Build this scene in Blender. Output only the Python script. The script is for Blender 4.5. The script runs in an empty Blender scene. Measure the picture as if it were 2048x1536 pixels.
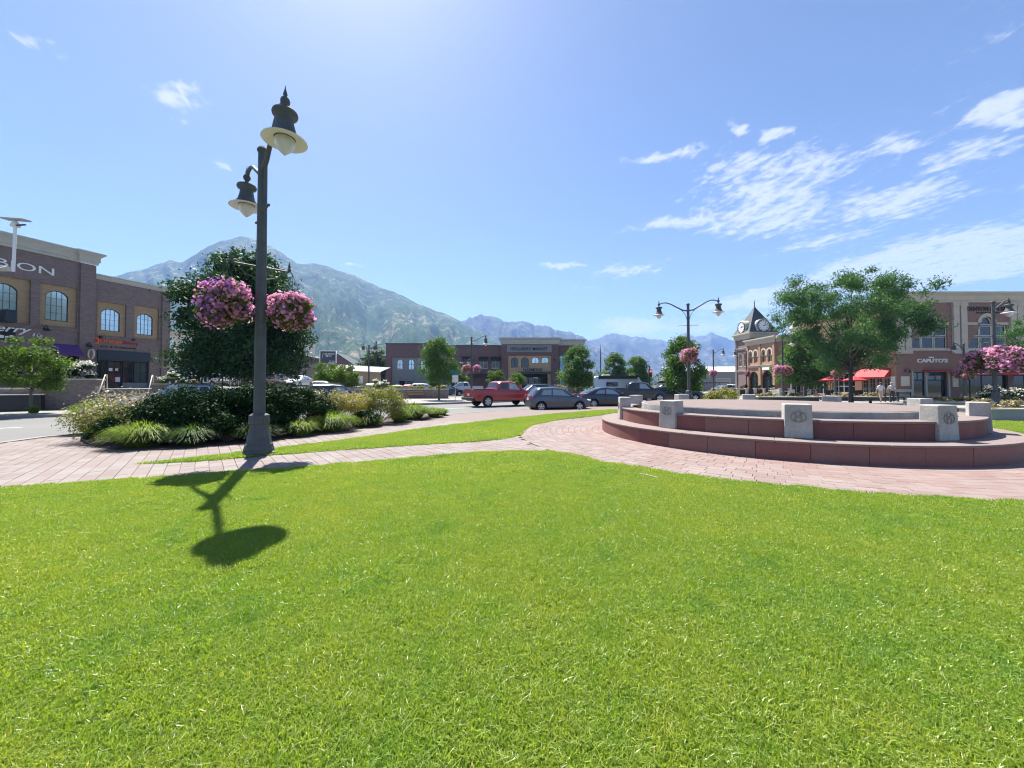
import bpy, math, random
import numpy as np
from mathutils import Matrix, Vector, noise as mnoise

sc = bpy.context.scene
R = math.radians
rnd = random.Random(7)

# ------------------------------------------------------------------ camera
cam_d = bpy.data.cameras.new("camera")
cam = bpy.data.objects.new("camera", cam_d)
sc.collection.objects.link(cam)
cam_d.sensor_width = 36.0
cam_d.lens = 13.52
cam_d.clip_start = 0.05
cam_d.clip_end = 30000
cam.location = (0, 0, 1.55)
cam.rotation_euler = (R(90 + 1.2), 0, 0)
cam_d.shift_y = -0.0074
sc.camera = cam

# ------------------------------------------------------------------ light and sky
SUN_EL, SUN_AZ = R(58.0), math.atan2(-0.441, 0.897)      # azimuth from +Y towards +X
sun_d = bpy.data.lights.new("sun", 'SUN')
sun_d.energy = 5.0
sun_d.angle = R(0.55)
sun_d.color = (1.0, 0.955, 0.88)
sun = bpy.data.objects.new("sun", sun_d)
sc.collection.objects.link(sun)
sdir = Vector((math.sin(SUN_AZ) * math.cos(SUN_EL), math.cos(SUN_AZ) * math.cos(SUN_EL), math.sin(SUN_EL)))
sun.rotation_euler = sdir.to_track_quat('Z', 'Y').to_euler()
sun.location = (-10, 20, 40)

world = bpy.data.worlds.new("World")
sc.world = world
world.use_nodes = True
wn, wl = world.node_tree.nodes, world.node_tree.links
wn.clear()
w_out = wn.new('ShaderNodeOutputWorld')
w_bg = wn.new('ShaderNodeBackground')
w_bg.inputs['Strength'].default_value = 0.057
w_sky = wn.new('ShaderNodeTexSky')
w_sky.sky_type = 'NISHITA'
w_sky.sun_disc = False
w_sky.sun_elevation = SUN_EL
w_sky.sun_rotation = SUN_AZ
w_sky.altitude = 1300
w_sky.air_density = 1.0
w_sky.dust_density = 1.7
w_sky.ozone_density = 1.6
w_tc = wn.new('ShaderNodeTexCoord')
w_sep = wn.new('ShaderNodeSeparateXYZ')
wl.new(w_tc.outputs['Generated'], w_sep.inputs[0])

def wmath(op, a, b=None, clamp=False):
    n = wn.new('ShaderNodeMath'); n.operation = op; n.use_clamp = clamp
    for i, v in enumerate((a, b)):
        if v is None: continue
        if isinstance(v, (int, float)): n.inputs[i].default_value = v
        else: wl.new(v, n.inputs[i])
    return n.outputs[0]

zden = wmath('ADD', wmath('MAXIMUM', w_sep.outputs[2], 0.0), 0.08)
w_p = wn.new('ShaderNodeCombineXYZ')
wl.new(wmath('DIVIDE', w_sep.outputs[0], zden), w_p.inputs[0])
wl.new(wmath('DIVIDE', w_sep.outputs[1], zden), w_p.inputs[1])

w_pn = wn.new('ShaderNodeTexNoise'); w_pn.inputs['Scale'].default_value = 3.2; w_pn.inputs['Detail'].default_value = 5
wl.new(w_p.outputs[0], w_pn.inputs['Vector'])
w_ps = wn.new('ShaderNodeVectorMath'); w_ps.operation = 'SUBTRACT'; w_ps.inputs[1].default_value = (.5, .5, .5); wl.new(w_pn.outputs['Color'], w_ps.inputs[0])
w_pm = wn.new('ShaderNodeVectorMath'); w_pm.operation = 'SCALE'; w_pm.inputs['Scale'].default_value = .30; wl.new(w_ps.outputs[0], w_pm.inputs[0])
w_pd = wn.new('ShaderNodeVectorMath'); w_pd.operation = 'ADD'; wl.new(w_p.outputs[0], w_pd.inputs[0]); wl.new(w_pm.outputs[0], w_pd.inputs[1])
w_pk = wn.new('ShaderNodeVectorMath'); w_pk.operation = 'MULTIPLY'; w_pk.inputs[1].default_value = (1, 1, 0); wl.new(w_pd.outputs[0], w_pk.inputs[0])

def pspace(px, py):
    x, z = (px - 1024) / 769, (769 - py) / 769
    n = math.sqrt(1 + x * x + z * z)
    return (x / n / (z / n + .08), 1 / n / (z / n + .08))

def blob(cx, cy, sx, sy, rot, amp):
    m = wn.new('ShaderNodeMapping'); m.vector_type = 'TEXTURE'
    m.inputs['Location'].default_value = (cx, cy, 0)
    m.inputs['Rotation'].default_value = (0, 0, rot)
    m.inputs['Scale'].default_value = (sx * 2.1, sy * 2.0, 1)
    wl.new(w_pk.outputs[0], m.inputs[0])
    ln = wn.new('ShaderNodeVectorMath'); ln.operation = 'LENGTH'
    wl.new(m.outputs[0], ln.inputs[0])
    mr = wn.new('ShaderNodeMapRange'); mr.interpolation_type = 'SMOOTHSTEP'
    mr.inputs[1].default_value = 1.0; mr.inputs[2].default_value = 0.0
    mr.inputs[3].default_value = 0.0; mr.inputs[4].default_value = amp
    wl.new(ln.outputs['Value'], mr.inputs[0])
    return mr.outputs[0]

# cirrus patches: (centre, half sizes across/along, turn, amount)
def seg(a, b, width, amp):
    (ax, ay), (bx, by) = pspace(*a), pspace(*b)
    L = math.hypot(bx - ax, by - ay)
    return ((ax + bx) / 2, (ay + by) / 2, L / 2 * 1.25, width, math.atan2(by - ay, bx - ax), amp)
blobs = [seg((1420, 400), (1640, 380), .34, .98), seg((1420, 440), (1700, 420), .2, 1.0), seg((1560, 350), (1720, 310), .16, .9),
         seg((1700, 420), (1900, 390), .22, 1.0), seg((1560, 500), (1760, 460), .13, .85),
         seg((1740, 320), (1860, 262), .10, .95), seg((1850, 330), (2060, 265), .12, .9),
         seg((1450, 335), (1560, 310), .055, 1.15), seg((1265, 315), (1400, 300), .045, 1.1),
         seg((1440, 262), (1470, 275), .03, 1.1), seg((1510, 262), (1605, 266), .035, .9),
         seg((1280, 455), (1440, 440), .07, 1.05), seg((1990, 235), (2090, 180), .12, 1.2),
         seg((1450, 612), (1800, 550), .26, 1.6), seg((1700, 568), (2100, 485), .46, 2.1), seg((1480, 640), (1900, 620), .5, 1.0),
         seg((1220, 660), (1320, 650), .45, 1.35), seg((1320, 650), (1470, 660), .35, .95),
         seg((1215, 545), (1320, 530), .14, .9), seg((1095, 530), (1160, 531), .06, 1.05),
         seg((690, 532), (722, 532), .035, 1.15), seg((1135, 576), (1190, 572), .07, .7),
         seg((285, 165), (395, 205), .085, .98), seg((100, 100), (120, 112), .025, .75),
         seg((20, 60), (90, 100), .07, .55), seg((330, 240), (365, 246), .03, .6), seg((405, 313), (430, 315), .02, .7),
         (3.0, .2, 1.5, 1.3, .4, 1.0), (1.2, -2.4, 1.6, .9, .3, .9), (-3.0, -1.2, 1.2, .8, 1.0, .8)]
acc = None
for b in blobs:
    o = blob(*b)
    acc = o if acc is None else wmath('MAXIMUM', acc, o)
mp = wn.new('ShaderNodeMapping'); mp.vector_type = 'TEXTURE'
mp.inputs['Rotation'].default_value = (0, 0, R(-72)); mp.inputs['Scale'].default_value = (1.0, .50, 1)
wl.new(w_p.outputs[0], mp.inputs[0])
nz = wn.new('ShaderNodeTexNoise'); nz.inputs['Scale'].default_value = 7.0; nz.inputs['Detail'].default_value = 9
nz.inputs['Roughness'].default_value = .62; nz.inputs['Distortion'].default_value = .5
wl.new(mp.outputs[0], nz.inputs['Vector'])
nz2 = wn.new('ShaderNodeTexNoise'); nz2.inputs['Scale'].default_value = 26.0; nz2.inputs['Detail'].default_value = 6
nz2.inputs['Roughness'].default_value = .6
wl.new(w_p.outputs[0], nz2.inputs['Vector'])
nn = wmath('ADD', wmath('MULTIPLY', nz.outputs[0], .62), wmath('MULTIPLY', nz2.outputs[0], .38))
acc2 = wmath('MINIMUM', wmath('MULTIPLY', acc, 1.75), 1.95)
cv = wmath('ADD', wmath('ADD', wmath('MULTIPLY', wmath('SUBTRACT', nn, .5), 3.3), .5), wmath('MULTIPLY', wmath('SUBTRACT', acc2, .92), .55))
cmr = wn.new('ShaderNodeMapRange'); cmr.interpolation_type = 'SMOOTHSTEP'
cmr.inputs[1].default_value = .40; cmr.inputs[2].default_value = 1.08; cmr.inputs[4].default_value = .85
wl.new(cv, cmr.inputs[0])
gate = wn.new('ShaderNodeMapRange'); gate.inputs[1].default_value = 0.0; gate.inputs[2].default_value = .25
wl.new(acc, gate.inputs[0])
cfac = wmath('MULTIPLY', cmr.outputs[0], gate.outputs[0], True)
w_mix = wn.new('ShaderNodeMix'); w_mix.data_type = 'RGBA'
wl.new(cfac, w_mix.inputs[0])
w_tint = wn.new('ShaderNodeMix'); w_tint.data_type = 'RGBA'; w_tint.blend_type = 'MULTIPLY'; w_tint.inputs[0].default_value = 1
wl.new(w_sky.outputs[0], w_tint.inputs[6]); w_tint.inputs[7].default_value = (.88, .915, .99, 1)
wl.new(w_tint.outputs[2], w_mix.inputs[6])
w_mix.inputs[7].default_value = (5.6, 5.8, 5.9, 1)
wl.new(w_mix.outputs[2], w_bg.inputs['Color'])
wl.new(w_bg.outputs[0], w_out.inputs['Surface'])

vs = sc.view_settings
vs.view_transform = 'Standard'
vs.look = 'None'
vs.gamma = 1.0
vs.use_curve_mapping = False
vs.exposure = 1.5
sc.cycles.use_denoising = True
sc.cycles.filter_width = 1.15
sc.cycles.max_bounces = 8
sc.cycles.transparent_max_bounces = 8
sc.cycles.volume_bounces = 1
sc.cycles.sample_clamp_indirect = 6.0

# ------------------------------------------------------------------ helpers
def link(o):
    sc.collection.objects.link(o); return o

def wmat(o):
    m = o.matrix_basis.copy()
    if o.parent:
        m = wmat(o.parent) @ o.matrix_parent_inverse @ m
    return m

def attach(o, parent):
    o.parent = parent
    o.matrix_parent_inverse = wmat(parent).inverted()
    return o

def props(o, label=None, cat=None, group=None, kind=None):
    for k, v in (('label', label), ('category', cat), ('group', group), ('kind', kind)):
        if v: o[k] = v
    return o

def thing(name, loc, label, cat, group=None, rz=0.0):
    o = bpy.data.objects.new(name, None)
    o.empty_display_size = .2
    o.location = loc; o.rotation_euler = (0, 0, rz)
    link(o)
    return props(o, label, cat, group)

def kids(o):
    return [c for c in sc.collection.objects if c.parent == o]

CHILD = {}
def index_children():
    CHILD.clear()
    for c in sc.collection.objects:
        if c.parent: CHILD.setdefault(c.parent.name, []).append(c)

def dup(root, loc=None, rz=None, scale=None, label=None, cat=None, group=None):
    index_children()
    def rec(o, par):
        c = o.copy(); sc.collection.objects.link(c)
        if par is not None: c.parent = par
        for ch in CHILD.get(o.name, []): rec(ch, c)
        return c
    r = rec(root, None)
    if loc is not None: r.location = loc
    if rz is not None: r.rotation_euler = (0, 0, rz)
    if scale is not None: r.scale = (scale,) * 3 if isinstance(scale, (int, float)) else scale
    return props(r, label, cat, group)

class MB:
    """collects geometry, becomes one mesh"""
    def __init__(s): s.v = []; s.f = []; s.m = []; s.sm = []
    def add(s, vs, fs, mat=0, smooth=False):
        b = len(s.v); s.v += [tuple(p) for p in vs]
        for f in fs:
            s.f.append([b + i for i in f]); s.m.append(mat); s.sm.append(smooth)
        return s
    def box(s, c, d, rz=0, mat=0, tilt=None):
        x, y, z = d[0] / 2, d[1] / 2, d[2] / 2
        pts = [Vector((a, b_, c_)) for a, b_, c_ in ((-x, -y, -z), (x, -y, -z), (x, y, -z), (-x, y, -z), (-x, -y, z), (x, -y, z), (x, y, z), (-x, y, z))]
        M = Matrix.Rotation(rz, 3, 'Z')
        if tilt: M = M @ Matrix.Rotation(tilt[1], 3, tilt[0])
        pts = [M @ p + Vector(c) for p in pts]
        return s.add(pts, [(3, 2, 1, 0), (4, 5, 6, 7), (0, 1, 5, 4), (1, 2, 6, 5), (2, 3, 7, 6), (3, 0, 4, 7)], mat)
    def bb(s, x0, x1, y0, y1, z0, z1, mat=0):
        return s.box(((x0 + x1) / 2, (y0 + y1) / 2, (z0 + z1) / 2), (x1 - x0, y1 - y0, z1 - z0), 0, mat)
    def tube(s, path, rad, n=8, mat=0, cap=True, smooth=True):
        P = [Vector(p) for p in path]
        rad = rad if isinstance(rad, (list, tuple)) else [rad] * len(P)
        vs = []; up = Vector((0.13, 0.21, 0.97)).normalized()
        for i, p in enumerate(P):
            d = (P[min(i + 1, len(P) - 1)] - P[max(i - 1, 0)])
            if d.length < 1e-9: d = Vector((0, 0, 1))
            d.normalize()
            a = d.cross(up if abs(d.dot(up)) < .95 else Vector((1, 0, 0))).normalized(); b = d.cross(a)
            for k in range(n):
                t = 2 * math.pi * k / n
                vs.append(p + (a * math.cos(t) + b * math.sin(t)) * rad[i])
        fs = []
        for i in range(len(P) - 1):
            for k in range(n):
                fs.append((i * n + k, i * n + (k + 1) % n, (i + 1) * n + (k + 1) % n, (i + 1) * n + k))
        s.add(vs, fs, mat, smooth)
        if cap:
            s.add(vs[:n], [tuple(range(n))], mat); s.add(vs[-n:], [tuple(reversed(range(n)))], mat)
        return s
    def lathe(s, prof, n=16, c=(0, 0, 0), mat=0, smooth=True, flute=0.0, M=None):
        vs = []
        for r, z in prof:
            for k in range(n):
                t = 2 * math.pi * k / n
                rr = r * (1 - flute * (k % 2))
                p = Vector((rr * math.cos(t), rr * math.sin(t), z))
                if M is not None: p = M @ p
                vs.append(p + Vector(c))
        fs = []
        for i in range(len(prof) - 1):
            for k in range(n):
                fs.append((i * n + k, i * n + (k + 1) % n, (i + 1) * n + (k + 1) % n, (i + 1) * n + k))
        return s.add(vs, fs, mat, smooth)
    def prism(s, poly, z0, z1, mat=0, M=None):
        n = len(poly)
        vs = [Vector((x, y, z0)) for x, y in poly] + [Vector((x, y, z1)) for x, y in poly]
        if M is not None: vs = [M @ v for v in vs]
        fs = [tuple(reversed(range(n))), tuple(range(n, 2 * n))] + [(i, (i + 1) % n, n + (i + 1) % n, n + i) for i in range(n)]
        return s.add(vs, fs, mat)
    def mesh(s, name):
        me = bpy.data.meshes.new(name)
        me.from_pydata(s.v, [], s.f)
        me.polygons.foreach_set('material_index', s.m)
        me.polygons.foreach_set('use_smooth', s.sm)
        me.update()
        return me
    def obj(s, name, mats, parent=None, F=None):
        return mesh_obj(name, s.mesh(name), mats, parent, F)

def mesh_obj(name, me, mats, parent=None, F=None):
    if not isinstance(mats, (list, tuple)): mats = [mats]
    if len(me.materials) == 0:
        for m in mats: me.materials.append(m)
    o = bpy.data.objects.new(name, me)
    if F is not None: o.matrix_basis = F
    link(o)
    if parent is not None: attach(o, parent)
    return o

def bevel(o, w=.01, seg=2):
    md = o.modifiers.new('bevel', 'BEVEL'); md.width = w; md.segments = seg; md.limit_method = 'ANGLE'
    return o

def frame(x, y, dx, dy, z=0.0):
    a = math.atan2(dy, dx)
    return Matrix.Translation((x, y, z)) @ Matrix.Rotation(a, 4, 'Z')

# flat wall with real openings: outline and holes in (x, z) of the facade, y0 = front plane, thick inwards
def wallpoly(name, outline, holes, y0, thick, mat, parent=None, F=None):
    cu = bpy.data.curves.new(name, 'CURVE'); cu.dimensions = '2D'; cu.fill_mode = 'BOTH'; cu.extrude = thick / 2
    for poly in [outline] + list(holes):
        sp = cu.splines.new('POLY'); sp.points.add(len(poly) - 1)
        for p, (x, z) in zip(sp.points, poly): p.co = (x, z, 0, 1)
        sp.use_cyclic_u = True
    t = bpy.data.objects.new('tmp', cu)
    me = bpy.data.meshes.new_from_object(t)
    bpy.data.objects.remove(t); bpy.data.curves.remove(cu)
    co = np.empty(len(me.vertices) * 3, np.float32); me.vertices.foreach_get('co', co); co = co.reshape(-1, 3)
    new = np.stack([co[:, 0], y0 + thick / 2 + co[:, 2], co[:, 1]], 1)
    me.vertices.foreach_set('co', new.ravel().astype(np.float32))
    me.flip_normals()
    me.update(); me.name = name; me.materials.clear()
    return mesh_obj(name, me, mat, parent, F)

def rect(x0, x1, z0, z1): return [(x0, z0), (x1, z0), (x1, z1), (x0, z1)]
def arch(x0, x1, z0, zs, rise, n=10):
    """rectangle with a curved head: springing at zs, rise above it"""
    w = (x1 - x0) / 2; r = (w * w + rise * rise) / (2 * rise); cz = zs + rise - r; cx = (x0 + x1) / 2
    a = math.asin(min(1, w / r)) if rise <= w else math.pi - math.asin(min(1, w / r))
    top = [(cx + r * math.sin(a - 2 * a * i / n), cz + r * math.cos(a - 2 * a * i / n)) for i in range(n + 1)]
    return [(x0, z0), (x1, z0)] + top
def inset(poly, d):
    cx = sum(p[0] for p in poly) / len(poly); cz = sum(p[1] for p in poly) / len(poly)
    w = max(p[0] for p in poly) - min(p[0] for p in poly); h = max(p[1] for p in poly) - min(p[1] for p in poly)
    x0 = min(p[0] for p in poly); z0 = min(p[1] for p in poly)
    return [(x0 + d + (p[0] - x0) * (w - 2 * d) / w, z0 + d + (p[1] - z0) * (h - 2 * d) / h) for p in poly]

def text_mesh(s, ext=.03, bold=0.0, shear=0.0):
    cu = bpy.data.curves.new('lettering', 'FONT'); cu.body = s; cu.extrude = ext / 2; cu.offset = bold; cu.shear = shear
    cu.resolution_u = 4
    t = bpy.data.objects.new('tmp', cu)
    me = bpy.data.meshes.new_from_object(t)
    bpy.data.objects.remove(t); bpy.data.curves.remove(cu)
    me.materials.clear()
    return me
def text(s, x0, x1, z0, z1, y, mat, parent, F, ext=.04, bold=0.0, shear=0.0, name='lettering'):
    """letters filling x0..x1, z0..z1 of a facade, standing proud of plane y"""
    me = text_mesh(s, ext, bold, shear)
    co = np.empty(len(me.vertices) * 3, np.float32); me.vertices.foreach_get('co', co); co = co.reshape(-1, 3)
    mn, mx = co.min(0), co.max(0)
    X = x0 + (co[:, 0] - mn[0]) / (mx[0] - mn[0]) * (x1 - x0)
    Z = z0 + (co[:, 1] - mn[1]) / (mx[1] - mn[1]) * (z1 - z0)
    Y = y - ext / 2 - co[:, 2]
    me.vertices.foreach_set('co', np.stack([X, Y, Z], 1).ravel().astype(np.float32))
    me.update()
    return mesh_obj(name, me, mat, parent, F)

# ------------------------------------------------------------------ materials
class NT:
    def __init__(s, name):
        s.m = bpy.data.materials.new(name); s.m.use_nodes = True
        s.t = s.m.node_tree; s.n = s.t.nodes; s.l = s.t.links
        s.n.clear()
        s.out = s.n.new('ShaderNodeOutputMaterial')
    def new(s, t, **k):
        n = s.n.new(t)
        for a, v in k.items(): setattr(n, a, v)
        return n
    def link(s, a, b): s.l.new(a, b)
    def coord(s, kind='Object'):
        return s.new('ShaderNodeTexCoord').outputs[kind]
    def pos(s): return s.new('ShaderNodeNewGeometry').outputs['Position']
    def noise(s, vec, scale, detail=4, rough=.55, dist=0):
        n = s.new('ShaderNodeTexNoise'); n.inputs['Scale'].default_value = scale; n.inputs['Detail'].default_value = detail
        n.inputs['Roughness'].default_value = rough; n.inputs['Distortion'].default_value = dist
        s.link(vec, n.inputs['Vector']); return n.outputs[0]
    def ramp(s, fac, stops):
        r = s.new('ShaderNodeValToRGB'); e = r.color_ramp.elements
        while len(e) > 1: e.remove(e[-1])
        e[0].position, e[0].color = stops[0][0], (*stops[0][1], 1)
        for p, c in stops[1:]:
            x = e.new(p); x.color = (*c, 1)
        s.link(fac, r.inputs[0]); return r.outputs[0]
    def mix(s, fac, a, b, mode='MIX'):
        n = s.new('ShaderNodeMix', data_type='RGBA', blend_type=mode)
        for i, v in ((0, fac), (6, a), (7, b)):
            if isinstance(v, (int, float)): n.inputs[i].default_value = v
            elif isinstance(v, tuple): n.inputs[i].default_value = (*v, 1) if len(v) == 3 else v
            else: s.link(v, n.inputs[i])
        return n.outputs[2]
    def math(s, op, a, b=0.0, clamp=False):
        n = s.new('ShaderNodeMath', operation=op, use_clamp=clamp)
        for i, v in enumerate((a, b)):
            if isinstance(v, (int, float)): n.inputs[i].default_value = v
            else: s.link(v, n.inputs[i])
        return n.outputs[0]
    def maprange(s, v, a, b, c=0.0, d=1.0):
        n = s.new('ShaderNodeMapRange'); s.link(v, n.inputs[0])
        for i, x in enumerate((a, b, c, d)): n.inputs[i + 1].default_value = x
        return n.outputs[0]
    def bsdf(s, col, rough=.6, metal=0.0, spec=.5, bump=None, bstr=.3, bdist=.01, **k):
        b = s.new('ShaderNodeBsdfPrincipled')
        if isinstance(col, tuple): b.inputs['Base Color'].default_value = (*col, 1)
        else: s.link(col, b.inputs['Base Color'])
        if isinstance(rough, (int, float)): b.inputs['Roughness'].default_value = rough
        else: s.link(rough, b.inputs['Roughness'])
        b.inputs['Metallic'].default_value = metal
        b.inputs['Specular IOR Level'].default_value = spec
        for key, v in k.items(): b.inputs[key.replace('_', ' ')].default_value = v
        if bump is not None:
            bp = s.new('ShaderNodeBump'); bp.inputs['Strength'].default_value = bstr; bp.inputs['Distance'].default_value = bdist
            s.link(bump, bp.inputs['Height']); s.link(bp.outputs[0], b.inputs['Normal'])
        s.link(b.outputs[0], s.out.inputs['Surface']); return b

def mul(c, k): return tuple(min(1, x * k) for x in c)
def plain(name, col, rough=.6, metal=0.0, var=.18, scale=3.0, bump=.15, spec=.5, **k):
    t = NT(name); v = t.coord()
    n = t.noise(v, scale, 6, .6); n2 = t.noise(v, scale * 9, 4, .6)
    c = t.ramp(t.math('ADD', t.math('MULTIPLY', n, .65), t.math('MULTIPLY', n2, .35)), [(.3, mul(col, 1 - var)), (.7, mul(col, 1 + var))])
    t.bsdf(c, rough, metal, spec, n2, bump, .008, **k)
    return t.m

def brickmat(name, cols, mortar, w=.215, h=.068, gap=.010, flat=False, rough=.85, bstr=.5):
    """running bond on any axis-aligned face (u = x + y, v = z); flat: u = x, v = y"""
    t = NT(name); v = t.coord(); sp = t.new('ShaderNodeSeparateXYZ'); t.link(v, sp.inputs[0])
    cb = t.new('ShaderNodeCombineXYZ')
    if flat:
        t.link(sp.outputs[0], cb.inputs[0]); t.link(sp.outputs[1], cb.inputs[1])
    else:
        t.link(t.math('ADD', sp.outputs[0], sp.outputs[1]), cb.inputs[0]); t.link(sp.outputs[2], cb.inputs[1])
    b = t.new('ShaderNodeTexBrick'); t.link(cb.outputs[0], b.inputs['Vector'])
    b.inputs['Scale'].default_value = 1.0; b.inputs['Brick Width'].default_value = w; b.inputs['Row Height'].default_value = h
    b.inputs['Mortar Size'].default_value = gap / 2; b.inputs['Mortar Smooth'].default_value = .1; b.inputs['Bias'].default_value = 0.0
    b.inputs['Color1'].default_value = (*cols[0], 1); b.inputs['Color2'].default_value = (*cols[1], 1); b.inputs['Mortar'].default_value = (*mortar, 1)
    n = t.noise(v, .55, 5, .6); n2 = t.noise(v, 14, 3, .6)
    c = t.mix(t.maprange(n, .3, .7, 0, .55), b.outputs[0], cols[2], 'MIX')
    c = t.mix(.35, c, t.mix(n2, (.35, .35, .35), (1.2, 1.2, 1.2)), 'MULTIPLY')
    t.bsdf(c, rough, 0, .3, t.math('SUBTRACT', 1.0, b.outputs[1]), bstr, .006)
    return t.m

def leafmat(name, dark, light, trans=.42, patch=.0, tcol=None, spec=.22):
    t = NT(name)
    a = t.new('ShaderNodeAttribute', attribute_name='Col'); sp = t.new('ShaderNodeSeparateColor'); t.link(a.outputs['Color'], sp.inputs[0])
    c = t.ramp(sp.outputs[0], [(0.0, dark), (1.0, light)])
    oi = t.new('ShaderNodeObjectInfo')
    c = t.mix(t.maprange(oi.outputs['Random'], 0, 1, 0, .22), c, mul(light, 1.15))
    b = t.new('ShaderNodeBsdfPrincipled'); t.link(c, b.inputs['Base Color']); b.inputs['Roughness'].default_value = .55
    b.inputs['Specular IOR Level'].default_value = spec
    tr = t.new('ShaderNodeBsdfTranslucent')
    hs = t.mix(1.0, c, tcol or (1.25, 1.35, .45), 'MULTIPLY'); t.link(hs, tr.inputs[0])
    mx = t.new('ShaderNodeMixShader'); mx.inputs[0].default_value = trans
    t.link(b.outputs[0], mx.inputs[1]); t.link(tr.outputs[0], mx.inputs[2]); t.link(mx.outputs[0], t.out.inputs['Surface'])
    return t.m

def glassmat(name, col, rough=.04, metal=.35, wav=.02):
    t = NT(name); v = t.coord(); n = t.noise(v, 1.4, 2, .5)
    t.bsdf(t.mix(n, mul(col, .75), mul(col, 1.25)), rough, metal, .9, n, wav, .05)
    return t.m

M = {}
M['brick_dark'] = brickmat('brown_brick', ((.17, .122, .112), (.27, .195, .175), (.21, .16, .15)), (.32, .29, .27))
M['brick_tan'] = brickmat('tan_brick', ((.36, .24, .13), (.46, .32, .17), (.40, .28, .155)), (.38, .32, .24))
M['brick_red'] = brickmat('red_brick', ((.23, .125, .095), (.32, .18, .14), (.27, .155, .125)), (.34, .29, .25))
M['brick_orange'] = brickmat('orange_brick', ((.40, .22, .13), (.48, .27, .16), (.42, .24, .15)), (.42, .36, .3))
M['brick_plum'] = brickmat('plum_brick', ((.155, .095, .09), (.205, .125, .118), (.18, .11, .105)), (.2, .17, .165))
M['brick_wall'] = brickmat('retaining_brick', ((.16, .13, .12), (.28, .225, .20), (.21, .175, .16)), (.3, .28, .27))
M['stucco_grey'] = plain('grey_stucco', (.24, .25, .245), .9, var=.1)
M['stucco_tan'] = plain('tan_stucco', (.52, .34, .20), .9, var=.1)
M['stone'] = plain('limestone', (.50, .44, .35), .85, var=.12, scale=1.5)
M['stone_grey'] = plain('grey_cornice', (.46, .45, .40), .85, var=.1, scale=1.2)
M['concrete'] = plain('weathered_concrete', (.37, .355, .325), .9, var=.34, scale=2.2, bump=.4)
M['walk'] = plain('pale_sidewalk', (.235, .225, .205), .9, var=.10, scale=.7)
M['white'] = plain('white_paint', (.8, .8, .78), .45, var=.04)
M['cream'] = plain('cream_paint', (.62, .56, .46), .7, var=.06)
M['black'] = plain('black_paint', (.016, .017, .018), .4, var=.2, spec=.4)
M['dark_blue'] = plain('navy_fascia', (.018, .03, .045), .5, var=.15)
M['iron'] = plain('green_grey_iron', (.082, .090, .092), .62, metal=.1, var=.25, scale=5, bump=.25, spec=.3)
M['iron_light'] = plain('sunlit_iron', (.13, .17, .16), .45, metal=.2, var=.2, scale=5)
M['enamel'] = plain('cream_enamel', (.72, .71, .73), .35, var=.05)
M['mulch'] = plain('bark_mulch', (.055, .038, .026), .95, var=.4, scale=14, bump=.9)
M['soil'] = plain('lawn_soil', (.095, .115, .03), .95, var=.3, scale=9, bump=.5)
M['bark'] = plain('grey_bark', (.12, .10, .08), .9, var=.35, scale=8, bump=.8)
M['bark_dark'] = plain('dark_bark', (.055, .048, .042), .9, var=.35, scale=8, bump=.8)
M['purple'] = plain('purple_canvas', (.10, .035, .17), .8, var=.1)
M['red_canvas'] = plain('red_canvas', (.45, .022, .032), .7, var=.08)
M['sign_orange'] = plain('orange_letters', (.80, .15, .045), .5, var=.03)
M['sign_red'] = plain('red_letters', (.50, .04, .03), .5, var=.03)
M['sign_white'] = plain('white_letters', (.82, .82, .78), .5, var=.02)
M['slate'] = plain('dark_slate', (.045, .060, .062), .6, var=.2, scale=6)
M['wood'] = plain('wood_slats', (.33, .22, .13), .7, var=.2, scale=8)
M['metal_roof'] = plain('pale_metal_roof', (.30, .30, .30), .4, metal=.3, var=.05)
M['granite_teal'] = plain('grey_granite', (.20, .235, .225), .35, var=.15, scale=20)
M['granite_dark'] = plain('dark_granite', (.025, .035, .035), .25, var=.3, scale=20)
M['glass_teal'] = glassmat('teal_glass', (.66, .84, .88), .12, .55)
M['glass_dark'] = glassmat('dark_glass', (.018, .024, .028), .05, .0)
M['glass_grey'] = glassmat('grey_glass', (.10, .13, .14), .05, .3)
M['glass_blue'] = glassmat('blue_glass', (.16, .27, .36), .05, .5)
M['car_glass'] = glassmat('car_glass', (.03, .04, .045), .03, .1)
M['car_glass_pale'] = glassmat('pale_car_glass', (.30, .36, .36), .04, .4)
M['tyre'] = plain('tyre_rubber', (.018, .018, .018), .85, var=.2)
M['rim'] = plain('alloy', (.55, .56, .57), .3, metal=.7, var=.05)
M['chrome'] = plain('chrome', (.7, .7, .7), .15, metal=.9, var=.03)
M['tail'] = plain('red_lens', (.55, .02, .025), .25, var=.05)
M['lens'] = plain('clear_lens', (.7, .72, .72), .15, var=.05)
M['plate'] = plain('plate_white', (.75, .76, .76), .4, var=.03)
M['globe'] = None
t = NT('frosted_globe'); t.bsdf((.74, .73, .73), .45, 0, .5, Transmission_Weight=.35, IOR=1.2); M['globe'] = t.m

def paint(name, col, metal=.25, rough=.32):
    t = NT(name); n = t.noise(t.coord(), 40, 2)
    t.bsdf(t.mix(n, mul(col, .92), mul(col, 1.08)), rough, metal, .5, Coat_Weight=.8, Coat_Roughness=.05)
    return t.m
# ------------------------------------------------------------------ ground
def sheet(name, poly, z, mat, kind='structure', parent=None):
    me = bpy.data.meshes.new(name)
    from mathutils.geometry import tessellate_polygon
    tris = tessellate_polygon([[Vector((x, y, 0)) for x, y in poly]])
    me.from_pydata([(x, y, z) for x, y in poly], [], [tuple(t) for t in tris])
    me.update()
    if sum(p.normal.z for p in me.polygons) < 0: me.flip_normals()
    o = mesh_obj(name, me, mat, parent)
    return props(o, kind=kind)

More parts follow.
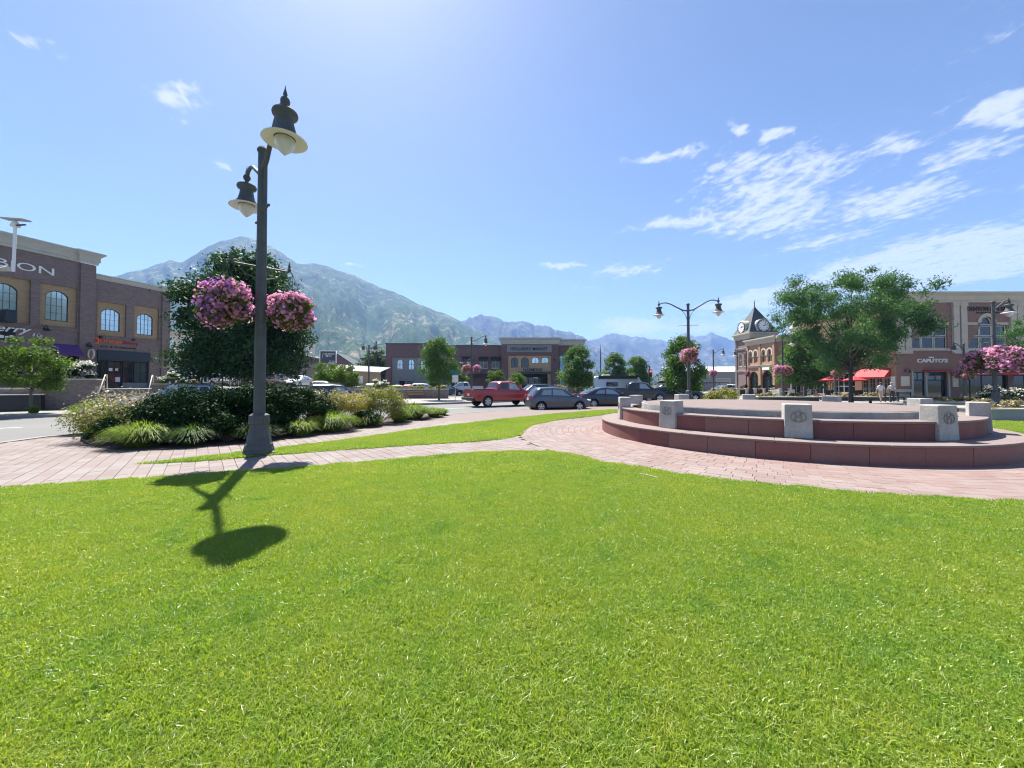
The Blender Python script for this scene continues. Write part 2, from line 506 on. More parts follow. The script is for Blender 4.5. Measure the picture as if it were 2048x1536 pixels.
def slab(name, poly, z0, z1, mat, kind='structure', parent=None):
    mb = MB(); mb.prism(poly, z0, z1)
    return props(mb.obj(name, mat, parent), kind=kind)

def inpoly(x, y, poly):
    c = False; j = len(poly) - 1
    for i in range(len(poly)):
        xi, yi = poly[i]; xj, yj = poly[j]
        if (yi > y) != (yj > y) and x < (xj - xi) * (y - yi) / (yj - yi) + xi: c = not c
        j = i
    return c
def edist(x, y, poly):
    m = 1e9
    for i in range(len(poly)):
        x0, y0 = poly[i - 1]; x1, y1 = poly[i]
        dx, dy = x1 - x0, y1 - y0; L = dx * dx + dy * dy
        t = max(0, min(1, ((x - x0) * dx + (y - y0) * dy) / L)) if L else 0
        m = min(m, math.hypot(x - x0 - t * dx, y - y0 - t * dy))
    return m

t = NT('asphalt_concrete'); v = t.pos()
n1 = t.noise(v, .22, 5, .6); n2 = t.noise(v, 30, 3, .7); n3 = t.noise(v, 1.3, 6, .7)
c = t.ramp(n1, [(.3, (.145, .145, .14)), (.7, (.175, .175, .165))])
c = t.mix(.5, c, t.ramp(n2, [(.2, (.7, .7, .7)), (.8, (1.15, 1.15, 1.15))]), 'MULTIPLY')
c = t.mix(t.maprange(n3, .6, .72, 0, .25), c, (.11, .11, .105))
t.bsdf(c, .9, 0, .3, n2, .3, .004); M['road'] = t.m
t = NT('dry_earth'); v = t.pos()
n1 = t.noise(v, .004, 8, .65); n2 = t.noise(v, .05, 6, .6)
c = t.ramp(t.math('ADD', t.math('MULTIPLY', n1, .6), t.math('MULTIPLY', n2, .4)), [(.35, (.045, .07, .03)), (.52, (.09, .10, .05)), (.68, (.20, .17, .10))])
t.bsdf(c, .95, 0, .1); M['earth'] = t.m

G = 5400
sheet('ground', [(-G, -G), (G, -G), (G, G), (-G, G)], -.22, M['earth'])
sheet('road', [(-90, -8), (90, -8), (90, 150), (-90, 150)], -.13, M['road'])

KERB_NEAR = [(-13.1, -6), (-13.2, 4), (-13.35, 10.0), (-13.62, 11.3), (-13.3, 12.1), (-12.4, 13.0), (-3.65, 19.5), (-1.9, 21.2), (5.7, 28.0), (8.45, 31.0), (20, 43.5), (29, 53), (34, 62), (34.5, 90)]
PLAZA = KERB_NEAR + [(75, 90), (75, -6)]
slab('plaza', PLAZA, -.2, 0.0, M['walk'])
def strip(path, w):
    """polygon of width w to the left of a path"""
    off = []
    for i, (x, y) in enumerate(path):
        x0, y0 = path[max(i - 1, 0)]; x1, y1 = path[min(i + 1, len(path) - 1)]
        d = math.hypot(x1 - x0, y1 - y0); off.append((x - (y1 - y0) / d * w, y + (x1 - x0) / d * w))
    return path + off[::-1]
mb = MB()
ring = strip(KERB_NEAR, .20); n = len(KERB_NEAR)
for i in range(n - 1):
    a, b, c_, d_ = ring[i], ring[i + 1], ring[2 * n - 2 - i], ring[2 * n - 1 - i]
    mb.prism([a, b, c_, d_], -.2, .028)
props(mb.obj('kerb', M['walk']), kind='structure')
gut = strip([(x - .0, y) for x, y in KERB_NEAR], .75)
mb = MB()
ring2 = strip(KERB_NEAR, .85)
for i in range(n - 1):
    a, b, c_, d_ = ring2[i], ring2[i + 1], ring2[2 * n - 2 - i], ring2[2 * n - 1 - i]
    mb.add([(p[0], p[1], -.124) for p in (a, b, c_, d_)], [(0, 1, 2, 3)])
props(mb.obj('gutter', M['walk']), kind='structure')

KF = [(-60, -6.3), (-25.2, 18.9), (-22.96, 20.4), (-8.9, 30.6), (-5.3, 33.1), (2, 38.6), (18, 52), (18, 120)]
slab('far_sidewalk', KF + [(-90, 120), (-90, -6.3)], -.2, 0.0, M['walk'])
mb = MB()
ring = strip([(x, y) for x, y in KF], -.2); n = len(KF)
for i in range(n - 1):
    mb.prism([ring[i], ring[2 * n - 1 - i], ring[2 * n - 2 - i], ring[i + 1]][::-1], -.2, .026)
props(mb.obj('far_kerb', M['walk']), kind='structure')
# parking lots behind the far sidewalk: asphalt laid over the slab
M['asphalt'] = plain('old_asphalt', (.13, .13, .125), .9, var=.15, scale=.4)
sheet('parking_lot', [(-19, 46), (16, 46), (16, 68.5), (-40, 68.5)], .004, M['asphalt'])
# painted lines on the road
mb = MB()
for s0, s1 in ((0, 3), (7, 10), (14, 17), (21, 24), (28, 31), (35, 38)):
    x, y = -21.5 + s0 * .79, 13.2 + s0 * .62; x1, y1 = -21.5 + s1 * .79, 13.2 + s1 * .62
    mb.add([(x, y, -.125), (x1, y1, -.125), (x1 - .06, y1 + .08, -.125), (x - .06, y + .08, -.125)], [(0, 1, 2, 3)])
props(mb.obj('road_markings', M['sign_white']), kind='structure')

# ------------------------------------------------------------------ lawns and beds
FC = (7.95, 12.1)                       # centre of the round fountain
def pol(r, a): return (FC[0] + r * math.cos(R(a)), FC[1] + r * math.sin(R(a)))
LAWN = [(-13.0, 3.75), (-10, 4.8), (-7.49, 5.62), (-5.88, 6.24), (-4.61, 6.77), (-3.12, 7.4), (-1.35, 8.35), (-.72, 8.66), (0, 8.78), (.87, 8.70), (1.44, 8.22), (1.78, 7.5)] + \
    [pol(7.62 - .5 * math.sin(R(min(90, (a - 219) * 1.2))), a) for a in range(219, 300, 6)] + [pol(7.3 + (a - 300) * .008, a) for a in range(300, 396, 8)] + \
    [(16.3, 16.2), (20.2, 16.0), (26, 14.2), (40, 13), (40, -5), (-13.0, -5)]
STRIP = [(-7.16, 7.4), (-6.4, 8.16), (-5.57, 9.2), (-4.5, 10.7), (-3.0, 13.4), (-.52, 16.8), (1.93, 19.6), (5.1, 22.6), (6.4, 23.5), (5.9, 21.3), (3.7, 18.3), (2.1, 16.8), (.76, 14.4), (.35, 12.8), (.24, 11.6), (-.33, 10.64), (-1.6, 10.0), (-2.8, 9.5), (-3.8, 9.03), (-5.2, 8.3), (-6.2, 7.64)]
BED = [(-13.35, 11.95), (-11.5, 10.28), (-9.97, 9.3), (-8.95, 8.9), (-8.1, 8.96), (-6.8, 10.0), (-6.08, 11.0), (-5.4, 12.8), (-4.4, 15.1), (-3.38, 18.0), (-3.2, 19.3), (-3.75, 19.4), (-12.45, 12.9), (-13.2, 12.2)]
sheet('lawn', LAWN, .034, M['soil'])
sheet('lawn_strip', STRIP, .034, M['soil'])
slab('planting_bed', BED, 0.0, .045, M['mulch'])

# brick paving: sand bed with single pavers near, brick sheet farther off
def pavermat():
    t = NT('pink_paver'); v = t.pos()
    oi = t.new('ShaderNodeObjectInfo'); at = t.new('ShaderNodeAttribute', attribute_name='Col'); sp = t.new('ShaderNodeSeparateColor'); t.link(at.outputs['Color'], sp.inputs[0])
    r = t.math('FRACT', t.math('ADD', oi.outputs['Random'], sp.outputs[0]))
    c = t.ramp(r, [(0, (.20, .155, .14)), (.5, (.215, .178, .162)), (.85, (.235, .204, .188)), (1, (.205, .18, .17))])
    n = t.noise(v, 1.1, 5, .6); n2 = t.noise(v, 60, 3, .7)
    c = t.mix(.6, c, t.ramp(n, [(.3, (.86, .84, .83)), (.7, (1.1, 1.1, 1.1))]), 'MULTIPLY')
    c = t.mix(.5, c, t.ramp(n2, [(.25, (.75, .75, .75)), (.75, (1.15, 1.15, 1.15))]), 'MULTIPLY')
    # the ring round the fountain is the redder lot of bricks
    d = t.new('ShaderNodeVectorMath', operation='DISTANCE'); t.link(v, d.inputs[0]); d.inputs[1].default_value = (FC[0] + .8, FC[1], 0)
    c = t.mix(t.maprange(d.outputs['Value'], 9.5, 6.0, 0, .62), c, t.mix(1.0, c, (1.16, .92, .88), 'MULTIPLY'))
    t.bsdf(c, .85, 0, .3, n2, .3, .003); return t.m
M['paver'] = pavermat()
M['sand'] = plain('joint_sand', (.15, .115, .105), .95, var=.2, scale=5)
M['brick_floor'] = brickmat('pink_brick_floor', ((.185, .142, .128), (.215, .168, .152), (.20, .155, .14)), (.145, .11, .10), .4, .2, .012, True, .85, .2)
near = [(-13.1, 3.3), (17, 3.3), (17, 16.2), (-8.0, 16.2), (-12.4, 13.0), (-13.3, 12.1), (-13.62, 11.3), (-13.35, 10.0), (-13.2, 4)]
paving = sheet('brick_paving', near, .006, M['sand'])
sheet('brick_walk', [(-8.0, 16.2), (17, 16.2), (16, 21), (14.5, 29), (11.8, 34.3), (8.45, 31.0), (5.7, 28.0), (-1.9, 21.2), (-3.65, 19.5)], .016, M['brick_floor'])

rows = []          # (x, y, angle, length, width)
W_ = .205
prng = random.Random(3)
def blocked(x, y):
    if math.hypot(x - FC[0], y - FC[1]) < 4.85: return True
    for P in (LAWN, STRIP, BED):
        if inpoly(x, y, P) and edist(x, y, P) > .28: return True
    return not inpoly(x, y, near)
ex = (.78, .626); ey = (-.626, .78)     # along the path / across it
for i in range(-70, 130):
    a = i * W_
    b = -8 + prng.random() * .3
    while b < 24:
        L = prng.choice((.205, .205, .31, .31, .41))
        x = a * ex[0] + (b + L / 2) * ey[0]; y = a * ex[1] + (b + L / 2) * ey[1]
        if math.hypot(x - FC[0], y - FC[1]) > 7.75 and not blocked(x, y) and x > -13.2 and x < 16:
            rows.append((x, y, math.atan2(ey[1], ey[0]), L, W_))
        b += L
for k in range(15):
    r = 4.92 + (k + .5) * .2
    a = prng.random() * .05
    while a < 2 * math.pi:
        L = prng.choice((.205, .31, .31, .41)); da = L / r
        x = FC[0] + r * math.cos(a + da / 2); y = FC[1] + r * math.sin(a + da / 2)
        if not blocked(x, y) and r < 7.75: rows.append((x, y, a + da / 2 + math.pi / 2, L, .2))
        a += da
def seen(q): return abs(q[0]) < 1.36 * q[1]
rows = [q for q in rows if abs(q[0]) < 1.36 * q[1] + 2.2]
rows.sort(key=lambda q: (not seen(q), math.hypot(q[0], q[1])))
shapes = {}
def paver_mb(L, W, mb=None, x=0, y=0, a=0, z=.006, h=.021):
    mb = mb or MB(); g = .0035; c = .006
    l, w = L / 2 - g, W / 2 - g
    ca, sa = math.cos(a), math.sin(a)
    def P(u, v_, zz): return (x + u * ca - v_ * sa, y + u * sa + v_ * ca, z + zz)
    vs = [P(u, v_, 0) for u, v_ in ((-l, -w), (l, -w), (l, w), (-l, w))] + [P(u, v_, h - .003) for u, v_ in ((-l, -w), (l, -w), (l, w), (-l, w))] + \
         [P(u, v_, h) for u, v_ in ((-l + c, -w + c), (l - c, -w + c), (l - c, w - c), (-l + c, w - c))]
    fs = [(8, 9, 10, 11)]
    for i in range(4):
        j = (i + 1) % 4; fs += [(i, j, 4 + j, 4 + i), (4 + i, 4 + j, 8 + j, 8 + i)]
    return mb.add(vs, fs)
def setcol(me, vals):
    a = me.color_attributes.new('Col', 'FLOAT_COLOR', 'POINT')
    arr = np.ones((len(me.vertices), 4), np.float32); arr[:, :3] = np.asarray(vals, np.float32).reshape(-1, 1) if np.ndim(vals) < 2 else vals
    a.data.foreach_set('color', arr.ravel())
for (x, y, a, L, W) in rows[:300]:
    key = (L, W)
    if key not in shapes:
        me = paver_mb(L, W, z=0).mesh('paver'); setcol(me, [0.0] * len(me.vertices)); me.materials.append(M['paver']); shapes[key] = me
    o = bpy.data.objects.new('paver', shapes[key]); o.location = (x, y, .006 + prng.uniform(-.0015, .002)); o.rotation_euler = (prng.gauss(0, .004), prng.gauss(0, .004), a)
    link(o); attach(o, paving)
mb = MB(); cols = []
for (x, y, a, L, W) in rows[300:]:
    paver_mb(L, W, mb, x, y, a, z=.006 + prng.uniform(-.0015, .002)); cols += [prng.random()] * 12
me = mb.mesh('pavers'); setcol(me, cols)
props(mesh_obj('pavers', me, M['paver'], paving), kind='stuff')
print('pavers', len(rows))

# ------------------------------------------------------------------ grass
gt = NT('grass_blade'); at = gt.new('ShaderNodeAttribute', attribute_name='Col'); sp = gt.new('ShaderNodeSeparateColor'); gt.link(at.outputs['Color'], sp.inputs[0])
v = gt.pos()
g1 = gt.noise(v, .55, 5, .65); g2 = gt.noise(v, 3.2, 4, .65)
base = gt.ramp(sp.outputs[0], [(0, (.115, .20, .024)), (.55, (.245, .345, .046)), (.9, (.40, .46, .095)), (.93, (.40, .38, .19)), (1, (.55, .52, .34))])
pt = gt.ramp(gt.math('ADD', gt.math('MULTIPLY', g1, .6), gt.math('MULTIPLY', g2, .4)), [(.36, (.64, .84, .92)), (.46, (.94, 1.0, 1.0)), (.55, (1.06, 1.03, 1.05)), (.65, (1.28, 1.12, 1.12))])
base = gt.mix(1.0, base, pt, 'MULTIPLY')
b = gt.new('ShaderNodeBsdfPrincipled'); gt.link(base, b.inputs['Base Color']); b.inputs['Roughness'].default_value = .36; b.inputs['Specular IOR Level'].default_value = .5
tr = gt.new('ShaderNodeBsdfTranslucent'); gt.link(gt.mix(1.0, base, (1.55, 1.5, .6), 'MULTIPLY'), tr.inputs[0])
mx = gt.new('ShaderNodeMixShader'); mx.inputs[0].default_value = .45
gt.link(b.outputs[0], mx.inputs[1]); gt.link(tr.outputs[0], mx.inputs[2]); gt.link(mx.outputs[0], gt.out.inputs['Surface'])
M['grass'] = gt.m

def blades(n, rad, h, seed, w=.0036, spread=.75):
    g = np.random.default_rng(seed)
    r = rad * np.sqrt(g.random(n)); th = g.random(n) * 2 * np.pi
    x, y = r * np.cos(th), r * np.sin(th)
    az = g.random(n) * 2 * np.pi; lean = np.abs(g.normal(0, spread, n)); H = h * g.uniform(.55, 1.25, n)
    ww = w * g.uniform(.7, 1.4, n)
    dx, dy = np.cos(az), np.sin(az); px, py = -dy, dx
    sp_ = g.random(n) * 2 * np.pi; px, py = np.cos(sp_), np.sin(sp_)
    m = .55
    mid = np.stack([x + dx * H * m * lean * .55, y + dy * H * m * lean * .55, H * m], 1)
    tip = np.stack([x + dx * H * lean * 1.15, y + dy * H * lean * 1.15, H * (1 - .28 * np.minimum(lean, 1.6))], 1)
    b0 = np.stack([x - px * ww, y - py * ww, np.zeros(n)], 1); b1 = np.stack([x + px * ww, y + py * ww, np.zeros(n)], 1)
    m0 = mid - np.stack([px * ww * .8, py * ww * .8, 0 * ww], 1); m1 = mid + np.stack([px * ww * .8, py * ww * .8, 0 * ww], 1)
    V = np.stack([b0, b1, m1, m0, tip], 1).reshape(-1, 3)
    col = np.clip(g.beta(2.2, 2.2, n) * .9, 0, .9); dry = g.random(n) < .035; col[dry] = g.uniform(.93, 1, dry.sum())
    return V, np.repeat(col, 5)
def blade_mesh(name, n, rad, h, seed, **k):
    V, C = blades(n, rad, h, seed, **k)
    me = bpy.data.meshes.new(name)
    i = np.arange(n) * 5
    quads = np.stack([i, i + 1, i + 2, i + 3], 1); tris = np.stack([i + 3, i + 2, i + 4], 1)
    loops = np.concatenate([quads.ravel(), tris.ravel()])
    me.vertices.add(len(V)); me.vertices.foreach_set('co', V.astype(np.float32).ravel())
    me.loops.add(len(loops)); me.loops.foreach_set('vertex_index', loops.astype(np.int32))
    me.polygons.add(2 * n)
    me.polygons.foreach_set('loop_start', np.concatenate([np.arange(n) * 4, 4 * n + np.arange(n) * 3]).astype(np.int32))
    me.polygons.foreach_set('loop_total', np.concatenate([np.full(n, 4), np.full(n, 3)]).astype(np.int32))
    me.update(calc_edges=True); setcol(me, C); return me

def scatter(name, pts, tufts, smin, smax, kind='stuff', mat=None):
    """one object: points carrying instanced grass tufts (geometry nodes)"""
    me = bpy.data.meshes.new(name); me.from_pydata(pts, [], [])
    o = mesh_obj(name, me, mat or M['grass']); props(o, kind=kind)
    ng = bpy.data.node_groups.new(name, 'GeometryNodeTree')
    ng.interface.new_socket('Geometry', in_out='INPUT', socket_type='NodeSocketGeometry')
    ng.interface.new_socket('Geometry', in_out='OUTPUT', socket_type='NodeSocketGeometry')
    N, L = ng.nodes, ng.links
    gi = N.new('NodeGroupInput'); go = N.new('NodeGroupOutput')
    inst = N.new('GeometryNodeInstanceOnPoints'); join = N.new('GeometryNodeGeometryToInstance')
    for t_ in tufts:
        oi = N.new('GeometryNodeObjectInfo'); oi.inputs['Object'].default_value = t_; oi.transform_space = 'ORIGINAL'
        L.new(oi.outputs['Geometry'], join.inputs[0])
    L.new(gi.outputs[0], inst.inputs['Points']); L.new(join.outputs[0], inst.inputs['Instance'])
    inst.inputs['Pick Instance'].default_value = True
    ri = N.new('FunctionNodeRandomValue'); ri.data_type = 'INT'; ri.inputs[4].default_value = 0; ri.inputs[5].default_value = len(tufts) - 1
    L.new(ri.outputs[2], inst.inputs['Instance Index'])
    rr = N.new('FunctionNodeRandomValue'); rr.data_type = 'FLOAT_VECTOR'; rr.inputs[0].default_value = (-.05, -.05, 0); rr.inputs[1].default_value = (.05, .05, 6.283)
    L.new(rr.outputs[0], inst.inputs['Rotation'])
    rs = N.new('FunctionNodeRandomValue'); rs.data_type = 'FLOAT'; rs.inputs[2].default_value = smin; rs.inputs[3].default_value = smax; rs.inputs['Seed'].default_value = 5
    L.new(rs.outputs[1], inst.inputs['Scale'])
    L.new(inst.outputs[0], go.inputs[0])
    md = o.modifiers.new('scatter', 'NODES'); md.node_group = ng
    return o
TRAD = .16
tufts = []
for k in range(5):
    me = blade_mesh('grass_tuft', 1300, TRAD, .034, 40 + k, w=.0029); me.materials.append(M['grass'])
    tufts.append(bpy.data.objects.new('grass_tuft', me))
far_tufts = []
for k in range(3):
    me = blade_mesh('grass_tuft', 560, TRAD, .038, 60 + k, w=.0055); me.materials.append(M['grass'])
    far_tufts.append(bpy.data.objects.new('grass_tuft', me))
grng = random.Random(11)
pn, pf = [], []
st = .15
for P in (LAWN, STRIP):
    x0, x1 = min(p[0] for p in P), max(p[0] for p in P); y0, y1 = min(p[1] for p in P), max(p[1] for p in P)
    y0 = max(y0, .6)
    for i in range(int((x1 - x0) / st)):
        for j in range(int((y1 - y0) / st)):
            x = x0 + (i + grng.random()) * st; y = y0 + (j + grng.random()) * st
            if abs(x) > 1.36 * y + 2.2 or not inpoly(x, y, P): continue
            e = edist(x, y, P)
            if e < .07: continue
            (pn if y < 6.5 else pf).append((x, y, .030))
scatter('grass', pn, tufts, .8, 1.15)
scatter('far_grass', pf, far_tufts, .8, 1.15)
print('tufts', len(pn), len(pf))
# fringe of single blades leaning over the paving along the lawn edges
V, C = [], []
g = np.random.default_rng(5)
fr = []
for P in (LAWN, STRIP):
    for i in range(len(P)):
        (xa, ya), (xb, yb) = P[i - 1], P[i]
        if min(ya, yb) < 3.9 or max(abs(xa), abs(xb)) > 15: continue
        d = math.hypot(xb - xa, yb - ya)
        for k in range(int(d * 260)):
            t_ = grng.random(); fr.append((xa + (xb - xa) * t_ + grng.gauss(0, .03), ya + (yb - ya) * t_ + grng.gauss(0, .03)))
n = len(fr)
V, C = blades(n, .01, .05, 77, w=.005, spread=.7)
V[:, 0] += np.repeat([p[0] for p in fr], 5); V[:, 1] += np.repeat([p[1] for p in fr], 5); V[:, 2] += .022
me = bpy.data.meshes.new('grass_fringe')
faces = []
for i in range(n): faces += [(5 * i, 5 * i + 1, 5 * i + 2, 5 * i + 3), (5 * i + 3, 5 * i + 2, 5 * i + 4)]
me.from_pydata(V.tolist(), [], faces); setcol(me, C)
props(mesh_obj('grass_fringe', me, M['grass']), kind='stuff')

# ------------------------------------------------------------------ mountains
def interp(pts, x):
    if x <= pts[0][0]: return pts[0][1]
    for (a, b), (c, d) in zip(pts, pts[1:]):
        if x <= c: return b + (d - b) * (x - a) / (c - a)
    return pts[-1][1]
def mountmat(name, cols, rock, scale):
    t = NT(name); v = t.pos()
    n1 = t.noise(v, .0035 * scale, 8, .65); n2 = t.noise(v, .022 * scale, 8, .68); n3 = t.noise(v, .075 * scale, 5, .6)
    c = t.ramp(t.math('ADD', t.math('MULTIPLY', n1, .45), t.math('MULTIPLY', n2, .55)), [(.40, cols[0]), (.5, cols[1]), (.58, cols[2])])
    sp = t.new('ShaderNodeSeparateXYZ'); t.link(v, sp.inputs[0])
    m = t.math('MULTIPLY', t.maprange(n2, .54, .60), t.maprange(n1, .45, .55), True)
    c = t.mix(m, c, rock)
    hi = t.maprange(sp.outputs[2], 450, 950, 0, .45)
    c = t.mix(t.math('MULTIPLY', hi, t.maprange(n2, .42, .56)), c, (.10, .10, .088))
    c = t.mix(.75, c, t.ramp(n3, [(.38, (.45, .5, .5)), (.58, (1.2, 1.2, 1.15))]), 'MULTIPLY')
    t.bsdf(c, .95, 0, .1, n2, .9, 14); return t.m
M['mount_near'] = mountmat('mountain_scrub', ((.015, .044, .015), (.031, .068, .022), (.066, .102, .040)), (.25, .195, .14), 1)
M['mount_far'] = mountmat('mountain_rock', ((.025, .035, .03), (.05, .055, .045), (.10, .095, .085)), (.17, .145, .125), .6)
def ridge(name, sil, pxs, d_near, d_ridge, mat, seed, rows_=90, cols_=420, jag=.004, rough=.20):
    px0, px1 = pxs
    V = []; nb = 14
    for i in range(cols_ + 1):
        px = px0 + (px1 - px0) * i / cols_
        top = (769 - interp(sil, px)) / 769
        top += jag * (mnoise.fractal(Vector((px * .03, seed, 0)), .8, 2.0, 6))
        ax = (px - 1024) / 769
        dr = d_ridge * (1 + .10 * mnoise.noise(Vector((px * .006, seed + 3, 0))))
        for j in range(rows_ + nb + 1):
            if j <= rows_:
                s = j / rows_
                d = d_near + (dr - d_near) * s
                e = top * (s ** .85)
                q = Vector((px * .012, s * 1.6 + seed, .3))
                sp_ = 1 - 2 * abs(mnoise.fractal(q, .9, 2.1, 6))
                q2 = Vector((px * .045 + 3, s * 5 + seed, .7))
                e += top * rough * s * (1 - s) * 2.6 * (sp_ - .45) + top * .12 * s * (1 - s) * (1 - 2 * abs(mnoise.fractal(q2, .8, 2.0, 5)))
                e = max(e, -.002)
                if s > .9: e = min(e, top * (1 - (1 - s) * .30))
            else:
                k = (j - rows_) / nb
                d = dr * (1 + .22 * k); e = top * (1 - k) ** 1.4 * (1 / (1 + .22 * k))
            V.append((ax * d, d, 1.55 + e * d if j <= rows_ else max(-.3, 1.55 + e * d)))
    H = rows_ + nb + 1
    F = [(i * H + j, (i + 1) * H + j, (i + 1) * H + j + 1, i * H + j + 1) for i in range(cols_) for j in range(H - 1)]
    me = bpy.data.meshes.new(name); me.from_pydata(V, [], F)
    me.polygons.foreach_set('use_smooth', [True] * len(F)); me.update()
    return props(mesh_obj(name, me, mat), kind='structure')
S1 = [(-900, 690), (-500, 640), (-200, 605), (0, 585), (120, 562), (225, 551), (290, 535), (335, 518), (360, 521), (395, 500), (440, 478), (475, 470), (515, 478), (560, 504), (590, 525), (640, 527), (700, 546), (760, 575), (800, 590), (850, 613), (900, 632), (950, 660), (1000, 684), (1060, 712), (1150, 745), (1300, 766)]
S2 = [(700, 720), (860, 668), (905, 650), (935, 637), (972, 627), (1010, 640), (1060, 647), (1110, 656), (1140, 666), (1165, 672), (1195, 692), (1260, 728), (1400, 760)]
S3 = [(1020, 735), (1120, 712), (1190, 678), (1213, 665), (1240, 672), (1275, 668), (1312, 682), (1340, 680), (1367, 664), (1392, 668), (1420, 667), (1450, 675), (1476, 684), (1560, 700), (1700, 716), (1900, 735), (2300, 748), (3000, 766)]
ridge('mountain', S1, (-900, 1300), 620, 2300, M['mount_near'], 1.7, 130, 640, .004, .24)
ridge('mountain', S2, (700, 1400), 2200, 3500, M['mount_far'], 5.1, 60, 300, .011, .3)
ridge('mountain', S3, (1020, 3000), 2600, 4600, M['mount_far'], 9.4, 60, 460, .009, .3)

# ------------------------------------------------------------------ haze
hz = NT('haze_air'); pv = hz.new('ShaderNodeVolumePrincipled'); pv.inputs['Density'].default_value = .000135
pv.inputs['Color'].default_value = (.32, .53, 1.0, 1); pv.inputs['Anisotropy'].default_value = .15
hz.link(pv.outputs[0], hz.out.inputs['Volume'])
mb = MB(); mb.bb(-5600, 5600, -5600, 5600, -1.25, 960)
hb = mb.obj('haze', hz.m); props(hb, kind='stuff')

# ------------------------------------------------------------------ fountain
t = NT('red_granite'); v = t.coord(); oi = t.new('ShaderNodeObjectInfo')
n1 = t.noise(v, 1.6, 6, .65); n2 = t.noise(v, 45, 3, .7); mpv = t.new('ShaderNodeMapping'); mpv.inputs['Scale'].default_value = (7, 7, .8); t.link(v, mpv.inputs[0]); n3 = t.noise(mpv.outputs[0], 1.0, 5, .65)
c = t.ramp(t.math('ADD', t.math('MULTIPLY', n1, .5), t.math('MULTIPLY', oi.outputs['Random'], .5)), [(.15, (.135, .060, .058)), (.4, (.205, .08, .072)), (.6, (.225, .098, .084)), (.8, (.21, .125, .108))])
c = t.mix(.6, c, t.ramp(n2, [(.3, (.7, .7, .7)), (.7, (1.25, 1.25, 1.25))]), 'MULTIPLY')
c = t.mix(t.maprange(n3, .58, .75, 0, .28), c, (.19, .155, .15))
t.bsdf(c, .75, 0, .3, n2, .25, .003); M['granite_red'] = t.m
M['granite_pink'] = plain('pink_granite_cap', (.20, .15, .135), .8, var=.12, scale=2.5)
fx, fy = FC
M['emblem'] = plain('weathered_bronze', (.21, .205, .19), .7, var=.2)
fountain = thing('plaza_fountain', (fx, fy, 0), 'round tiered fountain with pinkish seat walls and ten concrete blocks on the brick paving', 'fountain')
def ringseg(r0, r1, z0, z1, a0, a1, n=6):
    mb = MB(); vs = []
    for i in range(n + 1):
        a = a0 + (a1 - a0) * i / n; ca, sa = math.cos(a), math.sin(a)
        for r, z in ((r0, z0), (r1, z0), (r1, z1), (r0, z1)): vs.append((fx + r * ca, fy + r * sa, z))
    fs = []
    for i in range(n):
        for k in range(4):
            fs.append((i * 4 + k, i * 4 + (k + 1) % 4, i * 4 + 4 + (k + 1) % 4, i * 4 + 4 + k))
    fs += [(3, 2, 1, 0), (n * 4, n * 4 + 1, n * 4 + 2, n * 4 + 3)]
    return mb.add(vs, fs)
def tier(r_out, r_in, z0, z1, npan, cap_h, name, off):
    for k in range(npan):
        a0 = off + 2 * math.pi * k / npan; a1 = off + 2 * math.pi * (k + 1) / npan; g = .004 / r_out
        ringseg(r_out - .12, r_out - .02 + prng.uniform(-.003, .003), z0, z1 - cap_h - .004, a0 + g, a1 - g).obj(name, M['granite_red'], fountain)
    mbf = ringseg(r_out - .135, r_out - .045, z0, z1 - cap_h - .002, 0, 2 * math.pi, 96)
    mbf.obj('joint_backing', M['mulch'], fountain)
    for k in range(npan // 2):
        a0 = off + .07 + 4 * math.pi * k / npan; a1 = off + .07 + 4 * math.pi * (k + 1) / npan; g = .003 / r_out
        o = ringseg(r_in, r_out, z1 - cap_h, z1, a0 + g, a1 - g, 10).obj('seat_cap', M['granite_pink'], fountain)
        bevel(o, .014, 2)
tier(5.0, 4.3, 0, .42, 34, .05, 'wall_panel', .03)
tier(4.42, 3.98, .425, .81, 30, .05, 'wall_panel', .08)
ringseg(3.4, 4.02, .3, .66, 0, 2 * math.pi, 80).obj('basin_floor', M['mulch'], fountain)
ringseg(3.35, 3.67, .60, .935, 0, 2 * math.pi, 96).obj('stage_rim', M['concrete'], fountain)
mb = MB()
for k in range(96):
    a0, a1 = 2 * math.pi * k / 96, 2 * math.pi * (k + 1) / 96
    mb.add([(fx, fy, .945), (fx + 3.60 * math.cos(a0), fy + 3.60 * math.sin(a0), .945), (fx + 3.60 * math.cos(a1), fy + 3.60 * math.sin(a1), .945)], [(0, 1, 2)])
mb.obj('stage_floor', M['brick_floor'], fountain)
